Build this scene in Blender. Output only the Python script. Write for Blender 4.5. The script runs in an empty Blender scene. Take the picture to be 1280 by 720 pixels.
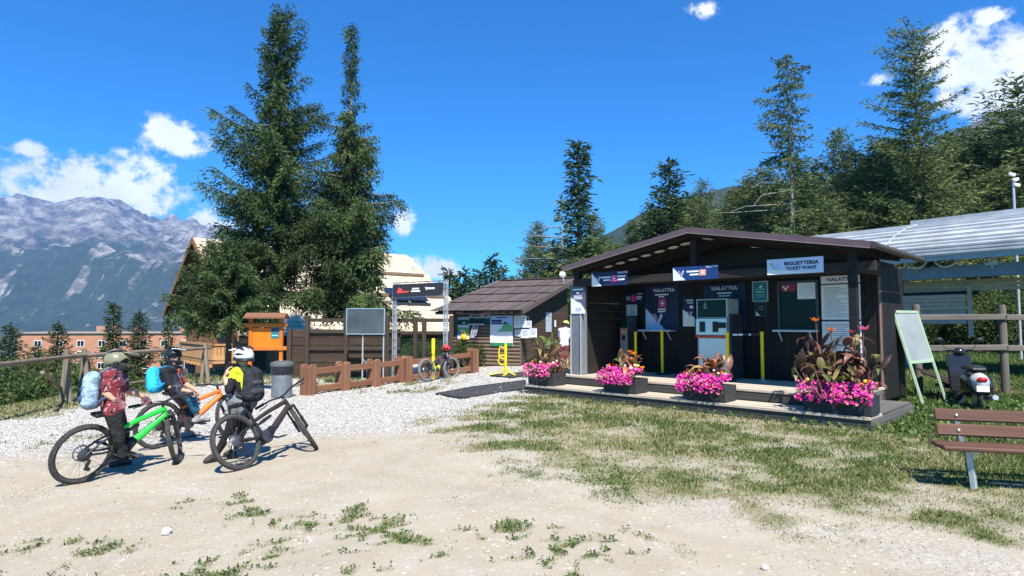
import bpy, bmesh, math, random
import numpy as np
from mathutils import Vector, Matrix, Euler, Quaternion
C = bpy.context.scene
COL = C.collection
R = math.radians
random.seed(7)
# ---------------------------------------------------------------- camera, light, exposure
F_PX, EYE, PITCH = 770.0, 1.65, math.atan(43.5 / 770.0)
cam_d = bpy.data.cameras.new('camera')
cam_d.sensor_width = 36.0
cam_d.lens = F_PX / 1280 * 36.0
cam_d.clip_start, cam_d.clip_end = 0.1, 20000
cam = bpy.data.objects.new('camera', cam_d)
COL.objects.link(cam)
cam.location = (0, 0, EYE)
cam.rotation_euler = (math.pi / 2 + PITCH, 0, 0)
C.camera = cam
C.view_settings.view_transform = 'Standard'
C.view_settings.look = 'None'
C.view_settings.exposure = 0.92
C.view_settings.gamma = 1.0
C.view_settings.use_curve_mapping = False
C.render.film_transparent = False
C.cycles.use_denoising = True
C.cycles.max_bounces = 8
C.cycles.volume_bounces = 0
C.cycles.sample_clamp_indirect = 6.0
SUN_AZ, SUN_EL = R(167.0), R(54.0)          # clockwise from +Y (north): the sun stands behind the camera, a little right
SX, SY, SZ = math.sin(SUN_AZ) * math.cos(SUN_EL), math.cos(SUN_AZ) * math.cos(SUN_EL), math.sin(SUN_EL)
sun_d = bpy.data.lights.new('sun', 'SUN')
sun_d.energy = 5.0
sun_d.angle = R(0.5)
sun_d.color = (1.0, 0.955, 0.88)
sun = bpy.data.objects.new('sun', sun_d)
COL.objects.link(sun)
sun.rotation_euler = Vector((-SX, -SY, -SZ)).to_track_quat('-Z', 'Y').to_euler()
sun.location = (0, -20, 40)

def px_dir(px, py):
    u, v = (px - 640) / F_PX, -(py - 360) / F_PX
    return u, math.cos(PITCH) - v * math.sin(PITCH), math.sin(PITCH) + v * math.cos(PITCH)
def at(px, py, Y):                           # the point at depth Y along one sight line
    a, b, c = px_dir(px, py)
    return Vector((a / b * Y, Y, EYE + c / b * Y))

W = bpy.data.worlds.new('World')
C.world = W
W.use_nodes = True
def world_nodes():
    nt = W.node_tree
    n, l = nt.nodes, nt.links
    n.clear()
    out = n.new('ShaderNodeOutputWorld')
    bg = n.new('ShaderNodeBackground')
    bg.inputs['Strength'].default_value = 0.09
    l.new(bg.outputs[0], out.inputs['Surface'])
    sky = n.new('ShaderNodeTexSky')
    sky.sky_type = 'NISHITA'
    sky.sun_disc = False
    sky.sun_elevation = SUN_EL
    sky.sun_rotation = SUN_AZ
    sky.altitude = 1600
    sky.air_density = 1.0
    sky.dust_density = 0.5
    sky.ozone_density = 2.5
    hs = n.new('ShaderNodeHueSaturation')
    hs.inputs['Saturation'].default_value = 1.35
    hs.inputs['Value'].default_value = 1.0
    l.new(sky.outputs[0], hs.inputs['Color'])
    tint = n.new('ShaderNodeMix'); tint.data_type = 'RGBA'; tint.blend_type = 'MULTIPLY'; tint.inputs[0].default_value = 1.0
    tint.inputs[7].default_value = (.24, 1.05, 1.34, 1)
    l.new(hs.outputs[0], tint.inputs[6])
    tc = n.new('ShaderNodeTexCoord')
    sep = n.new('ShaderNodeSeparateXYZ')
    l.new(tc.outputs['Generated'], sep.inputs[0])
    def M(op, a, b=None, c=None):
        m = n.new('ShaderNodeMath'); m.operation = op
        for i, x in enumerate((a, b, c)):
            if x is None: continue
            if isinstance(x, (int, float)): m.inputs[i].default_value = x
            else: l.new(x, m.inputs[i])
        return m.outputs[0]
    az = M('ARCTAN2', sep.outputs[0], sep.outputs[1])
    el = M('ARCSINE', sep.outputs[2])
    nz = n.new('ShaderNodeTexNoise')
    nz.inputs['Scale'].default_value = 30.0
    nz.inputs['Detail'].default_value = 9.0
    nz.inputs['Roughness'].default_value = 0.68
    l.new(tc.outputs['Generated'], nz.inputs['Vector'])
    nz2 = n.new('ShaderNodeTexNoise')
    nz2.inputs['Scale'].default_value = 9.0
    nz2.inputs['Detail'].default_value = 4.0
    l.new(tc.outputs['Generated'], nz2.inputs['Vector'])
    # each cloud puff: direction (pixel of the photograph turned into azimuth and elevation), half sizes in degrees, thickness
    puffs = [(85, 228, 3.6, 2.2, 1.0), (60, 243, 3.0, 1.5, .95), (112, 212, 2.2, 1.5, .7), (165, 240, 3.8, 2.2, 1.0), (190, 222, 2.2, 2.4, .9),
             (140, 262, 3.5, 1.4, 1.0), (215, 170, 2.6, 1.6, 1.15), (238, 182, 1.9, .9, .85), (203, 195, 1.6, 2.0, .6), (152, 192, 1.3, .7, .5),
             (40, 186, 1.3, .7, .85), (8, 183, 1.5, .5, .5), (95, 163, .9, .4, .3), (262, 283, 2.4, 1.8, .9), (300, 296, 2.2, 1.2, .8),
             (503, 275, 1.1, 1.6, .95), (550, 338, 2.6, 1.3, .9), (515, 335, 1.6, 1.2, .8), (878, 12, 2.2, .8, .8), (895, 5, 1.0, .6, .6),
             (1195, 50, 2.6, 1.8, .95), (1225, 80, 4.0, 2.4, .95), (1175, 78, 2.6, 1.6, .8), (1268, 112, 4.2, 2.4, .95), (1252, 34, 1.6, .9, .6), (1100, 98, 1.5, .8, .6),
             (1210, 122, 3.0, 1.6, .85), (1320, 90, 5, 3.4, .95), (1236, 22, 1.8, .7, .95), (1285, 55, 1.6, 1.2, .75)]
    total = None
    for (px, py, sa, se, w) in puffs:
        a, b, c = px_dir(px, py)
        ln = math.sqrt(a * a + b * b + c * c)
        a0, e0 = math.atan2(a, b), math.asin(c / ln)
        da = M('MULTIPLY', M('SUBTRACT', az, a0), 1 / R(sa))
        de = M('MULTIPLY', M('SUBTRACT', el, e0), 1 / R(se))
        g = M('MULTIPLY', M('EXPONENT', M('MULTIPLY', M('ADD', M('MULTIPLY', da, da), M('MULTIPLY', de, de)), -0.9)), w)
        total = g if total is None else M('MAXIMUM', total, g)
    dens = M('ADD', total, M('MULTIPLY', M('SUBTRACT', nz.outputs['Fac'], 0.5), M('MULTIPLY', M('SQRT', total), 2.6)))
    mr = n.new('ShaderNodeMapRange'); mr.interpolation_type = 'SMOOTHSTEP'
    mr.inputs['From Min'].default_value = 0.34
    mr.inputs['From Max'].default_value = 0.84
    l.new(dens, mr.inputs['Value'])
    cr = n.new('ShaderNodeValToRGB')
    cr.color_ramp.elements[0].color = (6.0, 6.5, 7.3, 1); cr.color_ramp.elements[0].position = .3
    cr.color_ramp.elements[1].color = (8.6, 8.7, 8.8, 1); cr.color_ramp.elements[1].position = .65
    l.new(nz2.outputs['Fac'], cr.inputs['Fac'])
    mx = n.new('ShaderNodeMix'); mx.data_type = 'RGBA'
    l.new(mr.outputs[0], mx.inputs[0])
    l.new(tint.outputs[2], mx.inputs[6])
    l.new(cr.outputs[0], mx.inputs[7])
    l.new(mx.outputs[2], bg.inputs['Color'])
world_nodes()

# ---------------------------------------------------------------- helpers
def tag(o, label=None, cat=None, group=None, kind=None):
    if label: o['label'] = label
    if cat: o['category'] = cat
    if group: o['group'] = group
    if kind: o['kind'] = kind
    return o
def thing(name, label, cat, loc=(0, 0, 0), rz=0.0, group=None):
    o = bpy.data.objects.new(name, None)
    COL.objects.link(o)
    o.empty_display_size = 0.1
    o.location = loc
    o.rotation_euler = (0, 0, rz)
    return tag(o, label, cat, group)
def link(name, me, parent=None, loc=None, rot=None, scale=None):
    o = bpy.data.objects.new(name, me)
    COL.objects.link(o)
    if parent: o.parent = parent
    if loc is not None: o.location = loc
    if rot is not None: o.rotation_euler = rot
    if scale is not None: o.scale = scale
    return o
def copy_tree(o, parent=None):
    c = o.copy(); COL.objects.link(c)
    c.parent = parent
    for ch in list(o.children): copy_tree(ch, c)
    return c
def basis(d, up=(0, 0, 1)):
    z = Vector(d).normalized()
    x = Vector(up).cross(z)
    if x.length < 1e-4: x = Vector((1, 0, 0)).cross(z)
    x.normalize()
    return x, z.cross(x), z
class MB:
    def __init__(s): s.v, s.f, s.m = [], [], []
    def add(s, vs, fs, mi=0):
        b = len(s.v)
        s.v += [tuple(p) for p in vs]
        s.f += [tuple(i + b for i in f) for f in fs]
        s.m += [mi] * len(fs)
        return s
    def box(s, c, d, mi=0, rot=None):
        c = Vector(c); hx, hy, hz = d[0] / 2, d[1] / 2, d[2] / 2
        vs = [Vector((x, y, z)) for x in (-hx, hx) for y in (-hy, hy) for z in (-hz, hz)]
        if rot is not None:
            m = rot if isinstance(rot, Matrix) else Euler(rot).to_matrix()
            vs = [m @ q for q in vs]
        return s.add([q + c for q in vs], [(0, 1, 3, 2), (4, 6, 7, 5), (0, 4, 5, 1), (2, 3, 7, 6), (0, 2, 6, 4), (1, 5, 7, 3)], mi)
    def span(s, a, b, mi=0):                 # axis-aligned box from corner to corner
        return s.box([(a[i] + b[i]) / 2 for i in range(3)], [abs(b[i] - a[i]) for i in range(3)], mi)
    def beam(s, p0, p1, w, h, mi=0, up=(0, 0, 1)):
        p0, p1 = Vector(p0), Vector(p1)
        x, y, z = basis(p1 - p0, up)
        vs = [p + x * a * w / 2 + y * b * h / 2 for p in (p0, p1) for (a, b) in ((-1, -1), (1, -1), (1, 1), (-1, 1))]
        return s.add(vs, [(3, 2, 1, 0), (4, 5, 6, 7), (0, 1, 5, 4), (1, 2, 6, 5), (2, 3, 7, 6), (3, 0, 4, 7)], mi)
    def tube(s, pts, r, n=8, mi=0, cap=True, closed=False):
        pts = [Vector(p) for p in pts]
        k = len(pts)
        rs = list(r) if isinstance(r, (list, tuple)) else [r] * k
        vs, fs = [], []
        prev = None
        for i, p in enumerate(pts):
            if closed: d = pts[(i + 1) % k] - pts[i - 1]
            else: d = pts[min(i + 1, k - 1)] - pts[max(i - 1, 0)]
            if d.length < 1e-9: d = Vector((0, 0, 1))
            d.normalize()
            if prev is None: x, y, _ = basis(d)
            else:
                x = prev - d * prev.dot(d)
                if x.length < 1e-5: x, _, _ = basis(d)
                x.normalize(); y = d.cross(x)
            prev = x
            for j in range(n):
                a = 2 * math.pi * j / n
                vs.append(p + (x * math.cos(a) + y * math.sin(a)) * rs[i])
        for i in range(k if closed else k - 1):
            for j in range(n):
                a, b = i * n + j, i * n + (j + 1) % n
                c, e = ((i + 1) % k) * n + j, ((i + 1) % k) * n + (j + 1) % n
                fs.append((a, b, e, c))
        if cap and not closed:
            fs.append(tuple(range(n - 1, -1, -1)))
            fs.append(tuple((k - 1) * n + j for j in range(n)))
        return s.add(vs, fs, mi)
    def lathe(s, prof, n=20, mi=0, c=(0, 0, 0), axis='Z'):
        vs, fs = [], []
        for (r, z) in prof:
            for j in range(n):
                a = 2 * math.pi * j / n
                p = (r * math.cos(a), r * math.sin(a), z)
                if axis == 'Y': p = (p[0], z, p[1])
                elif axis == 'X': p = (z, p[0], p[1])
                vs.append((p[0] + c[0], p[1] + c[1], p[2] + c[2]))
        for i in range(len(prof) - 1):
            for j in range(n):
                fs.append((i * n + j, i * n + (j + 1) % n, (i + 1) * n + (j + 1) % n, (i + 1) * n + j))
        fs.append(tuple(range(n - 1, -1, -1)))
        fs.append(tuple((len(prof) - 1) * n + j for j in range(n)))
        return s.add(vs, fs, mi)
    def ell(s, c, r, n=12, k=8, mi=0, rot=None):
        c = Vector(c); vs, fs = [], []
        m = Euler(rot).to_matrix() if rot is not None and not isinstance(rot, Matrix) else rot
        for i in range(k + 1):
            t = math.pi * i / k
            for j in range(n):
                a = 2 * math.pi * j / n
                p = Vector((r[0] * math.sin(t) * math.cos(a), r[1] * math.sin(t) * math.sin(a), r[2] * math.cos(t)))
                if m is not None: p = m @ p
                vs.append(p + c)
        for i in range(k):
            for j in range(n):
                fs.append((i * n + j, (i + 1) * n + j, (i + 1) * n + (j + 1) % n, i * n + (j + 1) % n))
        return s.add(vs, fs, mi)
    def prism(s, poly, ext, mi=0):           # polygon of 3-D points pushed along a vector
        poly = [Vector(p) for p in poly]; e = Vector(ext); k = len(poly)
        fs = [tuple(range(k - 1, -1, -1)), tuple(range(k, 2 * k))] + [(i, (i + 1) % k, (i + 1) % k + k, i + k) for i in range(k)]
        return s.add(poly + [p + e for p in poly], fs, mi)
    def mesh(s, name, mats, smooth=False):
        me = bpy.data.meshes.new(name)
        me.from_pydata(s.v, [], s.f)
        for m in (mats if isinstance(mats, (list, tuple)) else [mats]): me.materials.append(m)
        me.polygons.foreach_set('material_index', s.m)
        bm = bmesh.new(); bm.from_mesh(me)
        bmesh.ops.recalc_face_normals(bm, faces=bm.faces)
        bm.to_mesh(me); bm.free()
        if smooth:
            me.polygons.foreach_set('use_smooth', [True] * len(me.polygons))
            me.set_sharp_from_angle(angle=R(40))
        return me
    def build(s, name, mats, parent=None, smooth=False, bevel=0.0, loc=None, rot=None):
        o = link(name, s.mesh(name, mats, smooth), parent, loc, rot)
        if bevel:
            b = o.modifiers.new('bevel', 'BEVEL'); b.width = bevel; b.segments = 1; b.limit_method = 'ANGLE'
        return o
def np_mesh(name, V, Fq, mats, attr=None, smooth=False):
    """big meshes: V n x 3, Fq m x 3|4; attr: per-vertex float 'var'"""
    me = bpy.data.meshes.new(name)
    V = np.asarray(V, dtype=np.float32); Fq = np.asarray(Fq, dtype=np.int32)
    k = Fq.shape[1]
    me.vertices.add(len(V)); me.vertices.foreach_set('co', V.ravel())
    me.loops.add(Fq.size); me.loops.foreach_set('vertex_index', Fq.ravel())
    me.polygons.add(len(Fq))
    me.polygons.foreach_set('loop_start', np.arange(0, Fq.size, k, dtype=np.int32))
    me.polygons.foreach_set('loop_total', np.full(len(Fq), k, dtype=np.int32))
    if smooth: me.polygons.foreach_set('use_smooth', np.ones(len(Fq), dtype=bool))
    for m in (mats if isinstance(mats, (list, tuple)) else [mats]): me.materials.append(m)
    if attr is not None:
        a = me.attributes.new('var', 'FLOAT', 'POINT')
        a.data.foreach_set('value', np.asarray(attr, dtype=np.float32))
    me.update(); me.validate()
    return me

# ---------------------------------------------------------------- materials
def sock(nt, x, inp):
    if isinstance(x, (int, float, tuple, list)): inp.default_value = (*x, 1) if isinstance(x, (tuple, list)) and len(x) == 3 and inp.type == 'RGBA' else x
    else: nt.links.new(x, inp)
class N:                                     # small node-building helper
    def __init__(s, name):
        s.m = bpy.data.materials.new(name); s.m.use_nodes = True
        s.t = s.m.node_tree; s.n = s.t.nodes; s.l = s.t.links
        s.b = s.n['Principled BSDF']
        s.tc = s.n.new('ShaderNodeTexCoord')
        s.b.inputs['Specular IOR Level'].default_value = 0.3
    def vec(s, scale=(1, 1, 1), coord='Object'):
        mp = s.n.new('ShaderNodeMapping'); mp.inputs['Scale'].default_value = scale
        s.l.new(s.tc.outputs[coord], mp.inputs['Vector']); return mp.outputs[0]
    def noise(s, scale, detail=5, rough=.55, v=None, dist=0):
        q = s.n.new('ShaderNodeTexNoise'); q.inputs['Scale'].default_value = scale
        q.inputs['Detail'].default_value = detail; q.inputs['Roughness'].default_value = rough; q.inputs['Distortion'].default_value = dist
        s.l.new(v if v is not None else s.tc.outputs['Object'], q.inputs['Vector']); return q.outputs['Fac']
    def voro(s, scale, v=None, feature='F1', out='Distance'):
        q = s.n.new('ShaderNodeTexVoronoi'); q.inputs['Scale'].default_value = scale; q.feature = feature
        s.l.new(v if v is not None else s.tc.outputs['Object'], q.inputs['Vector']); return q.outputs[out]
    def ramp(s, x, stops):
        q = s.n.new('ShaderNodeValToRGB'); e = q.color_ramp.elements
        while len(e) < len(stops): e.new(.5)
        for el, (p, c) in zip(e, stops): el.position = p; el.color = (*c, 1) if len(c) == 3 else c
        s.l.new(x, q.inputs['Fac']); return q.outputs[0]
    def mix(s, f, a, b, mode='MIX'):
        q = s.n.new('ShaderNodeMix'); q.data_type = 'RGBA'; q.blend_type = mode
        sock(s.t, f, q.inputs[0]); sock(s.t, a, q.inputs[6]); sock(s.t, b, q.inputs[7]); return q.outputs[2]
    def math(s, op, a, b=0.0, clamp=False):
        q = s.n.new('ShaderNodeMath'); q.operation = op; q.use_clamp = clamp
        sock(s.t, a, q.inputs[0]); sock(s.t, b, q.inputs[1]); return q.outputs[0]
    def attr(s, name, out='Fac'):
        q = s.n.new('ShaderNodeAttribute'); q.attribute_name = name; return q.outputs[out]
    def rand(s):
        q = s.n.new('ShaderNodeObjectInfo'); return q.outputs['Random']
    def bump(s, h, strength=.3, dist=.02):
        q = s.n.new('ShaderNodeBump'); q.inputs['Strength'].default_value = strength; q.inputs['Distance'].default_value = dist
        s.l.new(h, q.inputs['Height']); s.l.new(q.outputs[0], s.b.inputs['Normal'])
    def done(s, col, rough=.7, metal=0.0):
        sock(s.t, col, s.b.inputs['Base Color']); sock(s.t, rough, s.b.inputs['Roughness']); s.b.inputs['Metallic'].default_value = metal
        return s.m
def plain(name, c, rough=.6, metal=0.0, var=.12, scale=6.0, bump=0.0, spec=.3):
    q = N(name)
    f = q.noise(scale, 5)
    lo, hi = tuple(x * (1 - var) for x in c), tuple(min(1, x * (1 + var)) for x in c)
    col = q.ramp(f, [(.3, lo), (.7, hi)])
    if bump: q.bump(q.noise(scale * 8, 3), bump, .01)
    q.b.inputs['Specular IOR Level'].default_value = spec
    return q.done(col, rough, metal)
def wood(name, c1, c2, axis=0, rough=.75, grain=14.0, piece=.25, worn=None):
    """grain runs along one object axis; each piece (object) gets its own tone"""
    q = N(name)
    sc = [grain] * 3; sc[axis] = grain * .06
    v = q.vec(tuple(sc))
    f = q.noise(1.0, 6, .6, v, .4)
    f2 = q.noise(.8, 3, .5)
    col = q.ramp(f, [(.28, c1), (.72, c2)])
    k = q.math('ADD', q.math('MULTIPLY', q.rand(), piece), q.math('MULTIPLY', f2, piece))
    col = q.mix(k, col, tuple(x * .55 for x in c1))
    if worn:
        w = q.math('GREATER_THAN', q.noise(2.3, 8, .7), .6)
        col = q.mix(q.math('MULTIPLY', w, .6), col, worn)
    q.bump(f, .35, .01)
    return q.done(col, rough)

# ---------------------------------------------------------------- value noise for terrain and scattering
def _hash(ix, iy, seed):
    h = (ix.astype(np.int64) * 374761393 + iy.astype(np.int64) * 668265263 + seed * 974634777) & 0xffffffff
    h = ((h ^ (h >> 13)) * 1274126177) & 0xffffffff
    return ((h ^ (h >> 16)) & 0xffff) / 65535.0
def vnoise(x, y, seed=0):
    x = np.asarray(x, float); y = np.asarray(y, float)
    ix, iy = np.floor(x), np.floor(y)
    fx, fy = x - ix, y - iy
    fx, fy = fx * fx * (3 - 2 * fx), fy * fy * (3 - 2 * fy)
    a, b = _hash(ix, iy, seed), _hash(ix + 1, iy, seed)
    c, d = _hash(ix, iy + 1, seed), _hash(ix + 1, iy + 1, seed)
    return (a * (1 - fx) + b * fx) * (1 - fy) + (c * (1 - fx) + d * fx) * fy
def fbm(x, y, seed=0, octv=5, gain=.5):
    s, a, t = 0.0, 1.0, 0.0
    for o in range(octv):
        s = s + a * vnoise(np.asarray(x) * 2 ** o, np.asarray(y) * 2 ** o, seed + o * 17); t += a; a *= gain
    return s / t
def ridged(x, y, seed=0, octv=6, gain=.5):
    s, a, t = 0.0, 1.0, 0.0
    for o in range(octv):
        s = s + a * (1 - np.abs(2 * vnoise(np.asarray(x) * 2 ** o, np.asarray(y) * 2 ** o, seed + o * 13) - 1)); t += a; a *= gain
    return s / t
def sstep(a, b, x):
    t = np.clip((np.asarray(x, float) - a) / (b - a), 0, 1)
    return t * t * (3 - 2 * t)
def ground_z(x, y):
    x = np.asarray(x, float); y = np.asarray(y, float)
    z = -0.27 * sstep(.5, -4.5, x)
    edge = np.maximum(np.maximum(0, -11.4 - x), np.maximum(0, y - 24.5) * sstep(1.0, -3.0, x))
    z = z - np.minimum(.55 * edge * edge / (edge + 1.5), 26.0)
    far = np.maximum(0, y - 40) * sstep(2, 30, x)
    z = z + np.minimum(far * .12, 30)
    z = z + (fbm(x * .7, y * .7, 3, 3) - .5) * .05 + (fbm(x * 3, y * 3, 5, 3) - .5) * .02
    for off in (-.78, .78):                  # shallow wheel ruts of the track
        d = (x + 6.5) * .515 + (y - 9.2) * .857 - off + .35 * np.sin(x * .55)
        z = z - .016 * np.exp(-(d / .16) ** 2) * sstep(4.5, 2.5, x) * sstep(-11, -8, x) * (.4 + fbm(x * .8, y * .8, 71, 2))
    return z
def gz(x, y): return float(ground_z(np.array([x]), np.array([y]))[0])
def on_ground(px, py, it=12):                # where a sight line meets the terrain
    a, b, c = px_dir(px, py)
    Y = 8.0
    for _ in range(it):
        z = gz(a / b * Y, Y)
        Y = max(1.0, (z - EYE) / (c / b)) if c < 0 else 40.0
    return Vector((a / b * Y, Y, gz(a / b * Y, Y)))
# ================================================================ SETTING: ground, mountains, haze
def cover(x, y):
    """how much grass and how much gravel lies at a spot (0..1 each)"""
    x = np.asarray(x, float); y = np.asarray(y, float)
    n1 = fbm(x * .55, y * .55, 21, 4); n2 = fbm(x * 1.9, y * 1.9, 31, 4); n3 = fbm(x * 5.5, y * 5.5, 41, 3)
    xb = np.interp(y, [3, 4.4, 4.77, 6.2, 8.6, 11, 13.6, 15, 40], [6.5, 3.6, 2.2, .5, -1.0, -1.5, -.3, .3, 0.3])
    g = sstep(-.5, 1.5, x - xb + (n1 - .5) * 2.0 + (n2 - .5) * 1.6)
    lush = np.maximum(sstep(4.6, 6.2, x + (n1 - .5) * 2), sstep(.55, .1, (8.9 - (x - 5.0) - y) * -1) * sstep(-1.3, -.2, (y + x - 14.9)))
    g = g * (.76 + .24 * lush) * (.58 + .6 * sstep(.32, .6, n2)) + g * .2 * sstep(.45, .6, n3)
    def seg(ax, ay, bx, by, w):
        dx, dy = bx - ax, by - ay
        t = np.clip(((x - ax) * dx + (y - ay) * dy) / (dx * dx + dy * dy), 0, 1)
        d = np.hypot(x - ax - t * dx, y - ay - t * dy)
        return sstep(w * 1.2, w * .1, d + (n2 - .5) * w * 2.6 + (n3 - .5) * w * 2.6) * sstep(.36, .6, fbm(x * 9, y * 9, 43, 3))
    for s in ((-2.7, 6.1, -1.1, 5.05, .30), (-1.6, 5.4, .2, 4.3, .52), (-5.6, 5.4, -3.3, 5.2, .30), (-5.0, 4.9, -2.2, 4.3, .58), (-.8, 5.0, .6, 4.5, .4), (-2.4, 4.4, -.9, 4.3, .3), (-8.6, 9.9, -6.4, 10.6, .5),
              (-3.4, 6.6, -2.9, 6.5, .2)):
        g = np.maximum(g, .85 * seg(*s))
    g = np.maximum(g, sstep(-9.1, -10.6, x + (n2 - .5) * 2) * .9)
    g = np.maximum(g, sstep(16.6, 18.0, y + .45 * (x + 5)) * sstep(-.5, -3.0, x) * (.15 + .8 * sstep(.45, .6, n2)))
    g = np.maximum(g, sstep(23, 26, y))
    v = sstep(-.9, .9, y - (9.3 + .3 * (x + 6)) + (n1 - .5) * 2.2) * sstep(2.2, .3, x - xb + (n2 - .5)) 
    v = np.maximum(v, .5 * sstep(.5, .66, n1) * sstep(6, 9, y))
    v = np.maximum(v, .28 * sstep(.9, .0, np.abs(x - (3.2 - (y - 4.3) * 1.2)) + (n2 - .5) * 1.2) * sstep(7, 5.5, y))
    v = v * sstep(26, 23, y)
    return np.clip(g, 0, 1), np.clip(v, 0, 1)

def graded(lo, hi, step, far_lo, far_hi, ratio=1.16):
    mid = list(np.arange(lo, hi + 1e-6, step))
    a, s = lo, step
    left = []
    while a > far_lo: s *= ratio; a -= s; left.append(max(a, far_lo))
    b, s = hi, step
    right = []
    while b < far_hi: s *= ratio; b += s; right.append(min(b, far_hi))
    return np.array(sorted(set(left)) + mid + sorted(set(right)))
def grid_mesh(name, X, Y, Z, mats):
    ny, nx = Z.shape
    V = np.stack([X, Y, Z], -1).reshape(-1, 3)
    i = np.arange(ny * nx).reshape(ny, nx)
    Fq = np.stack([i[:-1, :-1], i[:-1, 1:], i[1:, 1:], i[1:, :-1]], -1).reshape(-1, 4)
    return np_mesh(name, V, Fq, mats, smooth=True)

def mat_ground():
    q = N('ground earth')
    g, v = q.attr('grass_cover'), q.attr('gravel_cover')
    far = q.attr('far_cover')
    d1 = q.ramp(q.noise(.9, 8, .62), [(.3, (.35, .30, .215)), (.7, (.46, .405, .305))])
    d2 = q.mix(q.math('MULTIPLY', q.noise(30, 6, .75), .75), d1, (.25, .205, .15))
    d2 = q.mix(q.math('MULTIPLY', q.math('SUBTRACT', q.noise(2.2, 7, .7), .48, True), 2.4, True), d2, (.40, .375, .33))
    peb = q.voro(30, out='Color'); pebd = q.voro(30)
    sp = q.n.new('ShaderNodeSeparateColor'); q.l.new(peb, sp.inputs[0])
    stone = q.ramp(sp.outputs[0], [(0, (.27, .255, .23)), (.5, (.50, .48, .44)), (1, (.72, .70, .65))])
    stone = q.mix(q.math('SUBTRACT', 1.0, q.math('MULTIPLY', q.math('SUBTRACT', pebd, .25), 1.6, True), True), (.24, .21, .17), stone)
    gv = q.math('MULTIPLY', v, .9, True)
    base = q.mix(gv, d2, stone)
    few = q.math('MULTIPLY', q.math('GREATER_THAN', sp.outputs[1], .90), .4)
    base = q.mix(few, base, stone)
    turf = q.ramp(q.noise(6, 6, .7), [(.3, (.17, .15, .07)), (.52, (.11, .125, .04)), (.75, (.26, .21, .11))])
    edge = q.math('ADD', g, q.math('MULTIPLY', q.math('SUBTRACT', q.noise(14, 6, .7), .5), .8))
    col = q.mix(q.math('MULTIPLY', q.math('SUBTRACT', edge, .3), 1.5, True), base, turf)
    col = q.mix(far, col, q.ramp(q.noise(.05, 8, .6), [(.3, (.022, .045, .018)), (.7, (.05, .075, .028))]))
    h = q.math('ADD', q.math('MULTIPLY', pebd, q.math('ADD', q.math('MULTIPLY', gv, .8), .25)), q.math('MULTIPLY', q.noise(60, 5, .7), .35))
    q.bump(h, .55, .02)
    return q.done(col, .95)
def build_ground():
    xs = graded(-12.0, 12.0, .09, -3900, 2100, 1.13)
    ys = graded(2.6, 19.0, .08, -180, 4700, 1.13)
    X, Y = np.meshgrid(xs, ys)
    me = grid_mesh('ground', X, Y, ground_z(X, Y), mat_ground())
    g, v = cover(X, Y)
    far = np.maximum(sstep(45, 70, Y), np.maximum(sstep(14, 22, -X), sstep(30, 50, np.abs(X))))
    for nm, a in (('grass_cover', g), ('gravel_cover', v), ('far_cover', far)):
        at_ = me.attributes.new(nm, 'FLOAT', 'POINT'); at_.data.foreach_set('value', a.ravel().astype(np.float32))
    tag(link('ground', me), kind='structure')
build_ground()

def mat_mountain():
    q = N('mountain rock and forest')
    geo = q.n.new('ShaderNodeNewGeometry')
    sp = q.n.new('ShaderNodeSeparateXYZ'); q.l.new(geo.outputs['Position'], sp.inputs[0])
    f = q.attr('forest')
    n_hi = q.noise(.012, 9, .68); n_lo = q.noise(.0025, 7, .6)
    rock = q.ramp(n_hi, [(.40, (.05, .048, .046)), (.5, (.15, .14, .125)), (.63, (.38, .355, .315))])
    rock = q.mix(q.math('MULTIPLY', q.math('SUBTRACT', n_lo, .5), 3.0, True), rock, (.17, .165, .09))
    v = q.vec((.02, .0016, .0016))
    scree = q.noise(1.0, 5, .6, v, .6)
    wood_ = q.ramp(q.noise(.03, 6, .7), [(.3, (.012, .028, .014)), (.7, (.045, .065, .03))])
    fm = q.math('ADD', f, q.math('MULTIPLY', q.math('SUBTRACT', q.noise(.011, 9, .74), .5), 3.4))
    fm = q.math('SUBTRACT', fm, q.math('MULTIPLY', q.math('SUBTRACT', scree, .54, True), 5.0))
    col = q.mix(q.math('MULTIPLY', q.math('SUBTRACT', fm, .38), 4.0, True), rock, wood_)
    q.bump(n_hi, .9, 40.0)
    return q.done(col, .95)
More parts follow.
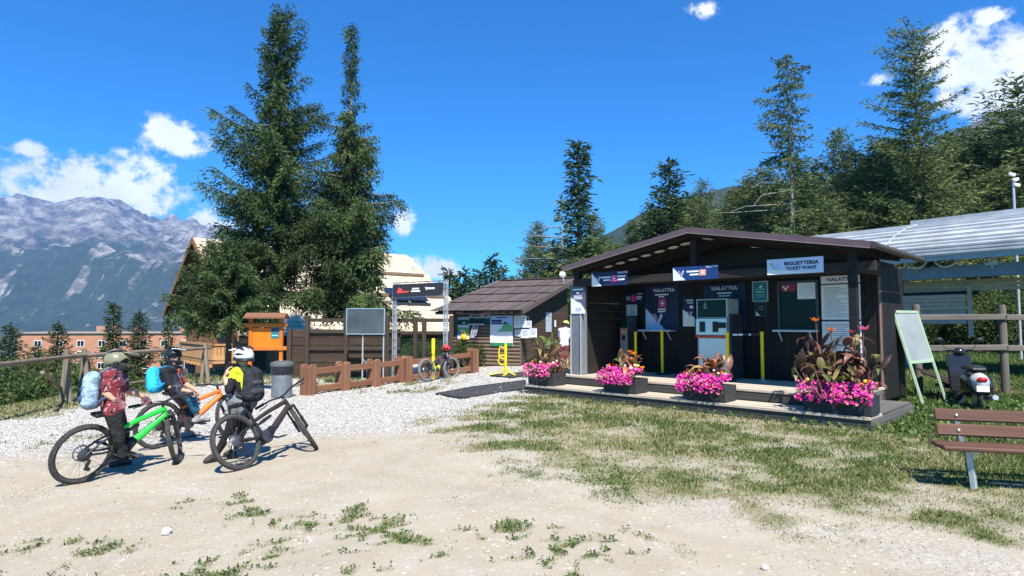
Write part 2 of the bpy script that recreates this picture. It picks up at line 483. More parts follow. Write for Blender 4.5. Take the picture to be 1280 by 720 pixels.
def build_mountains():
    m = mat_mountain()
    # the massif across the valley
    xs = np.linspace(-3800, 300, 420); ys = np.linspace(1500, 4300, 300)
    X, Y = np.meshgrid(xs, ys)
    px = 640 + F_PX * X / Y
    prof = np.interp(px, [-500, -260, -100, 0, 30, 62, 100, 128, 170, 205, 245, 300, 400, 520, 600, 760], [330, 290, 262, 252, 258, 268, 256, 262, 271, 277, 285, 296, 318, 352, 375, 400])
    top = (403.5 - prof) / F_PX * 3500
    t = (Y - 1500) / 2000
    sh = np.where(t < 1, np.clip(t, 0, 1) ** 1.25, np.clip(1 - (t - 1) * .9, 0, 1))
    rel = ridged(X / 620, Y / 620, 5, 6) - .62
    rel2 = ridged(X / 210 + 3, Y / 300, 9, 5) - .6
    Z = -30 + (top + 30) * sh + (rel * 330 + rel2 * 130) * np.clip(top / 450, 0, 1) * np.clip(4 * np.clip(t, 0, 1) * (1.18 - np.clip(t, 0, 1)), 0, 1)
    me = grid_mesh('mountain', X, Y, Z, m)
    lim = 330 + 260 * (fbm(X / 420, Y / 420, 77, 5) - .5) * 2
    a = me.attributes.new('forest', 'FLOAT', 'POINT'); a.data.foreach_set('value', sstep(190, -190, Z - lim).ravel().astype(np.float32))
    tag(link('mountain', me), kind='structure')
    # the wooded hill and the rocky slope rising behind the right-hand wood
    xs = np.linspace(-260, 2000, 190); ys = np.linspace(150, 1500, 120)
    X, Y = np.meshgrid(xs, ys)
    px = 640 + F_PX * X / Y
    prof = np.interp(px, [560, 640, 700, 745, 800, 850, 900, 1000, 1100, 1190, 1230, 1290, 1500, 1900], [400, 380, 338, 304, 268, 252, 240, 222, 200, 170, 152, 132, 95, 70])
    top = (403.5 - prof) / F_PX * 1100
    t = (Y - 150) / 950
    sh = np.where(t < 1, np.clip(t, 0, 1) ** 1.1, 1.0)
    Z = -20 + (top + 20) * sh + (ridged(X / 260, Y / 260, 15, 5) - .62) * 55 * np.clip(t, 0, .8) * np.clip(top / 120, .1, 1)
    me = grid_mesh('hill', X, Y, Z, m)
    a = me.attributes.new('forest', 'FLOAT', 'POINT'); a.data.foreach_set('value', (sstep(345, 215, Z + 60 * (fbm(X / 120, Y / 120, 7, 4) - .5)) * .9 + .1).ravel().astype(np.float32))
    tag(link('hill', me), kind='structure')
build_mountains()
def build_haze():
    top = max(max(v.co.z for v in bpy.data.objects[n].data.vertices) for n in ('mountain', 'hill'))
    b = MB(); b.span((-4100, -260, -62), (2300, 4900, top + 12)); print('haze top', top)
    m = bpy.data.materials.new('mountain air'); m.use_nodes = True
    nt = m.node_tree; nt.nodes.clear()
    o = nt.nodes.new('ShaderNodeOutputMaterial'); v = nt.nodes.new('ShaderNodeVolumePrincipled')
    v.inputs['Color'].default_value = (.26, .50, .96, 1)
    v.inputs['Density'].default_value = 1.35e-4
    v.inputs['Anisotropy'].default_value = 0.0
    nt.links.new(v.outputs[0], o.inputs['Volume'])
    o_ = b.build('haze', m)
    tag(o_, kind='stuff')
build_haze()

# ================================================================ TREES
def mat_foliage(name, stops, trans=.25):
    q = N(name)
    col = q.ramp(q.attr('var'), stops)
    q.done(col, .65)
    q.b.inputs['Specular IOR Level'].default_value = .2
    tr = q.n.new('ShaderNodeBsdfTranslucent'); q.l.new(col, tr.inputs[0])
    mx = q.n.new('ShaderNodeMixShader'); mx.inputs[0].default_value = trans
    q.l.new(q.b.outputs[0], mx.inputs[1]); q.l.new(tr.outputs[0], mx.inputs[2])
    q.l.new(mx.outputs[0], q.n['Material Output'].inputs['Surface'])
    return q.m
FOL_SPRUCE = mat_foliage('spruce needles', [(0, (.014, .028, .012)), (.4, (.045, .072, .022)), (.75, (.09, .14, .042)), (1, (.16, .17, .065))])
FOL_LARCH = mat_foliage('larch needles', [(0, (.05, .08, .026)), (.5, (.125, .165, .052)), (1, (.22, .24, .085))], .3)
FOL_PINE = mat_foliage('pine needles', [(0, (.034, .06, .022)), (.5, (.09, .128, .042)), (1, (.165, .195, .065))])
FOL_BUSH = mat_foliage('bush leaves', [(0, (.02, .045, .012)), (.5, (.06, .095, .025)), (1, (.14, .17, .05))], .3)
FOL_CORE = plain('shaded inner twigs', (.018, .028, .014), .9, var=.4, scale=3)
BARK = plain('conifer bark', (.10, .075, .055), .95, var=.5, scale=9, bump=.6)
BARK_PALE = plain('weathered grey bark', (.22, .19, .165), .95, var=.4, scale=9, bump=.5)
def leaf_quads(P, D, L, Wd, rng, up_bias=None):
    n = len(P)
    D = D / (np.linalg.norm(D, axis=1, keepdims=True) + 1e-9)
    r = rng.normal(size=(n, 3))
    if up_bias is not None: r = r + up_bias
    S = np.cross(D, r); S /= (np.linalg.norm(S, axis=1, keepdims=True) + 1e-9)
    L = L[:, None]; Wd = Wd[:, None]
    V = np.stack([P, P + D * L * .42 + S * Wd, P + D * L, P + D * L * .42 - S * Wd], 1).reshape(-1, 3)
    return V, np.arange(4 * n, dtype=np.int32).reshape(n, 4)
def conifer(seed, H, hb, Rm, prof, nbr, droop=.35, tip=.25, tl=.22, tw=.045, step=.17, lat=.42, hang=.25, rise=0.0, keep=None, bark=0, top_r=.03, base_r=.19, dead=(), dense=.42, curtain=.35):
    """crown (V, F, var) and trunk-with-limbs builder; z = 0 at the foot"""
    rng = np.random.default_rng(seed)
    P_, D_, L_, W_, A_ = [], [], [], [], []
    limbs = MB()
    lean = rng.normal(size=2) * .006 * H
    spine = lambda h: np.array([lean[0] * (h / H) ** 2, lean[1] * (h / H) ** 2, h])
    limbs.tube([spine(h) for h in np.linspace(-.3, H * .985, 9)], [base_r + (top_r * .4 - base_r) * k ** .85 for k in np.linspace(0, 1, 9)], 8)
    for i in range(nbr):
        t = (i + rng.random()) / nbr
        h = hb + (H - hb) * t ** .92
        az = i * 2.39996 + rng.normal() * .35
        L = Rm * prof(t) * rng.uniform(.62, 1.12)
        if keep is not None: L *= keep(t, az, rng)
        if L < .12: continue
        o = np.array([math.cos(az), math.sin(az), 0.0])
        n = max(3, int(L / step) + 1)
        s = np.linspace(.06, 1, n)
        b0 = spine(h)
        rs = rise * t
        z = L * ((rs - droop * (1 - .6 * t)) * s + tip * s * s + rng.normal() * .02)
        side = np.array([-o[1], o[0], 0.0])
        bend = rng.normal() * .12 * L
        pts = b0 + np.outer(L * s * .96, o) + np.outer(bend * s * s, side); pts[:, 2] += z
        if L > .7:
            idx = np.unique(np.linspace(0, n - 1, 4).astype(int))
            limbs.tube([b0] + [pts[k] for k in idx], [.012 + .016 * L * (1 - q) for q in np.linspace(0, .9, len(idx) + 1)], 4, cap=False)
        tan = np.gradient(pts, axis=0); tan /= np.linalg.norm(tan, axis=1, keepdims=True) + 1e-9
        shade = rng.random() ** 1.4 * .5 - .06
        for sgn in (-1, 1):
            for rep in range(2):
                bl = lat * min(L, 2.2) * (1.02 - .72 * s) * rng.uniform(.55, 1.15, n) + tl * .5
                d = side * sgn * rng.uniform(.5, 1.0, (n, 1)) + tan * rng.uniform(.35, .9, (n, 1))
                d[:, 2] -= hang * rng.uniform(.2, 1.3, n)
                d /= np.linalg.norm(d, axis=1, keepdims=True)
                m = np.maximum(1, (bl / (tl * dense)).astype(int))
                for k in range(int(m.max())):
                    ok = m > k
                    if not ok.any(): break
                    q = (k + rng.random(ok.sum())) / m[ok]
                    base = pts[ok] + d[ok] * (bl[ok] * q)[:, None]
                    base[:, 2] -= hang * curtain * bl[ok] * q * q
                    jit = rng.normal(size=(ok.sum(), 3)) * .5
                    P_.append(base + jit * .05); D_.append(d[ok] + jit * .9 + np.array([0, 0, -hang * .6]))
                    L_.append(tl * rng.uniform(.6, 1.25, ok.sum())); W_.append(tw * rng.uniform(.7, 1.3, ok.sum()))
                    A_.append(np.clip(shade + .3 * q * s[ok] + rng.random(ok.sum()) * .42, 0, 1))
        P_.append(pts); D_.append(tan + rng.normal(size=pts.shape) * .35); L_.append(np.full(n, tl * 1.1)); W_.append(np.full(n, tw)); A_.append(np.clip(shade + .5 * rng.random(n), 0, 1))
    k = 26                                    # leader
    P_.append(np.stack([spine(H - .9 + .9 * j / k) for j in range(k)])); dd = rng.normal(size=(k, 3)); dd[:, 2] = abs(dd[:, 2]) + 1
    D_.append(dd); L_.append(np.full(k, tl)); W_.append(np.full(k, tw)); A_.append(rng.random(k) * .6)
    for (hh, az, L, up) in dead:
        p0 = spine(hh); o = Vector((math.cos(az), math.sin(az), 0))
        limbs.tube([p0, Vector(p0) + o * L * .4 + Vector((0, 0, up * .2)), Vector(p0) + o * L * .75 + Vector((0, 0, up * .35)), Vector(p0) + o * L + Vector((0, 0, up))], [.05, .035, .025, .012], 5, 1 if bark else 0, cap=False)
    V, Fq = leaf_quads(np.concatenate(P_), np.concatenate(D_), np.concatenate(L_), np.concatenate(W_), rng)
    return V, Fq, np.repeat(np.concatenate(A_), 4), limbs
class TreeKind:
    def __init__(s, fol, barkmat, *a, **k):
        V, Fq, A, limbs = conifer(*a, **k)
        s.H = k.get('H', a[1])
        s.crown = np_mesh('crown', V, Fq, fol, A)
        s.trunk = limbs.mesh('trunk', barkmat, smooth=True)
        s.n = len(Fq); print('tree', a[0], s.n)
    def place(s, name, label, x, y, top_z, group=None, rz=None, wid=1.0, cat='tree'):
        z = gz(x, y)
        sc = (top_z - z) / s.H
        t = thing(name, label, cat, (x, y, z), random.uniform(0, 6.28) if rz is None else rz, group)
        t.scale = (sc * wid, sc * wid, sc)
        link('trunk', s.trunk, t); link('crown', s.crown, t)
        return t
    def place_px(s, name, label, px, py, Y, **k):
        p = at(px, py, Y)
        return s.place(name, label, p.x, p.y, p.z, **k)
cone = lambda t: (1 - t) ** .85 * (.55 + .45 * min(1, t * 5)) + .04
def slim(t): return .12 + .88 * (1 - t) ** 1.5 * min(1, .6 + t * 3) if t < .97 else .08
# two tall spruces and the bushy one beside them
def keep1(t, az, rng): return rng.uniform(.45, 1.15) * (1.0 if rng.random() > .2 else .35)
def prof1(t): return (1 - t) ** .62 * (.8 + .2 * min(1, t * 6)) + .04
def prof2(t): return (.10 + .14 * (1 - t)) if t > .66 else .24 + .76 * ((.66 - t) / .66) ** .75
def keep2(t, az, rng):
    if .62 < t < .74: return .25 if rng.random() < .6 else 1.2
    return rng.uniform(.5, 1.2)
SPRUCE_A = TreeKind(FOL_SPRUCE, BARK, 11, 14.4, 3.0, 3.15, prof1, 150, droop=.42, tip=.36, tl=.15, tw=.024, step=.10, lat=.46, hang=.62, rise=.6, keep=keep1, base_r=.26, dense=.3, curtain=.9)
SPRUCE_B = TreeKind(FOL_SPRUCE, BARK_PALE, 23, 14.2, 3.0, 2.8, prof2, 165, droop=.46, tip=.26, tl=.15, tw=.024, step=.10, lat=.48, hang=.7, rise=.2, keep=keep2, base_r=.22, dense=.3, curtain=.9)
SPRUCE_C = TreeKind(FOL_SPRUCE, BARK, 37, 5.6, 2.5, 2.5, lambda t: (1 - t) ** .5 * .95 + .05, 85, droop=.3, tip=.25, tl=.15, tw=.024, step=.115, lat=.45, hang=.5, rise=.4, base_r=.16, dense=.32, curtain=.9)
SPRUCE_A.place_px('spruce_tree', 'tallest spruce tree with a broad ragged crown behind the orange notice board', 351, 10, 24.0, rz=.4)
SPRUCE_B.place_px('spruce_tree', 'tall spruce with a thin narrow top beside the broadest spruce', 440, 32, 25.2, rz=1.1)
SPRUCE_C.place_px('spruce_tree', 'low bushy spruce hanging over the chalet balcony', 289, 303, 22.0, rz=.2)

# kinds for the woods
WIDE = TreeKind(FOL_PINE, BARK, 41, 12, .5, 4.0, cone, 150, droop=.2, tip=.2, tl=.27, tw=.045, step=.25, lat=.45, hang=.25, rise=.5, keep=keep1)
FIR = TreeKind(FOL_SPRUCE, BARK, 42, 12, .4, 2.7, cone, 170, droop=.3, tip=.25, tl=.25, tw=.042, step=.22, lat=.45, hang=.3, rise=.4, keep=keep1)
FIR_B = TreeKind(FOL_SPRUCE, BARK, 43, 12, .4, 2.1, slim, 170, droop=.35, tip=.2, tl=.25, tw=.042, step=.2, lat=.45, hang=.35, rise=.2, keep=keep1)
LARCH = TreeKind(FOL_LARCH, BARK_PALE, 44, 13, 1.5, 3.6, lambda t: (1 - t) ** .6 * .9 + .08, 130, droop=.05, tip=.18, tl=.26, tw=.034, step=.25, lat=.34, hang=.2, rise=.3, keep=lambda t, a, r: r.uniform(.4, 1.2))
LARCH_B = TreeKind(FOL_LARCH, BARK_PALE, 45, 13, .6, 4.4, lambda t: (1 - t) ** .5 * .8 + .2 * (t < .5), 165, droop=.1, tip=.15, tl=.27, tw=.042, step=.26, lat=.35, hang=.25, rise=.3)
OLD_LARCH = TreeKind(FOL_PINE, BARK_PALE, 46, 17, .8, 3.9, lambda t: .95 * (1 - t) ** .45 if t < .45 else .30 + .62 * (1 - t) ** .8, 130, droop=.12, tip=.12, tl=.26, tw=.04, step=.22, lat=.36, hang=.3, rise=-.1,
                     keep=lambda t, a, r: r.uniform(.3, 1.15) * (.35 if r.random() < .3 else 1), base_r=.3, bark=0,
                     dead=[(9.6, 3.14, 2.3, -.5), (9.0, 3.4, 2.6, -1.1), (10.4, 2.9, 2.2, -.1), (8.2, 3.2, 3.6, -.5), (7.9, 2.7, 4.2, .1), (11.2, 3.0, 1.8, .1)])
TALL_LARCH = TreeKind(FOL_LARCH, BARK, 47, 18, 1.5, 4.3, lambda t: 1.0 * (1 - t) ** .55 if t < .58 else .25 + .5 * (1 - t) ** .6, 165, droop=-.05, tip=.12, tl=.27, tw=.036, step=.24, lat=.34, hang=.15, rise=.3,
                      keep=lambda t, a, r: r.uniform(.35, 1.2), base_r=.34)
OLD_LARCH.place_px('larch_tree', 'tall old conifer with long bare dead branches on one side', 985, 68, 41, rz=0)
TALL_LARCH.place_px('larch_tree', 'tallest airy larch with wide feathery limbs above the lift roof', 1142, 38, 40, rz=.7)
FIR.place_px('fir_tree', 'dense pointed fir behind the peak of the ticket kiosk roof', 835, 197, 46, wid=1.75)
FIR_B.place_px('spruce_tree', 'slender dark spruce standing alone behind the brown shed', 724, 176, 37, wid=1.75)
dead_l = TreeKind(FOL_LARCH, BARK_PALE, 52, 9, .5, 2.6, lambda t: .8 * (1 - t) ** .5 + .1, 60, droop=.05, tip=.1, tl=.34, tw=.05, step=.36, lat=.3, hang=.2, keep=lambda t, a, r: r.uniform(.2, 1.1) * (.2 if t > .6 else 1), base_r=.14,
                  dead=[(6.6, 3.1, 2.6, .5), (6.0, 3.3, 2.2, .2), (5.4, 2.9, 2.7, .1), (7.2, 3.0, 1.3, .3)])
dead_l.place_px('larch_tree', 'half dead larch with bare twigs beside the slender dark spruce', 703, 247, 36, rz=0)
LARCH_B.place_px('larch_tree', 'short green larch left of the half dead one', 672, 278, 38, wid=1.0)
LARCH_B.place_px('larch_tree', 'bushy larch filling the foot of the slender dark spruce', 742, 268, 39, wid=.9)
WIDE.place_px('pine_tree', 'low pine rising behind the ridge of the brown shed', 690, 300, 37, wid=1.0)
LARCH.place_px('larch_tree', 'green larch between the pointed fir and the old conifer', 880, 226, 47, wid=.95)
LARCH_B.place_px('larch_tree', 'round topped larch between the two tall conifers', 1047, 162, 45, wid=.8)
wood_px = [(760, 296, 56, WIDE), (815, 262, 55, LARCH_B), (868, 240, 58, WIDE), (918, 238, 56, LARCH_B), (935, 222, 58, WIDE), (955, 210, 56, LARCH_B), (1000, 196, 58, WIDE), (1070, 186, 56, WIDE), (1110, 172, 58, LARCH_B), (1178, 168, 56, WIDE), (1205, 160, 58, LARCH_B), (1262, 150, 56, WIDE), (890, 285, 41, LARCH_B), (1035, 250, 40, LARCH_B), (1200, 236, 40, LARCH_B), (1262, 232, 40, WIDE), (1095, 240, 41, WIDE), (790, 275, 50, WIDE), (858, 246, 52, LARCH_B), (905, 262, 44, WIDE), (940, 250, 46, LARCH_B), (1010, 222, 43, WIDE), (1020, 200, 50, FIR), (1085, 200, 47, WIDE), (1100, 182, 44, LARCH_B), (1130, 205, 50, WIDE),
           (1165, 190, 44, WIDE), (1190, 178, 48, LARCH_B), (1222, 172, 47, WIDE), (1250, 165, 49, LARCH_B), (1276, 100, 44, LARCH), (1300, 150, 42, WIDE), (1240, 215, 42, LARCH_B), (970, 232, 52, WIDE), (1150, 225, 40, LARCH_B),
           (1340, 160, 44, WIDE), (745, 318, 50, WIDE), (770, 305, 48, LARCH_B)]
def wood_label(kind):
    def region(px): return 'left of the old conifer' if px < 985 else 'between old conifer and tallest larch' if px < 1142 else 'right of the tallest larch'
    nth = ['first', 'second', 'third', 'fourth', 'fifth', 'sixth', 'seventh', 'eighth', 'ninth', 'tenth', 'eleventh', 'twelfth', 'thirteenth']
    rows = {}
    for r in sorted(wood_px, key=lambda r: r[0]):
        if (r[3] in (LARCH, LARCH_B)) == (kind == 'larch'): rows.setdefault(region(r[0]), []).append(r)
    return {r: ('%s green larch' if kind == 'larch' else '%s dark pine') % nth[i] + ' from the left, wood %s' % reg for reg, l in rows.items() for i, r in enumerate(l)}
WL = {**wood_label('larch'), **wood_label('pine')}
for px, py, Y, k in wood_px:
    k.place_px('larch_tree' if k in (LARCH, LARCH_B) else 'pine_tree',
               WL[(px, py, Y, k)],
               px, py, Y, group='larches in the wood' if k in (LARCH, LARCH_B) else 'pines in the wood', wid=random.uniform(1.3, 1.75))
for (px, py), nm in zip(((563, 338), (584, 338), (600, 340), (614, 322), (626, 333), (574, 348), (640, 345), (656, 335)),
                        ('leftmost distant spruce, beside the chalet roof edge', 'distant spruce just right of the two beside the chalet roof', 'distant spruce between the twin tips and the tallest distant one', 'tallest of the distant spruces above the shed roof', 'distant spruce next to the tallest distant one',
                         'lowest distant spruce tip above the shed roof', 'distant spruce above the middle of the shed ridge', 'last distant spruce before the short green larch')):
    FIR_B.place_px('spruce_tree', nm, px, py, 72 + random.uniform(-6, 8), group='distant spruces over the shed', wid=1.1)
for px, py, Y, k, lab in ((12, 404, 26, FIR, 'dark fir at the far left edge below the log fence'), (72, 402, 25, FIR, 'fir standing in front of the orange apartment block'),
                          (143, 379, 33, FIR_B, 'pointed fir rising over the orange apartment block roof'), (173, 388, 34, FIR, 'bushy fir right of the pointed one, hiding part of the orange block'),
                          (212, 390, 36, FIR_B, 'fir beside the chalet gable, at the end of the orange block'), (42, 432, 24, WIDE, 'low pine below the log fence'), (108, 440, 27, WIDE, 'small fir behind the paired fence posts')):
    k.place_px('fir_tree', lab, px, py, Y, wid=1.45 if px < 200 else 1.0)

# bushes: clumps of small leaves on a few stems
def bush_mesh(seed, n=1500, r=1.0, h=1.0, clumps=14, ls=.085):
    rng = np.random.default_rng(seed)
    c = rng.normal(size=(clumps, 3)) * np.array([.45 * r, .45 * r, .2 * h]); c[:, 2] = np.abs(c[:, 2]) + .45 * h * rng.random(clumps) + .12 * h
    k = rng.integers(0, clumps, n)
    d = rng.normal(size=(n, 3)); d /= np.linalg.norm(d, axis=1, keepdims=True)
    P = c[k] + d * (rng.random((n, 1)) ** .4) * .33 * min(r, h * 1.2)
    P[:, 2] = np.maximum(P[:, 2], .02)
    D = d + rng.normal(size=(n, 3)) * .7 + np.array([0, 0, .3])
    V, Fq = leaf_quads(P, D, ls * rng.uniform(.6, 1.3, n), ls * .3 * rng.uniform(.7, 1.3, n), rng)
    A = np.repeat(np.clip(rng.random(clumps)[k] * .5 + rng.random(n) * .5, 0, 1), 4)
    st = MB()
    for j in range(min(clumps, 7)): st.tube([(0, 0, -.1), Vector(c[j]) * .5 + Vector((0, 0, .05)), Vector(c[j])], [.035 * r, .02 * r, .008 * r], 5, cap=False)
    return np_mesh('foliage', V, Fq, FOL_BUSH, A), st.mesh('stem', BARK, True)
BUSHES = [bush_mesh(60 + i, 3000, 1.0, 1.0, 18) for i in range(3)]
TALL_BUSHES = [bush_mesh(70 + i, 5200, 1.0, 2.2, 34) for i in range(3)]
def bush(label, x, y, w, h, group=None, i=0, z=None, kinds=None):
    t = thing('bush', label, 'bush', (x, y, gz(x, y) - .02 if z is None else z), random.uniform(0, 6.2), group)
    t.scale = (w, w, h)
    k = kinds or BUSHES
    link('stem', k[i % 3][1], t); link('foliage', k[i % 3][0], t)
rb = random.Random(5)
for i in range(26):                           # scrub on the bank below the log fence
    px = 8 + i * 9.2 + rb.uniform(-6, 6); Y = rb.uniform(17.5, 24)
    p = at(px, 470, Y)
    top = rb.uniform(-.9, .2); g0 = gz(p.x, Y); h = min(2.6, max(.8, (top - g0) / .95))
    bush('green scrub on the bank just below the log fence', p.x, Y, rb.uniform(1.0, 1.5), h / (2.2 if h > 1.5 else 1), 'scrub below the log fence', i, top - h * .95, TALL_BUSHES if h > 1.5 else BUSHES)
for i in range(30):                           # hedge at the edge of the lawn under the lift roof
    px = 1075 + i * 8.5 + rb.uniform(-6, 6); Y = rb.uniform(31, 36)
    p = at(px, 430, Y)
    bush('leafy hedge bush at the far edge of the lawn', p.x, Y, rb.uniform(1.5, 2.0), rb.uniform(1.3, 2.0), 'hedge bushes along the lawn', i, None, TALL_BUSHES)
for i in range(16):
    px = 640 + i * 30 + rb.uniform(-10, 10); Y = rb.uniform(33, 38)
    p = at(px, 420, Y)
    bush('tall bush filling the foot of the wood', p.x, Y, rb.uniform(1.7, 2.3), rb.uniform(1.4, 2.1), 'bushes at the foot of the wood', i, None, TALL_BUSHES)
# ================================================================ TICKET KIOSK
DARK_V = wood('dark stained boards upright', (.011, .009, .008), (.024, .019, .017), 2, .7, 16, .5, (.045, .036, .03))
DARK_H = wood('dark stained boards lying', (.020, .015, .012), (.045, .034, .027), 0, .75, 16, .25)
DARK_Y = wood('dark stained boards deep', (.016, .012, .010), (.036, .027, .021), 1, .75, 16, .25)
GREY_H = wood('grey weathered step boards', (.05, .048, .045), (.105, .10, .094), 0, .85, 16, .25, (.028, .026, .024))
GREY_Y = wood('grey weathered deck boards deep', (.09, .084, .078), (.17, .16, .148), 1, .85, 16, .2)
DECK = wood('sun bleached deck boards', (.43, .36, .27), (.60, .52, .41), 0, .85, 16, .18, (.2, .16, .12))
ROOFMETAL = plain('brown coated roof sheet', (.115, .075, .085), .45, 0.0, .1, 5)
ROOFLIP = plain('pale roof edge trim', (.27, .20, .20), .4, 0.0, .1, 5)
GREYPOST = plain('grey painted boarding', (.16, .175, .19), .6, 0, .12, 7)
WHITE = plain('white painted panel', (.80, .80, .80), .5, 0, .04)
PAPER = plain('white printed paper', (.74, .75, .77), .7, 0, .05)
NAVY = plain('navy printed panel', (.014, .022, .065), .5, 0, .1)
BLUE = plain('blue printed panel', (.015, .045, .16), .45, 0, .08)
PINK = plain('pink printed square', (.70, .06, .30), .5, 0, .05)
ORANGE_P = plain('orange printed square', (.82, .40, .28), .5, 0, .05)
LILAC = plain('muted violet print', (.30, .22, .34), .5, 0, .05)
SKYB = plain('pale blue print', (.42, .58, .86), .5, 0, .05)
INK = plain('dark blue ink', (.02, .025, .07), .6, 0, .05)
GREYINK = plain('grey ink', (.28, .29, .32), .7, 0, .05)
TEAL = plain('teal printed notice', (.02, .16, .19), .5, 0, .1)
TEALINK = plain('pale teal ink', (.30, .62, .62), .5)
ALU = plain('brushed aluminium', (.60, .61, .63), .35, .85, .06, 20)
STEEL = plain('grey powder coated steel', (.42, .44, .46), .4, .2, .06)
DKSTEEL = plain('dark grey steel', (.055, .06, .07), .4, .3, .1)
YELLOW = plain('yellow painted steel', (.86, .62, .015), .45, 0, .05)
BLACK = plain('black plastic', (.014, .014, .016), .45, 0, .1)
RUBBER = plain('black rubber', (.03, .03, .032), .85, 0, .2, 30)
RED = plain('red print', (.22, .03, .05), .5, 0, .08)
def mat_glass(name, tint):
    q = N(name); q.b.inputs['Specular IOR Level'].default_value = .12
    return q.done(q.ramp(q.noise(1.5, 2), [(.3, tint), (.7, tuple(x * 1.5 for x in tint))]), .06)
DARKGLASS = mat_glass('dark window glass', (.007, .011, .016))
SCREEN = mat_glass('dark screen glass', (.005, .014, .017))

KO, KRZ = (5.42, 9.45, 0.0), R(-45)
def kpos(px, w):                              # sight line px -> local x on the upright plane at local depth w
    k = (px - 640) / F_PX
    t = (KO[0] + .70711 * w - k * (KO[1] + .70711 * w)) / (.70711 * (1 + k))
    return -t
def kz(px, py, w):
    Y = KO[1] + .70711 * w - .70711 * kpos(px, w)
    return at(px, py, Y).z
def kworld(x, y, z): return (KO[0] + .70711 * (x + y), KO[1] + .70711 * (y - x), z)
kiosk = thing('ticket_kiosk', 'low dark timber ticket kiosk with a shallow gabled roof and open porch', 'kiosk', KO, KRZ)
ZL, ZD = .21, .42                             # lower step, deck
DW = 2.95                                     # depth of the counter wall
def boards(parent, name, n, make, mat):
    """n pieces sharing one mesh; make(i) -> (loc, rot)"""
    me = None
    for i in range(n):
        b, loc, rot = make(i)
        yield b.build(name, mat, parent, bevel=0, loc=loc, rot=rot)
def row(parent, name, size, mat, spots, jit=.004, seed=1, bevel=0.004, rots=None):
    """alike pieces: one mesh, many objects"""
    b = MB(); b.box((0, 0, 0), size)
    me = b.mesh(name, mat)
    rr = random.Random(seed); out = []
    for i, p in enumerate(spots):
        o = link(name, me, parent, (p[0] + rr.uniform(-jit, jit) * .3, p[1] + rr.uniform(-jit, jit), p[2] + rr.uniform(-jit, jit)), rots[i] if rots else None)
        out.append(o)
    return out
# steps and deck
row(kiosk, 'tread_board', (7.24, .175, .04), DECK, [(-3.62, .075 + .185 * i, ZL - .02) for i in range(4)], seed=2)
row(kiosk, 'step_board', (7.2, .035, .095), GREY_H, [(-3.62, .035, ZL - .09 - .102 * i) for i in range(3)], seed=3)
row(kiosk, 'deck_board', (6.9, .14, .04), DECK, [(-3.95, .82 + .147 * i, ZD - .02) for i in range(15)], seed=4)
row(kiosk, 'step_board', (6.7, .035, .08), GREY_H, [(-3.85, .775, ZD - .083 - .085 * i) for i in range(2)], seed=5)
row(kiosk, 'platform_board', (.118, 1.84, .038), GREY_Y, [(-.44 + .124 * i, .76 + .93, ZL - .02) for i in range(4)], seed=6)
row(kiosk, 'side_board', (.035, 2.55, .095), GREY_Y, [(.02, 1.32, ZL - .09 - .102 * i) for i in range(3)], seed=7)
row(kiosk, 'side_board', (.035, 1.95, .095), GREY_Y, [(-.515, 1.78, ZD - .09 - .102 * i) for i in range(2)], seed=8)
b = MB(); b.span((-7.15, .06, -.1), (-.06, 2.5, .165)); b.span((-7.3, .80, .16), (-.54, 2.9, .375)); b.build('joist_frame', DKSTEEL, kiosk)
# counter wall: upright boards, each its own
nb = 41
row(kiosk, 'wall_board', (.137, .03, 2.52), DARK_V, [(-.60 - .1425 * i, DW + .015, ZD + 1.26) for i in range(nb)], seed=9)
b = MB(); b.prism([(-6.45, DW + .05, .1), (-.56, DW + .05, .1), (-.56, DW + .05, 2.92), (-3.4, DW + .05, 3.4), (-6.45, DW + .05, 2.9)], (0, .08, 0)); b.build('wall_core', BLACK, kiosk)
row(kiosk, 'side_wall_board', (.03, .136, 2.62), DARK_V, [(-.53, DW + .09 + .1425 * i, .16 + 1.31) for i in range(11)], seed=10)
b = MB(); b.span((-.62, DW + .02, .2), (-.56, 4.52, 2.86)); b.span((-6.5, 4.47, .1), (-.63, 4.53, 2.88)); b.build('rear_wall', DARK_V, kiosk)
b = MB(); b.box((-.545, DW + .01, 1.5), (.06, .06, 2.7)); b.build('corner_board', wood('brown corner board', (.10, .06, .042), (.16, .10, .07), 2), kiosk)
row(kiosk, 'side_wall_log', (.07, 1.9, .185), DARK_Y, [(-6.42, 2.0, ZD + .1 + .19 * i) for i in range(12)], seed=11)
b = MB(); b.span((-6.55, 3.0, .1), (-6.47, 4.5, 2.85)); b.build('left_wall', DARK_Y, kiosk)
b = MB(); b.span((-6.68, 1.0, ZD), (-6.32, 1.20, 2.52)); col_ = b.build('pillar', GREYPOST, kiosk, bevel=.008)
b = MB(); b.span((-6.66, .97, ZD), (-6.64, .998, 1.85)); b.span((-6.36, .97, ZD), (-6.34, .998, 1.85)); b.build('pillar_trim', STEEL, kiosk)
b = MB(); b.box((-.46, 1.05, (ZD + 2.9) / 2), (.13, .13, 2.9 - ZD)); b.build('post', DARK_V, kiosk, bevel=.006)
b = MB(); b.box((-6.5, 1.1, 2.72), (.15, .15, .34)); b.build('post', DARK_V, kiosk, bevel=.006)
b = MB(); b.box((-3.41, 1.05, 3.04), (.14, .12, .69)); b.build('king_post', DARK_V, kiosk, bevel=.006)
b = MB(); b.span((-6.58, .99, 2.525), (-.1, 1.11, 2.69)); b.build('beam', DARK_H, kiosk, bevel=.006)
b = MB(); b.span((-6.4, 2.78, 2.60), (-.6, 2.92, 2.76)); b.build('tie_beam', DARK_H, kiosk, bevel=.006)
b = MB(); b.span((-.52, 1.12, 2.55), (-.40, 2.94, 2.69)); b.span((-6.48, 1.2, 2.55), (-6.36, 2.94, 2.69)); b.build('side_beam', DARK_Y, kiosk)
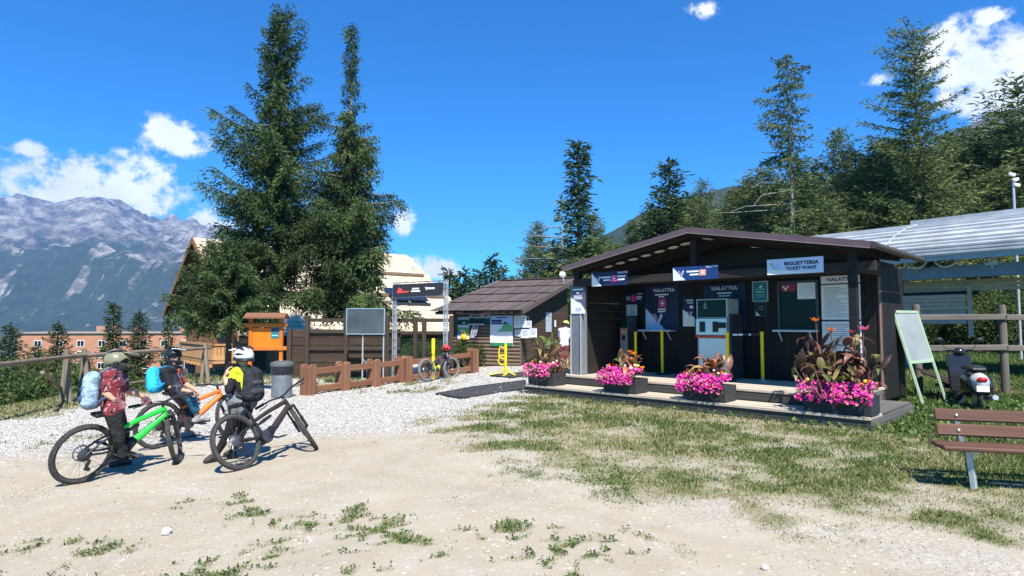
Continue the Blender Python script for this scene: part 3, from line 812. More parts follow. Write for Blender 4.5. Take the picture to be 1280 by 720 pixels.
# roof: two slopes from y .75 to 4.6, ridge at x = -3.4
RX, RZT, EL, ER, EZ = -3.4, 3.585, -6.70, -.12, 2.995
for sgn, xe in ((-1, EL), (1, ER)):
    b = MB(); b.prism([(RX, .78, RZT - .02), (xe, .78, EZ - .02), (xe, .78, EZ - .075), (RX, .78, RZT - .075)], (0, 3.3, 0)); rf = b.build('roof', DARK_Y, kiosk)
    b = MB(); b.prism([(RX, .755, RZT), (xe - sgn * -.02, .755, EZ - .003), (xe + sgn * .02, .755, EZ - .105), (RX, .755, RZT - .105)], (0, -.02, 0)); b.build('fascia', ROOFMETAL, rf)
    b = MB(); b.prism([(RX, .735, RZT - .108), (xe + sgn * .02, .735, EZ - .108), (xe + sgn * .02, .735, EZ - .122), (RX, .735, RZT - .122)], (0, .05, 0)); b.build('edge_trim', ROOFLIP, rf)
    n = 11
    dx, dz = (xe - RX), (EZ - RZT)
    ln = math.hypot(dx, dz)
    rot = (0, -math.atan2(dz, dx) if sgn > 0 else math.pi - math.atan2(dz, dx), 0)
    me = None
    for i in range(11):
        b_ = MB()
        if me is None:
            b_.box((0, 0, .012), (ln, .286, .012)); b_.box((0, .14, .027), (ln, .02, .03)); me = b_.mesh('roof_sheet', ROOFMETAL)
        link('roof_sheet', me, rf, ((RX + xe) / 2, .90 + .29 * i, (RZT + EZ) / 2 - .02), (0, math.atan2(-dz, dx) if sgn > 0 else math.atan2(dz, -dx), 0))
for i in range(6):
    y = 1.0 + i * .42
    b = MB()
    b.beam((RX, y, RZT - .13), (EL + .1, y, EZ - .125), .05, .08); b.beam((RX, y, RZT - .13), (ER - .1, y, EZ - .125), .05, .08)
    b.build('rafter', DARK_Y, kiosk)
b = MB(); b.tube([(ER + .075, .74, EZ - .075), (ER + .075, 4.05, EZ - .085)], .055, 10); gut = b.build('gutter', plain('brown gutter', (.06, .045, .04), .4), kiosk, True)
b = MB(); b.tube([(-.54, 2.93, 2.8), (-.54, 2.92, .3)], .018, 8); b.build('cable_pipe', plain('brown cable pipe', (.22, .13, .10), .5), kiosk, True)
discm = plain('pale soffit disc', (.55, .56, .55), .5)
for t_ in (5.83, 5.49, 5.14, 4.8, 4.45, 4.11, 3.81, 3.3):  # row of pale discs under the roof slope
    z_ = RZT - abs(-t_ - RX) * (RZT - EZ) / (RX - EL) - .20
    b = MB(); b.lathe([(.02, .012), (.11, .01), (.12, 0), (.09, -.012)], 14); b.build('soffit_disc', discm, kiosk, True, loc=(-t_, 1.42, z_ + .03), rot=(0, (-1 if t_ > 3.4 else 1) * .178, 0))
# ---------------------------------------------------------------- signs and boards hung on the kiosk
def text_mesh(s, size, mat, parent, loc, rot, sx=1.0, align='CENTER', bold=.0, name='lettering', depth=.002):
    cu = bpy.data.curves.new('lettering', 'FONT')
    cu.body = s; cu.size = size; cu.align_x = align; cu.align_y = 'CENTER'; cu.extrude = depth; cu.offset = bold; cu.resolution_u = 2
    o = bpy.data.objects.new('lettering', cu)
    me = bpy.data.meshes.new_from_object(o)
    bpy.data.objects.remove(o); bpy.data.curves.remove(cu)
    me.materials.clear(); me.materials.append(mat)
    return link(name, me, parent, loc, rot, (sx, 1, 1))
FACE = (math.pi / 2, 0, 0)                    # writing that faces local -y
def ksign(name, label, cat, px0, px1, pytop, pybot, w, mat, frame=None, th=.02, group=None):
    """flat panel on the upright plane at depth w, between two sight lines; local origin at its centre, face at y = 0"""
    x0, x1 = kpos(px0, w), kpos(px1, w)
    pm = (px0 + px1) / 2
    z1, z0 = kz(pm, pytop, w), kz(pm, pybot, w)
    t = thing(name, label, cat, kworld((x0 + x1) / 2, w, (z0 + z1) / 2), KRZ, group)
    W_, H_ = x1 - x0, z1 - z0
    b = MB(); b.span((-W_ / 2, 0, -H_ / 2), (W_ / 2, th, H_ / 2)); b.build('panel', mat, t)
    if frame:
        f = MB(); e = .018
        f.span((-W_ / 2 - e, -.012, H_ / 2), (W_ / 2 + e, th, H_ / 2 + e)); f.span((-W_ / 2 - e, -.012, -H_ / 2 - e), (W_ / 2 + e, th, -H_ / 2))
        f.span((-W_ / 2 - e, -.012, -H_ / 2), (-W_ / 2, th, H_ / 2)); f.span((W_ / 2, -.012, -H_ / 2), (W_ / 2 + e, th, H_ / 2)); f.build('frame', frame, t)
    return t, W_, H_
def flat(t, name, pts, mat, lift=.004):       # thin printed patch proud of the face
    b = MB(); b.prism([(x, -lift, z) for x, z in pts], (0, .0035, 0)); return b.build(name, mat, t)
def bars(t, name, rects, mat, lift=.005):     # rows of print too small to read
    b = MB()
    for (x0, x1, z0, z1) in rects: b.span((x0, -lift, z0), (x1, -lift + .003, z1))
    return b.build(name, mat, t)
def chev(t, cx, cz, s, ma, mb, lift=.007):    # the two-tone tick emblem
    flat(t, 'emblem_stroke', [(cx - s, cz + s * .8), (cx - s * .45, cz + s * .8), (cx + s * .25, cz - s * .6), (cx - s * .15, cz - s * .9)], ma, lift)
    flat(t, 'emblem_stroke', [(cx - s * .05, cz - s * .8), (cx + s * .3, cz - s * .75), (cx + s * .95, cz + s * .55), (cx + s * .5, cz + s * .85)], mb, lift + .003)
for lab, p0, p1, y0, y1, sq, body, inkm in (('blue and white sign with a pink square on the porch beam by the pillar', 740, 785, 339.5, 357, PINK, NAVY, PAPER),
                                           ('blue sign with an orange square hung on the porch beam below the roof peak', 842, 898.5, 332.5, 349.5, ORANGE_P, BLUE, WHITE)):
    t, w, h = ksign('hanging_sign', lab, 'sign', p0, p1, y0, y1, .96, body, group='signs on the porch beam')
    flat(t, 'white_corner', [(-w / 2, -h / 2), (-w / 2 + w * .28, -h / 2), (-w / 2, h * .46)], WHITE)
    chev(t, -w * .31, h * .02, .075, LILAC, SKYB)
    s = h * .24; cx = w * .13 if sq is PINK else w * .17
    flat(t, 'square_mark', [(cx - s, -s * .9), (cx + s, -s * .9), (cx + s, s * .9), (cx - s, s * .9)], sq, .006)
    bars(t, 'icon', [(cx - s * .5, cx + s * .5, -s * .1, s * .1), (cx - s * .1, cx + s * .1, -s * .5, s * .5)], WHITE, .009)
    bars(t, 'lettering', [(cx - s - .29, cx - s - .02, .015, .05), (cx - s - .22, cx - s - .02, -.05, -.015)] + ([(cx + s + .02, cx + s + .24, .02, .055), (cx + s + .02, cx + s + .21, -.05, -.01)] if sq is PINK else []), inkm)
    text_mesh('VIALATTEA', .052, inkm, t, (w * .37, -.005, h * .38), FACE, 1.0, bold=.001)
t, w, h = ksign('hanging_sign', 'white sign reading BIGLIETTERIA TICKET POINT hung on the porch beam', 'sign', 960, 1030.6, 322.5, 342, .95, WHITE, group='signs on the porch beam')
flat(t, 'pale_band', [(-w / 2, -.04), (-w * .3, -.06), (0, -.10), (w * .2, -h * .44), (w / 2, -h * .47), (w / 2, h / 2), (-w / 2, h / 2)], plain('pale blue print ground', (.56, .64, .80), .5, 0, .05), .003)
flat(t, 'ribbon', [(-w * .46, .06), (-w * .42, .09), (-w * .33, -.03), (-w * .26, -.055), (-w * .35, -.06)], plain('ochre print', (.45, .40, .22), .5), .006)
flat(t, 'ribbon', [(-w * .38, .03), (-w * .30, .07), (-w * .24, .02), (-w * .27, -.055), (-w * .35, -.04)], SKYB, .007)
text_mesh('BIGLIETTERIA', .088, INK, t, (w * .12, -.006, .045), FACE, 1.12, bold=.0032)
text_mesh('TICKET POINT', .078, INK, t, (w * .12, -.006, -.045), FACE, 1.05, bold=.0026)
t, w, h = ksign('pillar_sign', 'grey and white sign panel on the head of the grey porch pillar', 'sign', 713.8, 731.4, 359.5, 392, .985, plain('slate print', (.10, .10, .15), .5), th=.012)
flat(t, 'white_corner', [(-w / 2, -h / 2), (w / 2, -h / 2), (w / 2, -h * .38), (w * .18, -h * .1), (-w * .1, -h * .04), (-w / 2, h * .12)], WHITE)
bars(t, 'lettering', [(-w * .38, w * .38, h * .4, h * .45), (-w * .28, w * .26, h * .16, h * .19), (-w * .3, w * .3, h * .1, h * .135), (-w * .32, w * .32, h * .05, h * .08), (-w * .1, w * .06, h * .26, h * .33)], WHITE)
bars(t, 'small_print', [(-w * .15, w * .2, -h * .3, -h * .285), (-w * .2, w * .25, -h * .35, -h * .335), (-w * .18, w * .2, -h * .40, -h * .385)], GREYINK, .0075)
WP = DW - .02
t, w, h = ksign('wall_poster', 'small navy poster with a pink square left of the big navy poster', 'poster', 764, 805, 366, 380.5, WP, NAVY)
flat(t, 'white_corner', [(-w / 2, -h / 2), (-w * .26, -h / 2), (-w / 2, h * .48)], SKYB)
flat(t, 'square_mark', [(w * .13, -h * .28), (w * .25, -h * .28), (w * .25, h * .28), (w * .13, h * .28)], PINK, .006)
bars(t, 'lettering', [(-w * .2, w * .09, .02, .045), (-.02, w * .09, -.035, -.01), (w * .28, w * .44, .02, .05), (w * .28, w * .42, -.03, -.005), (w * .3, w * .46, h * .36, h * .41)], PAPER)
t, w, h = ksign('notice_sheet', 'pale printed notice above the slim ticket machine', 'notice', 777, 796, 381, 394.5, WP - .004, PAPER, th=.006)
bars(t, 'small_print', [(-w * .42, -w * .05, h * (.36 - .1 * i), h * (.40 - .1 * i)) for i in range(8)] + [(w * .05, w * .42, h * (.36 - .1 * i), h * (.40 - .1 * i)) for i in range(8)], GREYINK)
t, w, h = ksign('wall_poster', 'big navy poster with a white corner and pink square over the middle shelf', 'poster', 807, 848.5, 357, 412.5, WP, NAVY)
flat(t, 'white_corner', [(-w / 2, -h / 2), (w * .1, -h / 2), (-w / 2, 0)], SKYB)
chev(t, -w * .12, -h * .24, .15, LILAC, SKYB)
text_mesh('VIALATTEA', .115, PAPER, t, (w * .06, -.005, h * .39), FACE, 1.05, bold=.001)
flat(t, 'square_mark', [(-w * .1, h * .0), (w * .13, h * .0), (w * .13, h * .2), (-w * .1, h * .2)], plain('dull pink square', (.42, .05, .20), .5), .006)
bars(t, 'icon', [(-w * .04, w * .07, h * .09, h * .11), (0, w * .03, h * .04, h * .16)], PAPER, .009)
bars(t, 'lettering', [(-w * .2, w * .2, h * .28, h * .31), (-w * .09, w * .08, h * .235, h * .26), (-w * .12, w * .12, -h * .05, -h * .02), (-w * .12, w * .1, -h * .1, -h * .07)], PAPER)
t, w, h = ksign('wall_poster', 'narrow upright poster, navy above and white below, beside the large ticket machine', 'poster', 853.5, 868, 372, 408, WP, NAVY)
flat(t, 'white_corner', [(-w / 2, -h / 2), (w / 2, -h / 2), (w / 2, -h * .2), (-w / 2, .06)], WHITE)
chev(t, w * .1, -h * .06, .075, LILAC, SKYB)
bars(t, 'lettering', [(-w * .2, w * .4, h * .38, h * .42), (-w * .1, w * .4, h * .3, h * .33), (w * .1, w * .4, h * .12, h * .22)], PAPER)
t, w, h = ksign('wall_poster', 'navy board with white heading partly hidden behind the large ticket machine', 'poster', 880, 932, 355.5, 412, WP, NAVY)
text_mesh('VIALATTEA', .12, PAPER, t, (-w * .0, -.005, h * .41), FACE, 1.05, bold=.001)
bars(t, 'lettering', [(-w * .16, w * .18, h * .29, h * .325), (-w * .13, w * .15, h * .23, h * .26)], PAPER)
flat(t, 'square_mark', [(w * .06, -.1), (w * .16, -.1), (w * .16, .17), (w * .06, .17)], plain('dull pink mark', (.42, .05, .20), .5), .006)
t, w, h = ksign('notice_sheet', 'teal notice in a grey frame left of the ticket window', 'notice', 942, 959.5, 352.5, 376, WP, TEAL, STEEL)
bars(t, 'lettering', [(-w * .35, w * .35, h * .1, h * .13), (-w * .32, w * .3, -.02, 0), (-w * .35, w * .35, -h * .2, -h * .18), (-w * .25, w * .3, -h * .3, -h * .285)], TEALINK)
flat(t, 'emblem', [(-w * .1, h * .2), (w * .04, h * .17), (w * .18, h * .33), (w * .03, h * .3)], PAPER, .006)
t, w, h = ksign('notice_sheet', 'small dark notice just below the teal one', 'notice', 944.5, 957.5, 379, 395, WP, BLACK, DKSTEEL)
bars(t, 'lettering', [(-w * .25, w * .25, h * .2, h * .24), (-w * .3, w * .3, 0, .012)], GREYINK)
flat(t, 'white_corner', [(-w * .48, -h * .47), (-w * .05, -h * .45), (-w * .3, -h * .3), (-w * .48, -h * .1)], PAPER)
# price lists right of the window
t, w, h = ksign('price_board', 'tall white price list in three panels beside the ticket window', 'board', 1027, 1076, 344.5, 470, WP, DKSTEEL)
for k, (a, c) in enumerate(((0, .075), (.09, .44), (.46, .98))):
    flat(t, 'price_panel', [(-w / 2, h * (.5 - c)), (w / 2, h * (.5 - c)), (w / 2, h * (.5 - a)), (-w / 2, h * (.5 - a))], PAPER, .006)
text_mesh('VIALATTEA', .1, INK, t, (w * .02, -.008, h * .462), FACE, 1.1, bold=.002)
rr = random.Random(3)
bars(t, 'small_print', [(-w * .42, -w * .42 + w * rr.uniform(.3, .8), h * (.38 - .0165 * i), h * (.385 - .0165 * i)) for i in range(19)] + [(-w * .42, -w * .42 + w * rr.uniform(.5, .84), h * (.005 - .022 * i), h * (.012 - .022 * i)) for i in range(16)], GREYINK, .009)
# ticket window and shelves (parts of the kiosk)
def kpart(name, mat, b, parent=kiosk, **k): return b.build(name, mat, parent, **k)
x0, x1 = kpos(976, DW), kpos(1021, DW); z1, z0 = kz(998, 354, DW), kz(998, 411, DW)
b = MB(); e = .05
for a, c in (((x0 - e, z0 - e), (x1 + e, z0)), ((x0 - e, z1), (x1 + e, z1 + e)), ((x0 - e, z0), (x0, z1)), ((x1, z0), (x1 + e, z1))): b.span((a[0], DW - .06, a[1]), (c[0], DW - .002, c[1]))
wf = kpart('ticket_window', DKSTEEL, b)
b = MB(); b.span((x0, DW - .02, z0), (x1, DW - .008, z1)); kpart('pane', DARKGLASS, b, wf)
b = MB(); b.span((x0 + .01, DW - .028, z1 - .17), (x0 + .33, DW - .023, z1 - .01)); kpart('red_sticker', RED, b, wf)
b = MB(); b.prism([(x0 + .05, DW - .031, z1 - .05), (x0 + .08, DW - .031, z1 - .05), (x0 + .12, DW - .031, z1 - .12), (x0 + .16, DW - .031, z1 - .05), (x0 + .19, DW - .031, z1 - .05), (x0 + .12, DW - .031, z1 - .16)], (0, .002, 0)); kpart('sticker_emblem', WHITE, b, wf)
b = MB(); b.span((x0 + .36, DW - .028, z1 - .34), (x1 - .01, DW - .023, z1 + .01)); kpart('window_notice', PAPER, b, wf)
b = MB()
for i in range(5): b.span((x0 + .4, DW - .031, z1 - .06 - .05 * i), (x1 - .05, DW - .029, z1 - .045 - .05 * i))
kpart('small_print', SKYB, b, wf)
SHELF = plain('pale grey shelf', (.50, .55, .60), .45)
for pa, pb, zz in ((970, 1023, kz(996, 413.5, DW)), (803, 844, kz(823, 413.2, DW))):
    xa, xb = kpos(pa, DW), kpos(pb, DW)
    b = MB(); b.span((xa, DW - .24, zz - .02), (xb, DW - .005, zz + .02)); sh = kpart('shelf', SHELF, b, bevel=.004)
    b = MB()
    for xx in (xa + .12, xb - .12): b.beam((xx, DW - .2, zz - .02), (xx, DW - .02, zz - .22), .025, .02, up=(1, 0, 0))
    kpart('bracket', SHELF, b, sh)
b = MB(); b.box((kpos(1077, 1.2), 1.25, 2.62), (.12, .1, .09)); fl = b.build('flood_lamp', STEEL, kiosk, bevel=.01)
# ---------------------------------------------------------------- ticket machines
def slim_machine():
    w0 = 2.35
    xa, xb = kpos(774.5, w0), kpos(784, w0)
    t = thing('ticket_machine', 'slim grey ticket terminal standing below the pale notice', 'machine', kworld((xa + xb) / 2, w0, ZD), KRZ)
    h = kz(779, 395, w0) - ZD
    hw = (xb - xa) / 2
    b = MB(); b.span((-hw, .012, 0), (hw, .42, h)); b.build('cabinet', DKSTEEL, t, bevel=.01)
    b = MB(); b.span((-hw + .006, 0, .08), (hw - .006, .01, h - .3)); b.build('front_panel', ALU, t)
    b = MB(); b.span((-hw + .01, -.006, h - .29), (hw - .01, .01, h - .03)); b.build('screen', SCREEN, t)
    b = MB(); b.span((-hw + .04, -.012, h - .42), (hw - .04, .0, h - .34)); b.build('ticket_slot', plain('orange slot', (.7, .22, .08), .5), t)
    b = MB(); b.span((-.04, -.014, h - .6), (.04, 0, h - .48)); b.build('card_reader', BLACK, t)
def big_machine():
    w0 = 2.2
    xa, xb = kpos(870.5, w0), kpos(909, w0)
    t = thing('ticket_machine', 'large silver ticket machine with a dark upper screen', 'machine', kworld((xa + xb) / 2, w0, ZD), KRZ)
    hw = (xb - xa) / 2
    Z = lambda py: kz(889, py, w0) - ZD
    b = MB(); b.span((-hw, .03, .1), (hw, .55, Z(373.5))); b.span((-hw + .04, .08, 0), (hw - .04, .5, .1)); b.build('cabinet', STEEL, t, bevel=.01)
    b = MB(); b.span((-hw, 0, Z(397.5)), (hw, .03, Z(373.5))); fr = b.build('screen_frame', STEEL, t, bevel=.006)
    b = MB(); b.span((-hw + .03, -.006, Z(396.5)), (hw - .03, .0, Z(375))); sc = b.build('screen', SCREEN, fr)
    b = MB()
    zc = Z(384); xq = -hw * .4
    b.tube([(xq, -.01, zc + .11), (xq + .02, -.01, zc + .05), (xq + .03, -.01, zc), (xq, -.01, zc - .03), (xq - .03, -.01, zc), (xq - .02, -.01, zc + .05)], .008, 6, closed=True); b.build('screen_symbol', TEALINK, sc)
    b = MB(); b.span((-hw, -.05, Z(419)), (hw, .03, Z(398))); mid = b.build('middle_panel', ALU, t, bevel=.008)
    for xx, w_, za, zb in ((-.55, .17, 402, 415), (.3, .17, 402, 415), (.72, .26, 403, 410)):
        b = MB(); b.span((xx * hw - w_ * hw, -.075, Z(zb)), (xx * hw + w_ * hw, -.051, Z(za))); q = b.build('card_reader', BLACK, mid, bevel=.006)
    b = MB(); b.span((-hw - .005, -.055, Z(422)), (hw + .005, .03, Z(419.4))); b.build('red_strip', plain('red lip', (.45, .06, .03), .5), t)
    b = MB(); b.span((-hw + .05, .0, .12), (hw - .03, .03, Z(422.5))); b.build('lower_door', ALU, t, bevel=.006)
    b = MB(); b.span((hw + .012, .05, .02), (hw + .05, .62, Z(393))); b.build('side_screen', DKSTEEL, t)
slim_machine(); big_machine()
# ---------------------------------------------------------------- belt posts
def belt_post(px, w, lab, ytop=414.5, belt=None, base=BLACK):
    x = kpos(px, w)
    t = thing('barrier_post', lab, 'barrier post', kworld(x, w, ZD), KRZ, 'yellow barrier posts on the deck')
    h = max(.95, kz(px, ytop, w) - ZD)
    b = MB(); b.lathe([(.17, 0), (.17, .012), (.15, .022), (.05, .03), (.045, .05)], 24); b.build('base', base, t, True)
    b = MB(); b.lathe([(.034, .03), (.034, h - .07)], 14); b.build('pole', YELLOW, t, True)
    b = MB(); b.lathe([(.04, h - .07), (.04, h - .005), (.032, h)], 14); b.build('belt_head', YELLOW, t, True)
    return x, h
belt_post(794, 2.35, 'yellow barrier post between the slim ticket machine and the middle shelf')
belt_post(827, 2.45, 'yellow barrier post with a black foot in front of the middle shelf', 412)
xa, ha = belt_post(908.5, 1.95, 'yellow barrier post standing in front of the large ticket machine', 415)
xb, hb_ = belt_post(951.5, 2.45, 'yellow barrier post holding the black belt left of the ticket window', 414.5, base=STEEL)
pa, pb = Vector(kworld(xa, 1.95, ZD + ha - .06)), Vector(kworld(xb, 2.45, ZD + hb_ - .06))
t = thing('barrier_belt', 'black belt with white dashes stretched between two yellow barrier posts', 'belt', pa)
b = MB(); b.beam((0, 0, 0), pb - pa, .004, .05); b.build('webbing', BLACK, t)
for k in (.16, .32, .62):
    q = (pb - pa); off = Vector((-.70711, -.70711, 0)) * .004
    b = MB(); b.beam(q * k + off, q * (k + (.13 if k < .6 else .06)) + off, .004, .036); b.build('white_dash', WHITE, t)

# ---------------------------------------------------------------- planters
def mat_leaf(name, a, c, rib):
    q = N(name)
    f = q.noise(9, 4)
    col = q.ramp(f, [(.3, a), (.7, c)])
    q.b.inputs['Specular IOR Level'].default_value = .45
    q.done(col, .42)
    tr = q.n.new('ShaderNodeBsdfTranslucent'); q.l.new(col, tr.inputs[0])
    mx = q.n.new('ShaderNodeMixShader'); mx.inputs[0].default_value = .3
    q.l.new(q.b.outputs[0], mx.inputs[1]); q.l.new(tr.outputs[0], mx.inputs[2]); q.l.new(mx.outputs[0], q.n['Material Output'].inputs['Surface'])
    return q.m
LEAFM = {'bronze': mat_leaf('bronze canna leaf', (.15, .06, .045), (.30, .15, .10), None), 'olive': mat_leaf('olive canna leaf', (.16, .14, .04), (.30, .25, .10), None),
         'green': mat_leaf('green leaf', (.06, .11, .03), (.16, .21, .06), None), 'tan': mat_leaf('tan dried leaf', (.42, .25, .10), (.58, .38, .17), None), 'rust': mat_leaf('rust canna leaf', (.42, .13, .05), (.60, .24, .10), None),
         'dark': mat_leaf('dark canna leaf', (.035, .022, .02), (.09, .05, .04), None)}
def leaf_mesh(L, Wd, curl, fold, mat):
    """broad pointed leaf growing along +z then arching to +x, with a folded midrib"""
    b = MB(); n = 7; vs = []
    for i in range(n + 1):
        s = i / n
        a = curl * s * s
        x, z = L * s * math.sin(a) * .9, L * s * math.cos(a * .8)
        wd = Wd * (math.sin(math.pi * min(1, s * .96 + .04) ** .8) + .03)
        if i == n: wd = .002
        for k in (-1, -.5, 0, .5, 1):
            vs.append((x + abs(k) * wd * fold * .6, k * wd, z + abs(k) * wd * .15))
    fs = [(i * 5 + k, i * 5 + k + 1, (i + 1) * 5 + k + 1, (i + 1) * 5 + k) for i in range(n) for k in range(4)]
    b.add(vs, fs)
    return b.mesh('canna_leaf', mat, True)
LEAVES = {k: [leaf_mesh(1, .17, c, .5, m) for c in (.35, .8, 1.35)] for k, m in LEAFM.items()}
FLOWERM = {'magenta': mat_leaf('magenta petunia petals', (.72, .012, .30), (.88, .05, .46), None), 'pink': mat_leaf('pink petunia petals', (.80, .10, .26), (.92, .26, .42), None),
           'orange': mat_leaf('orange marigold petals', (.85, .16, .01), (.95, .32, .03), None), 'yellow': mat_leaf('yellow marigold petals', (.88, .55, .02), (.95, .72, .08), None),
           'red': mat_leaf('red petals', (.72, .03, .02), (.85, .09, .04), None), 'white': mat_leaf('white petals', (.82, .80, .78), (.9, .9, .88), None)}
def blossom_cloud(rng, n, spot, r, col):
    """many small five-lobed blossoms as one mesh"""
    b = MB()
    for _ in range(n):
        p, d = spot()
        x, y, z = basis(d + Vector((rng.gauss(0, .35), rng.gauss(0, .35), rng.gauss(0, .35))), (rng.gauss(0, 1), rng.gauss(0, 1), 1))
        rad = r * rng.uniform(.75, 1.2)
        vs = [p - z * rad * .35]
        for j in range(10):
            a = 2 * math.pi * j / 10
            q = rad * (1.0 if j % 2 else .78)
            vs.append(p + x * q * math.cos(a) + y * q * math.sin(a) + z * rad * (.12 if j % 2 else 0))
        b.add(vs, [(0, 1 + j, 1 + (j + 1) % 10) for j in range(10)])
    return b
def planter(label, x0, length, hbox, plants, seed, blooms, extra=(), dep=.46):
    rng = random.Random(seed)
    t = thing('flower_planter', label, 'planter', kworld(x0 + length / 2, .07, ZL), KRZ, 'flower planters on the kiosk step')
    L = length / 2
    th = .022
    for nm, a, c in (('planter_board', (-L, 0, .015), (L, th, hbox)), ('planter_board', (-L, dep - th, .015), (L, dep, hbox)), ('end_board', (-L, th + .001, .012), (-L + th, dep - th - .001, hbox - .003)), ('end_board', (L - th, th + .001, .012), (L, dep - th - .001, hbox - .003))):
        b = MB(); b.span(a, c); b.build(nm, PLANTER, t, bevel=.004)
    b = MB(); b.span((-L + th, th, .02), (L - th, dep - th, hbox - .05)); b.build('soil', plain('dark potting soil', (.04, .028, .02), .95, 0, .4, 20, .5), t)
    # trailing petunias over the front edge
    def front():
        x = rng.uniform(-L * 1.14, L * 1.10)
        u = rng.random()
        if u < .6:                           # the mound along the front, hanging over the edge
            a = rng.uniform(-.25, 1.5)
            p = Vector((x, .02 - .17 * math.cos(a) * 1.0, hbox - .05 + .21 * math.sin(a) + .02 * rng.gauss(0, 1)))
            return p, Vector((rng.gauss(0, .3), -1, .7 * math.sin(a) + .35))
        p = Vector((x, rng.uniform(.0, .3), hbox + .12 + rng.uniform(0, .09)))
        return p, Vector((rng.gauss(0, .4), -.6, 1))
    for col, n, r in blooms:
        o = blossom_cloud(rng, int(n * 1.5), front, r, col).build('petunia_blossoms', FLOWERM[col], t); o['kind'] = 'stuff'
    def fol():
        p, d = front(); return p + Vector((0, .035, -.03)), d
    P, D = [], []
    for _ in range(800):
        p, d = fol(); P.append(p); D.append(d + Vector((rng.gauss(0, .8), rng.gauss(0, .8), rng.gauss(0, .8))))
    r2 = np.random.default_rng(seed)
    V, Fq = leaf_quads(np.array(P), np.array([tuple(d) for d in D]), np.full(len(P), .055), np.full(len(P), .014), r2)
    o = link('green_foliage', np_mesh('green_foliage', V, Fq, FOL_BUSH, np.repeat(r2.random(len(P)), 4)), t); o['kind'] = 'stuff'
    # marigolds behind the petunias
    def mid():
        return Vector((rng.uniform(-L, L), rng.uniform(.06, .36), hbox + .17 + rng.uniform(0, .11))), Vector((rng.gauss(0, .4), -.8, .8))
    for col, n in (('orange', 7), ('yellow', 6), ('red', 6), ('white', 8)):
        for _ in range(n):
            p, d = mid(); b = MB(); x, y, z = basis(d)
            for k, (rr_, up) in enumerate(((.034, 0), (.025, .012), (.014, .02))):
                b.add([p + z * up] + [p + (x * math.cos(2 * math.pi * j / 9) + y * math.sin(2 * math.pi * j / 9)) * rr_ * rng.uniform(.85, 1.1) + z * (up - .006) for j in range(9)], [(0, 1 + j, 1 + (j + 1) % 9) for j in range(9)])
            b.build('marigold', FLOWERM[col], t)
    # cannas: each broad leaf its own piece
    for (cx, cy, kind, n, hmin, hmax, Lmin, Lmax, spread) in plants:
        st = MB()
        for i in range(n):
            az = rng.uniform(0, 6.283); h0 = rng.uniform(hmin, hmax); ln = rng.uniform(Lmin, Lmax)
            k = kind[rng.randrange(len(kind))]
            base = Vector((cx + rng.gauss(0, spread), cy + rng.gauss(0, spread * .5), hbox + h0))
            o = link('canna_leaf', LEAVES[k][rng.randrange(3)], t, base, (rng.gauss(0, .35), rng.gauss(.35, .35), az), (ln, ln * rng.uniform(.85, 1.35), ln))
            st.tube([(cx + (base.x - cx) * .5, base.y, hbox - .05), base], [.011, .007], 5, cap=False)
        st.build('canna_stem', LEAFM['bronze'], t)
    for (x, y, z, col, s) in extra:          # canna flower heads on their stalks
        b = MB()
        for j in range(9):
            az = j * 2.4; d = Vector((math.cos(az) * .7, math.sin(az) * .7, .8 - .06 * j)).normalized()
            sx, sy, sz = basis(d)
            p = Vector((x, y, hbox + z))
            l = s * rng.uniform(.7, 1.1)
            b.add([p, p + d * l * .5 + sx * l * .28, p + d * l + sz * .01, p + d * l * .5 - sx * l * .28], [(0, 1, 2, 3)])
        f = b.build('canna_flower', FLOWERM[col], t)
        b = MB(); b.tube([(x * .8, y, hbox), (x, y, hbox + z)], [.01, .006], 5, cap=False); b.build('flower_stalk', LEAFM['bronze'], f)
    return t
PLANTER = wood('dark grey planter boards', (.024, .026, .027), (.055, .058, .06), 0, .6, 14, .2)
planter('flower planter at the grey pillar, with olive leaves and reddish sprays', -7.2, .78, .30,
        [(-.08, .25, ('olive', 'tan', 'olive', 'green'), 40, .10, .72, .18, .34, .17), (.26, .3, ('bronze', 'green', 'bronze'), 26, .1, .5, .12, .26, .11)], 101, (('magenta', 60, .030), ('pink', 110, .031)),
        [(.3, .3, .5, 'pink', .06), (.22, .28, .42, 'pink', .06)])
planter('flower planter with one rust coloured leaf, in front of the slim ticket machine', -5.02, .80, .30,
        [(.02, .22, ('rust', 'bronze', 'tan'), 9, .12, .36, .3, .42, .08), (.1, .25, ('bronze', 'green'), 16, .06, .36, .16, .28, .13)], 102, (('magenta', 150, .031), ('pink', 70, .031)),
        [(.24, .2, .48, 'orange', .10), (.12, .22, .52, 'orange', .08)])
planter('flower planter with tall tan and bronze leaves, in front of the large ticket machine', -3.17, .84, .30,
        [(.02, .24, ('tan', 'bronze', 'rust', 'dark'), 38, .02, .38, .22, .36, .12), (-.05, .1, ('tan', 'olive'), 4, .05, .15, .24, .32, .12)], 103, (('magenta', 170, .032), ('pink', 70, .031)))
planter('largest flower planter with towering bronze cannas, at the end of the step', -.98, 1.0, .30,
        [(-.15, .27, ('bronze', 'dark', 'bronze', 'olive'), 64, .06, .80, .26, .40, .24), (.24, .27, ('bronze', 'dark', 'olive'), 40, .06, .62, .24, .38, .18), (.0, .14, ('olive', 'green', 'tan', 'olive'), 46, .04, .42, .18, .28, .32)], 104,
        (('magenta', 190, .030), ('pink', 120, .030)),
        [(-.34, .2, 1.16, 'orange', .11), (-.1, .2, 1.0, 'orange', .10), (.36, .25, 1.02, 'pink', .11), (.18, .3, .98, 'red', .06), (.22, .3, .9, 'red', .05)])
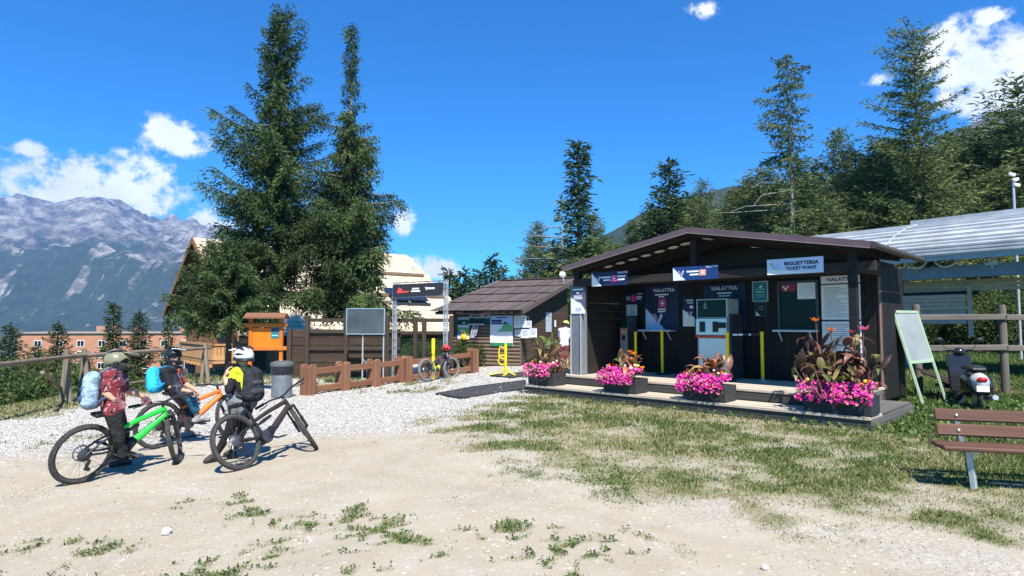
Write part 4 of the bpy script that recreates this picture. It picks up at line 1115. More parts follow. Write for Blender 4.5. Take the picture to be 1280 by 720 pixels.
# ================================================================ SHED, CHALET, LIFT STATION, ORANGE BLOCK
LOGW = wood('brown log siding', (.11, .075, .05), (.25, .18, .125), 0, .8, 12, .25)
LOGWY = wood('brown log siding in shade', (.045, .030, .022), (.11, .075, .052), 1, .8, 12, .25)  # darker copy of the front siding, side wall's shade put into the colour
SHINGLE = wood('grey brown roof boards', (.085, .062, .056), (.20, .155, .145), 1, .8, 10, .45)
SO, SRZ = Vector((.31, 23.5, -.03)), R(-29)
shed = thing('shed', 'low brown log shed with a boarded lean roof and posters on its front', 'shed', SO, SRZ)
SW, SD, SH = 3.1, 4.4, 2.12                   # the front runs along -x, the side along +y
b = MB(); b.tube([(-SW / 2, 0, 0), (SW / 2, 0, 0)], .078, 10); lme = b.mesh('wall_log', LOGW, True)
for i in range(15): link('wall_log', lme, shed, (-SW / 2, .06 + .006 * (i % 2), .08 + .141 * i))
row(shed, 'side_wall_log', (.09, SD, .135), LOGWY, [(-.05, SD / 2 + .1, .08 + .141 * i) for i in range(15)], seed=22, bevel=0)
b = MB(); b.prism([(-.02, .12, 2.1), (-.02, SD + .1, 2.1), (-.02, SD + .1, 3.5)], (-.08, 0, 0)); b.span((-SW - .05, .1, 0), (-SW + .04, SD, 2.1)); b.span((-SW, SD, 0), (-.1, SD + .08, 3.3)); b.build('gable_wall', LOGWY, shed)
ex, ey, ez, ry, rz_ = .33, -.45, 2.13, SD + .35, 3.66
slope = math.atan2(rz_ - ez, ry - ey)
b = MB(); b.prism([(ex, ey, ez - .02), (ex, ry, rz_ - .02), (ex, ry, rz_ - .09), (ex, ey, ez - .09)], (-SW - .85, 0, 0)); rf = b.build('roof', DARK_Y, shed)
b = MB(); b.beam((ex + .015, ey - .02, ez - .05), (ex + .015, ry, rz_ - .05), .05, .17); b.build('verge_board', wood('verge board', (.10, .075, .068), (.18, .14, .125), 1), rf)
b = MB(); b.box((ex - (SW + .85) / 2, ey - .02, ez - .06), (SW + .85, .03, .12)); b.build('eave_board', DARK_H, rf)
ln = math.hypot(ry - ey, rz_ - ez)
tiers = 4; n = 26
sb = MB(); sb.box((0, 0, 0), (.155, ln / tiers + .16, .022)); sme = sb.mesh('roof_shingle', SHINGLE)
rr = random.Random(4)
for k in range(tiers):
    for i in range(n):
        s = (k + .5) / tiers
        off = rr.uniform(-.03, .03)
        y, z = ey + (ry - ey) * s, ez + (rz_ - ez) * s
        link('roof_shingle', sme, rf, (ex - .09 - i * .1605, y + off, z + .026 + rr.uniform(0, .012)), (slope - .035, rr.uniform(-.012, .012), rr.uniform(-.015, .015)))
b = MB(); b.box((ex - (SW + .85) / 2, ry, rz_ + .05), (SW + .85, .3, .04)); b.build('ridge_board', SHINGLE, rf)
def swld(x, y, z): c, s = math.cos(SRZ), math.sin(SRZ); return (SO.x + c * x - s * y, SO.y + s * x + c * y, SO.z + z)
def spos(px, w=0):                            # sight line -> local x on the shed front
    k = (px - 640) / F_PX; c, s = math.cos(SRZ), math.sin(SRZ)
    return (k * (SO.y + c * w) - (SO.x - s * w)) / (c - k * s)
def ssign(name, label, cat, px0, px1, py0, py1, mat, lift=0.0, th=.012):
    x0, x1 = spos(px0, -.02), spos(px1, -.02); m = (x0 + x1) / 2
    Y = SO.y + math.sin(SRZ) * m
    pm = (px0 + px1) / 2
    z1, z0 = at(pm, py0, Y).z, at(pm, py1, Y).z
    t = thing(name, label, cat, (swld(m, -.025 - lift, 0)[0], swld(m, -.025 - lift, 0)[1], (z0 + z1) / 2), SRZ)
    W_, H_ = x1 - x0, z1 - z0
    b = MB(); b.span((-W_ / 2, 0, -H_ / 2), (W_ / 2, th, H_ / 2)); b.build('panel', mat, t)
    return t, W_, H_
GREENP = plain('green print', (.03, .20, .09), .5, 0, .1); GREENL = plain('light green print', (.16, .42, .17), .5, 0, .12); DKGREEN = plain('dark green print', (.012, .06, .05), .5, 0, .1); GREYP = plain('grey blue paper', (.42, .47, .54), .6)
t, w, h = ssign('poster', 'tall green and white trail poster at the left end of the shed front', 'poster', 572.2, 586.5, 396, 424, WHITE)
flat(t, 'printed_band', [(-w / 2, h * .36), (w / 2, h * .36), (w / 2, h * .5), (-w / 2, h * .5)], GREYP)
flat(t, 'printed_band', [(-w / 2, h * .14), (w / 2, h * .14), (w / 2, h * .36), (-w / 2, h * .36)], DKGREEN)
flat(t, 'printed_band', [(-w / 2, -h * .26), (w / 2, -h * .26), (w / 2, h * .02), (-w / 2, h * .02)], GREENL)
bars(t, 'lettering', [(-w * .25, w * .3, h * .41, h * .44), (-.04, .1, h * .2, h * .26), (-w * .3, 0, -h * .18, -h * .08)], PAPER)
t, w, h = ssign('poster', 'wide dark green poster with a grey heading strip high on the shed front', 'poster', 587, 612, 392.5, 406, DKGREEN, .004)
flat(t, 'printed_band', [(-w / 2, h * .1), (w / 2, h * .1), (w / 2, h * .5), (-w / 2, h * .5)], GREYP)
flat(t, 'printed_peak', [(-w / 2, h * .02), (-w * .36, h * .2), (-w * .2, h * .05), (w * .05, h * .09), (w * .2, h * .16), (w / 2, 0), (w / 2, -.02), (-w / 2, -.02)], DKGREEN, .006)
bars(t, 'lettering', [(-w * .4, w * .08, h * .26, h * .38), (w * .24, w * .42, h * .26, h * .38), (-w * .25, w * .22, -h * .22, -h * .1)], INK, .008)
t, w, h = ssign('map_board', 'big white trail map board with a green mountain on the shed front', 'board', 613, 641, 394.5, 432.5, WHITE, .012, .02)
flat(t, 'printed_sky', [(-w / 2, h * .2), (w / 2, h * .2), (w / 2, h / 2), (-w / 2, h / 2)], plain('pale blue print sky', (.34, .50, .80), .5))
flat(t, 'printed_peak', [(-w * .22, -h * .04), (-w * .02, h * .06), (w * .1, h * .24), (w * .2, h * .3), (w * .5, h * .16), (w * .5, -h * .02)], GREENL, .006)
flat(t, 'printed_peak', [(w * .06, h * .22), (w * .16, h * .31), (w * .34, h * .22)], plain('dark blue print peak', (.03, .07, .14), .5), .008)
flat(t, 'printed_band', [(-w / 2, -h / 2), (w / 2, -h / 2), (w / 2, -h * .39), (-w / 2, -h * .39)], GREENP)
bars(t, 'lettering', [(-w * .24, w * .24, h * .42, h * .45), (-w * .44, w * .02, h * .29, h * .36), (-w * .44, w * .02, h * .22, h * .27)], INK)
bars(t, 'small_print', [(-w * .28, w * .36, -h * .18, -h * .165), (-w * .05, w * .33, -h * .27, -h * .258)], GREYINK)
for i, (a, c, p, q, lab) in enumerate(((642.5, 650, 394.5, 410, 'pale notice beside the map board, the upper left of six'), (650.5, 657.5, 394.2, 409.5, 'pale notice with red marks, second along the top row of six'), (658, 664.5, 401, 409.5, 'small pale notice ending the top row of six'),
                                      (643.5, 650.5, 412, 420.5, 'half folded notice starting the lower row of six'), (651, 661.2, 411.5, 422.5, 'pale notice in the middle of the lower row of six'), (661.7, 671, 410.5, 421.8, 'pale notice ending the lower row of six'))):
    t, w, h = ssign('notice_sheet', lab + ' on the shed', 'notice', a, c, p, q, PAPER, .0, .006); t['group'] = 'notices on the shed front'
    bars(t, 'small_print', [(-w * .36, w * .36, h * (.34 - .14 * j), h * (.39 - .14 * j)) for j in range(5)], GREYINK)
# side wall notices
t = thing('notice_board', 'tall grey board on the shaded side wall of the shed', 'notice', swld(.0, 2.5, 1.72), SRZ)
b = MB(); b.span((-.0, -.26, -.42), (.02, .26, .40)); b.build('panel', GREYP, t)
b = MB(); b.span((.02, -.2, .2), (.023, .2, .25)); b.span((.02, -.2, .05), (.023, .14, .09)); b.build('lettering', GREYINK, t)
t = thing('notice_sheet', 'small framed picture near the corner of the shed side wall', 'notice', swld(.0, .55, 1.72), SRZ)
b = MB(); b.span((0, -.14, -.2), (.015, .14, .2)); b.build('frame', PAPER, t)
b = MB(); b.span((.015, -.1, .02), (.02, .1, .16)); b.span((.015, -.1, -.16), (.02, .1, -.02)); b.build('picture', DKGREEN, t)
t = thing('notice_sheet', 'small white card right of the tall grey board on the shed', 'notice', swld(.0, 3.15, 1.65), SRZ)
b = MB(); b.span((0, -.07, -.14), (.012, .07, .14)); b.build('card', PAPER, t)
# shelf with hanging lanyards and yellow bag on the front
t = thing('hanging_rack', 'white rail with striped straps hanging on the shed front', 'rack', swld(spos(597), -.1, 1.62), SRZ)
b = MB(); b.span((-.36, -.02, -.02), (.36, .02, .02)); b.build('rail', WHITE, t)
for i in range(5):
    b = MB(); x = -.22 + .06 * i; b.tube([(x + .12, -.03, -.02), (x + .06, -.05, -.2), (x, -.05, -.42), (x - .05 - .02 * i, -.04, -.52)], .014, 6); b.build('strap', plain('lilac strap', (.55, .50, .68), .6) if i % 2 else WHITE, t, True)
for x in (.02, .14):
    b = MB(); b.tube([(x, -.04, 0), (x - .05, -.05, -.5), (x - .03, -.04, -1.0)], .012, 5); b.build('dark_strap', BLACK, t, True)
t = thing('bag', 'small yellow bag hanging below the striped straps on the shed', 'bag', swld(spos(582), -.12, 1.02), SRZ)
b = MB(); b.ell((0, 0, .08), (.15, .07, .13)); b.tube([(-.1, 0, .18), (0, 0, .36), (.1, 0, .18)], .01, 5); b.build('bag_body', plain('yellow cloth', (.82, .50, .02), .7), t, True)
t = thing('satellite_dish', 'pale satellite dish on the roof edge of the shed beside the kiosk', 'dish', at(703, 347, 27), R(200))
b = MB(); b.lathe([(.01, .06), (.08, .05), (.13, .02), (.16, -.03), (.15, -.03), (.12, .01), (.06, .035), (.01, .045)], 18, axis='Y', c=(0, .05, .12)); b.build('dish', plain('cream dish', (.62, .62, .50), .5), t, True)
b = MB(); b.tube([(0, .1, .16), (0, .1, -.2)], .02, 8); b.tube([(0, .02, .02), (0, -.26, .14)], .01, 6); b.build('mount', STEEL, t, True)

# ---------------------------------------------------------------- chalet behind the spruces
CHW = wood('honey brown chalet boards', (.27, .11, .04), (.44, .21, .085), 1, .75, 10, .25)
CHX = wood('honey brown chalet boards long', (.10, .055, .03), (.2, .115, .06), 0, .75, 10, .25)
PALE = wood('fresh pale timber', (.44, .22, .09), (.62, .36, .17), 0, .7, 10, .2)
PALEZ = wood('fresh pale timber upright', (.50, .24, .10), (.70, .40, .19), 2, .7, 10, .2)
CREAM = plain('sun bleached larch shingles', (.56, .48, .34), .85, 0, .3, 1.1)
CO, CRZ = Vector((-18.6, 36.8, -.25)), R(40.5)
chalet = thing('chalet', 'timber chalet with a huge cream shingle roof behind the tall spruces', 'chalet', CO, CRZ)
chalet.scale = (1.15, 1.15, 1.15)
RL, RZ0, SLP, EY = 12.2, 6.05, .614, 8.0
b = MB(); b.prism([(-.5, 0, RZ0), (-.5, -EY, RZ0 - SLP * EY), (-.5, -EY, RZ0 - SLP * EY - .16), (-.5, 0, RZ0 - .17), (-.5, 6.2, RZ0 - SLP * 6.2 - .17), (-.5, 6.2, RZ0 - SLP * 6.2)], (RL + .5, 0, 0)); rf = b.build('roof', CHX, chalet)
b = MB(); rr = random.Random(8)
rows = 25
for k in range(rows):                         # courses of shingles: one joined part, far past the limit
    s0 = EY * k / rows; s1 = EY * (k + 1) / rows + .12
    x = -.5
    while x < RL:
        w_ = rr.uniform(.14, .3); e = rr.uniform(-.06, .05); l_ = rr.uniform(.02, .055)
        ya, yb = -s0, -(s1 + e)
        za, zb = RZ0 - SLP * s0 + .012, RZ0 - SLP * (s1 + e) + l_ + .03
        b.add([(x, ya, za), (x + w_ - .012, ya, za), (x + w_ - .012, yb, zb), (x, yb, zb), (x, yb, zb - .05), (x + w_ - .012, yb, zb - .05)], [(0, 3, 2, 1), (3, 4, 5, 2)])
        x += w_
o = b.build('roof_shingles', CREAM, rf); o['kind'] = 'stuff'
for k in (.34, .62):                          # snow boards across the roof
    b = MB(); b.box((RL * .62, -EY * k, RZ0 - SLP * EY * k + .18), (RL * .7, .06, .16)); b.build('snow_board', wood('weathered roof beam', (.16, .10, .06), (.28, .2, .13), 0), rf)
b = MB(); b.prism([(-.52, 0, RZ0 + .08), (-.52, -EY - .05, RZ0 - SLP * EY + .03), (-.52, -EY - .05, RZ0 - SLP * EY - .25), (-.52, 0, RZ0 - .25)], (.05, 0, 0)); b.build('verge_board', CHW, rf)
b = MB(); b.prism([(-.52, 0, RZ0 + .08), (-.52, 6.3, RZ0 - SLP * 6.3 + .03), (-.52, 6.3, RZ0 - SLP * 6.3 - .25), (-.52, 0, RZ0 - .25)], (.05, 0, 0)); b.build('verge_board', CHW, rf)
b = MB(); b.prism([(.6, 0, RZ0 - .25), (.6, -6.7, RZ0 - SLP * 6.7 - .25), (.6, -6.7, -6), (.6, 5.4, -6), (.6, 5.4, RZ0 - SLP * 5.4 - .25)], (.15, 0, 0)); b.span((.75, -6.7, -6), (11.6, -6.55, RZ0 - SLP * 6.7 - .1)); b.build('wall', CHX, chalet)
row(chalet, 'wall_board', (.03, 12.0, .24), CHW, [(.58, -.65, -2 + .25 * i) for i in range(15)], seed=31, bevel=0)
b = MB(); b.span((-1.0, -6.3, -.12), (.58, -.4, .0)); bal = b.build('balcony', PALE, chalet)
row(chalet, 'balcony_board', (.035, .11, .62), PALEZ, [(-1.0, -6.25 + .145 * i, .35) for i in range(41)], seed=32, bevel=0)
row(chalet, 'balcony_board', (.11, .035, .62), PALEZ, [(-.9 + .145 * i, -6.3, .35) for i in range(11)], seed=33, bevel=0)
b = MB(); b.span((-1.06, -6.36, .66), (-.94, -.4, .74)); b.span((-1.06, -6.36, .66), (.58, -6.24, .74)); b.build('balcony_rail', PALE, bal)
row(chalet, 'balcony_joist', (1.7, .1, .14), PALE, [(-.28, -6.1 + .62 * i, -.2) for i in range(10)], seed=34, bevel=0)
b = MB(); b.span((-.85, -6.1, -5), (-.45, -5.7, -.28)); b.span((-.85, -1.2, -5), (-.45, -.8, -.28)); b.build('stone_pier', plain('grey stone pier', (.22, .215, .21), .9, 0, .4, 5, .4), chalet)
for y in (-4.4, -2.2):
    b = MB(); b.span((.54, y - .5, .5), (.57, y + .5, 1.9)); f = b.build('window', PALEZ, chalet)
    b = MB(); b.span((.525, y - .42, .58), (.538, y + .42, 1.82)); b.build('pane', DARKGLASS, f)
PANEL = mat_glass('blue black solar glass', (.012, .02, .04))
for i in range(2):
    s = 5.0; z = RZ0 - SLP * s + .25
    b = MB(); b.box((0, 0, 0), (1.05, 1.5, .05)); o = b.build('solar_panel', PANEL, chalet, loc=(8.7 + 1.1 * i, -s, z), rot=(math.atan(SLP) * .9, 0, 0))
b = MB(); b.span((8.1, -5.75, RZ0 - SLP * 5.7 - .02), (10.4, -5.65, RZ0 - SLP * 5.7 + .2)); b.build('panel_stand', DKSTEEL, chalet)

# ---------------------------------------------------------------- lift station
GALV = plain('bright galvanised sheet', (.40, .405, .415), .45, .15, .22, 1.5)
BEAMB = plain('blue grey painted steel', (.17, .22, .27), .5, .1, .12, 3)
SLAT = wood('pale grey slats', (.36, .33, .27), (.52, .48, .40), 0, .8, 10, .2)
LA = at(1144, 320.5, 20.0)
lift = thing('lift_station', 'chairlift station under a long shiny ribbed metal canopy behind the kiosk', 'lift station', (LA.x, LA.y, 0), math.atan2(-.8, .6))
# local x runs along the canopy towards the right, y away behind
ZC = LA.z
prof = [(-.15, ZC), (-.1, ZC + .22), (.35, ZC + .48), (1.1, ZC + .85), (2.0, ZC + 1.18), (3.0, ZC + 1.42), (4.2, ZC + 1.5), (5.2, ZC + 1.35)]
XA, XB = -11.0, 9.5
b = MB()
b.prism([(XA, y, z) for y, z in prof] + [(XA, y, z - .06) for y, z in reversed(prof)], (XB - XA, 0, 0)); can = b.build('canopy', GALV, lift)
for k in range(len(prof) - 1):                # long ribs of the sheeting
    for s in (.0, .5):
        y = prof[k][0] + (prof[k + 1][0] - prof[k][0]) * s; z = prof[k][1] + (prof[k + 1][1] - prof[k][1]) * s
        b = MB(); b.box(((XA + XB) / 2, y, z + .02), (XB - XA, .07, .07)); b.build('rib', GALV, can, bevel=.01)
for x in (-5.2, -1.0, 3.2, 7.4):
    b = MB(); b.tube([(x, y, z + .035) for y, z in prof], .03, 6); b.build('seam', STEEL, can)
b = MB(); b.span((-1.2, 3.0, ZC + 1.46), (XB, 4.4, ZC + 1.62)); b.build('ridge_cover', GALV, can)
b = MB(); b.span((XA, -.12, ZC - .2), (XB, .0, ZC - .01)); b.build('edge_beam', plain('light grey edge beam', (.34, .35, .36), .5, .2), lift)
b = MB(); b.span((XA, .55, ZC - .72), (XB, .85, ZC - .34)); b.build('main_beam', BEAMB, lift)
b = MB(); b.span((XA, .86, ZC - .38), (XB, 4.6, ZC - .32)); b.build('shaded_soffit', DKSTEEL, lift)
for x in (-.1, .75):
    b = MB(); pts = [(x + .34 * math.cos(a), .3, ZC - .04 + .34 * math.sin(a)) for a in [math.pi + math.pi * j / 10 for j in range(11)]]; b.tube(pts, .035, 6); b.build('tyre_arc', plain('pale grey hoop', (.45, .47, .5), .5), lift, True)
for x in (1.9, 5.6):
    b = MB(); b.box((x, .5, ZC - .36), (.3, .2, .1)); b.tube([(x, .5, ZC - .1), (x, .5, ZC - .5)], .03, 6); b.build('lamp', STEEL, lift)
for x in (-7, -1.6, 8.6):
    b = MB(); b.span((x, 2.2, -.2), (x + .4, 2.7, ZC - .5)); b.build('column', BEAMB, lift)
row(lift, 'wall_slat', (3.4, .05, .11), SLAT, [(.75, 1.6, ZC - .80 - .13 * i) for i in range(3)], seed=41, bevel=0)
row(lift, 'wall_slat', (1.9, .05, .11), SLAT, [(-.05, 1.4, ZC - 1.28 - .13 * i) for i in range(4)], seed=42, bevel=0)
b = MB(); b.span((-1.0, 1.45, ZC - 2.2), (.9, 1.6, ZC - 1.74)); b.build('cabin_wall', plain('grey cabin wall', (.30, .32, .30), .7), lift)
b = MB(); b.span((-1.0, 1.66, ZC - 1.25), (1.2, 1.72, ZC - 1.1)); b.build('dark_gap_strip', BLACK, lift)  # black strip standing in for shade in the gap between slat rows
b = MB(); b.span((.95, 1.42, 1.2), (1.05, 1.56, ZC - 1.0)); b.build('cabin_post', SLAT, lift)
b = MB(); b.span((2.5, 1.5, ZC - 1.05), (3.6, 1.6, ZC - .76)); b.build('side_panel', plain('cream side panel', (.5, .46, .36), .6), lift)
# lamp pole far right
p = at(1268, 262, 26)
t = thing('lamp_pole', 'slim grey pole with white floodlights above the lift roof', 'lamp', (p.x, p.y, 0))
b = MB(); b.tube([(0, 0, 0), (0, 0, p.z + 1.3)], .05, 8); b.build('pole', STEEL, t, True)
for dx, dz, s in ((-.08, 1.5, 1), (.06, 1.28, -1), (.1, 1.05, 1)):
    b = MB(); b.box((dx, -.05, p.z + dz), (.26, .12, .13), rot=(.2, .25 * s, 0)); b.build('floodlight', WHITE, t, bevel=.02)

# ---------------------------------------------------------------- orange apartment block in the valley
AP = plain('salmon orange render', (.46, .215, .125), .85, 0, .1, .3)
OB = at(22, 417, 160)
blk = thing('apartment_block', 'long salmon orange apartment block with rows of white windows in the valley', 'building', (OB.x, OB.y, -28), R(6))
H = OB.z + 28
b = MB(); b.span((0, 0, 0), (62, 12, H)); b.build('wall', AP, blk)
b = MB(); b.span((-.4, -.4, H), (62.4, 12.4, H + .35)); rf = b.build('roof', plain('grey parapet', (.33, .25, .2), .8), blk)
for x, w_, h_ in ((17, 2.2, 1.6), (21, 1.2, 2.2), (26.5, 1.2, 1.4), (38, 3, 1.6), (47, 1.4, 2.2)):
    b = MB(); b.span((x, 4, H + .35), (x + w_, 6, H + .35 + h_)); b.build('chimney', plain('chimney render', (.35, .2, .14), .8), rf)
wb = MB(); wb.span((-.9, -.06, -.85), (.9, .06, .85)); wme = wb.mesh('window', WHITE)
pb = MB(); pb.span((-.78, -.08, -.7), (-.06, -.062, .7)); pb.span((.06, -.08, -.7), (.78, -.062, .7)); pme = pb.mesh('pane', DARKGLASS)
for r_ in range(6):
    for c_ in range(11):
        x = 5 + c_ * 5.2
        f = link('window', wme, blk, (x, -.03, H - 2.6 - r_ * 2.9)); link('pane', pme, f, (0, 0, 0))
# ================================================================ FENCES, BOARDS, BENCH AND OTHER STREET FURNITURE
BARRIER = wood('red brown impregnated timber', (.17, .075, .04), (.31, .15, .085), 0, .75, 10, .2)
BARRIERZ = wood('red brown impregnated timber upright', (.17, .075, .04), (.31, .15, .085), 2, .75, 10, .2)
LOGG = wood('grey brown debarked log', (.16, .12, .085), (.30, .24, .18), 2, .85, 8, .3)
FDARK = wood('dark old fence timber', (.035, .024, .018), (.085, .06, .043), 0, .8, 10, .3)
FDARKZ = wood('dark old fence timber upright', (.035, .024, .018), (.085, .06, .043), 2, .8, 10, .3)
BRZ = wood('brown fence boards', (.045, .028, .018), (.12, .075, .045), 0, .8, 9, .45)
def G(px, py): return on_ground(px, py)
def along(a, c): return math.atan2(c.y - a.y, c.x - a.x)
# low red-brown barriers: paired plank posts with an upper and a lower rail
def barrier(label, a, c, n, h=.82):
    rz = along(a, c); L = (Vector((c.x, c.y)) - Vector((a.x, a.y))).length
    t = thing('timber_barrier', label, 'barrier', a, rz, 'low timber barriers along the gravel')
    dz = (gz(c.x, c.y) - a.z) / L
    for i in range(n):
        x = L * i / (n - 1); z = dz * x
        b = MB()
        for s in (-1, 1):
            y = s * .15
            b.prism([(x - .12, y - .045, z - .15), (x + .12, y - .045, z - .15), (x + .12, y - .045, z + h - .05), (x + .06, y - .045, z + h), (x - .06, y - .045, z + h), (x - .12, y - .045, z + h - .05)], (0, .09, 0))
        b.span((x - .1, -.1, z - .1), (x + .1, .1, z + h * .9)); b.build('post', BARRIERZ, t, bevel=.012)
        if i < n - 1:
            x1 = L * (i + 1) / (n - 1); z1 = dz * x1
            for zz in (.62, .14):
                b = MB(); b.beam((x + .1, 0, z + zz), (x1 - .1, 0, z1 + zz), .09, .17); b.build('rail', BARRIER, t, bevel=.012)
ba, bb = G(385, 494), G(503, 477.5)
barrier('long low brown timber barrier with four posts behind the waste bin', ba, bb + (bb - ba) * -.02, 4)
bc, bd = G(508, 478), G(591, 466)
barrier('short low brown timber barrier that the fat tyred bicycle leans on', bc, bd, 2, .84)
# rustic log fence on the left edge
def log_fence():
    pts = [Vector((-9.6, 10.6, 0)), Vector((-10.6, 14.9, 0)), Vector((-10.6, 15.5, 0)), Vector((-9.95, 18.7, 0)), Vector((-9.6, 19.6, 0))]
    for p in pts: p.z = gz(p.x, p.y)
    t = thing('log_fence', 'rustic log fence with slanting paired posts along the drop', 'fence', pts[1])
    o = pts[1]
    def lg(name, p, q, r0, r1, parent=t):
        b = MB(); m = (p + q) / 2 + Vector((random.uniform(-.02, .02), 0, random.uniform(-.015, .015)))
        b.tube([p - o, m - o, q - o], [r0, (r0 + r1) / 2, r1], 10); b.build(name, LOGG, parent, True)
    for i, p in enumerate(pts):
        if i in (0,): lg('post', p + Vector((0, 0, -.2)), p + Vector((-.05, 0, 1.05)), .06, .055); continue
        lg('post', p + Vector((.10, -.1, -.2)), p + Vector((-.16, .05, 1.27)), .065, .055)
        lg('post', p + Vector((-.25, .05, -.2)), p + Vector((-.22, .14, 1.17)), .06, .055)
    for a, c in ((0, 1), (1, 2), (2, 3), (3, 4)): lg('rail', pts[a] + Vector((-.08, 0, 1.10)), pts[c] + Vector((-.08, .25, 1.12)), .055, .05)
    lg('brace', pts[0] + Vector((-.1, 2.2, .9)), pts[1] + Vector((-.3, .1, .35)), .04, .035)
    lg('brace', pts[2] + Vector((-.2, .0, .3)), pts[2] + Vector((-.1, 1.5, .92)), .04, .035)
    lg('lower_rail', pts[2] + Vector((-.1, .0, .22)), pts[3] + Vector((-.1, .0, .32)), .035, .03)
log_fence()
# dark board fence behind the barrier
FY = 21.6
def fx(px): return at(px, 440, FY).x
fence0 = Vector((fx(362), FY, gz(fx(362), FY)))
t = thing('board_fence', 'dark timber fence of wide brown boards under the tall spruces', 'fence', fence0)
fw = fx(500) - fx(362)
row(t, 'board', (fw, .035, .27), BRZ, [(fw / 2, .06, .10 + .29 * i) for i in range(6)], seed=51, jit=.012, bevel=0)
for px, ht in ((362, 1.72), (384, 2.18), (433, 2.2), (484, 2.2)):
    b = MB(); b.box((fx(px) - fence0.x, -.03, ht / 2 - .1), (.15, .13, ht + .2)); b.build('post', FDARKZ, t, bevel=.012)
for z in (2.02, 1.62, 1.02):
    b = MB(); b.box(((fx(384) + fx(500)) / 2 - fence0.x, .0, z), (fx(500) - fx(384), .07, .12)); b.build('rail', FDARK, t, bevel=.01)
# mesh fence with dark posts between the board fence and the shed
MFY = 23.0
def mx_(px): return at(px, 440, MFY).x
m0 = Vector((mx_(503), MFY, gz(mx_(503), MFY)))
t = thing('mesh_fence', 'dark post and rail fence with green wire netting beside the shed', 'fence', m0)
for px, ht in ((519, 2.15), (530, 2.1), (564, 2.2)):
    b = MB(); b.box((mx_(px) - m0.x, 0, ht / 2 - .1), (.16, .14, ht + .2)); b.build('post', FDARKZ, t, bevel=.012)
for z, a, c in ((2.02, 486, 566), (1.55, 500, 566)):
    b = MB(); b.box(((mx_(a) + mx_(c)) / 2 - m0.x, .02, z), (mx_(c) - mx_(a), .08, .13)); b.build('rail', FDARK, t, bevel=.01)
b = MB(); L = mx_(566) - mx_(500)
for i in range(int(L / .06)): b.box((mx_(500) - m0.x + .06 * i, .08, .75), (.006, .006, 1.5))
for i in range(25): b.box(((mx_(500) + mx_(566)) / 2 - m0.x, .086, .03 + .06 * i), (L, .006, .006))
b.build('netting', plain('dark green wire', (.02, .07, .045), .6), t)
# undergrowth strip behind the fences
for i in range(14):
    x = -8.0 + i * .52
    bush('shady shrub behind the dark fences', x, 24.6 + (i % 3) * .4, .8, 1.1, 'shrubs behind the dark fences', i)
# orange notice board
ORW = wood('orange stained timber', (.44, .11, .01), (.58, .17, .02), 2, .6, 9, .12)
ORP = plain('orange stained panel', (.66, .165, .005), .5, 0, .08, 3)
nb_ = at(333, 440, 17.4); NBZ = gz(nb_.x, 17.4)
t = thing('notice_board', 'orange wooden notice board with a little roof and a teal poster', 'notice board', (nb_.x, 17.4, NBZ), R(8))
S = 17.4 / F_PX
zz = lambda py: at(333, py, 17.4).z - NBZ
for x in (-.43, .40):
    b = MB(); b.span((x - .05, -.05, -.2), (x + .05, .05, zz(393))); b.build('post', ORW, t, bevel=.008)
b = MB(); b.span((-.40, -.02, zz(434)), (.37, .02, zz(410))); b.build('panel', ORP, t)
for z_, w_ in ((zz(406.5), .56), (zz(435.5), .56)):
    b = MB(); b.span((-w_ - .02, -.09, z_ - .055), (w_, -.04, z_ + .055)); b.build('rail', ORW, t, bevel=.008)
for s in (-1, 1):
    b = MB(); b.prism([(-.56, 0, zz(391)), (-.56, s * .3, zz(391) - .12), (-.56, s * .3, zz(391) - .16), (-.56, 0, zz(391) - .04)], (1.1, 0, 0)); b.build('roof_board', BARRIER, t)
b = MB(); b.span((.12, -.03, zz(423)), (.34, -.021, zz(408.5))); ps = b.build('poster', TEAL, t)
b = MB(); b.span((.14, -.036, zz(415)), (.32, -.031, zz(410))); b.build('poster_picture', plain('dark print', (.03, .05, .09), .5), ps)
b = MB(); b.span((.15, -.036, zz(420)), (.31, -.031, zz(418.6))); b.build('small_print', TEALINK, ps)
# waste bin
g = G(352, 497)
t = thing('waste_bin', 'round grey waste bin with a black bag and dark lid ring', 'bin', g)
gal = plain('galvanised grey bin', (.19, .205, .22), .5, .35, .2, 6)
b = MB(); b.lathe([(.24, 0), (.245, .02), (.245, .66), (.24, .68)], 24); b.build('body', gal, t, True)
b = MB(); b.lathe([(.262, .60), (.28, .64), (.285, .74), (.275, .86), (.25, .875)], 24); b.build('bag', plain('black bin bag', (.02, .02, .023), .3, 0, .3, 9, .8), t, True)
b = MB(); b.lathe([(.288, .80), (.296, .82), (.296, .87), (.285, .90), (.16, .935), (.02, .945)], 24); b.build('lid', plain('dark grey lid', (.10, .105, .11), .45), t, True)
b = MB(); b.tube([(-.1, .24, 0), (-.1, .24, .95)], .02, 6); b.build('stake', STEEL, t)
for i in range(14):
    a = 2 * math.pi * i / 14
    b = MB(); b.box((.248 * math.cos(a), .248 * math.sin(a), .33), (.014, .05, .6), rot=(0, 0, a)); b.build('slat', gal, t, bevel=.003)
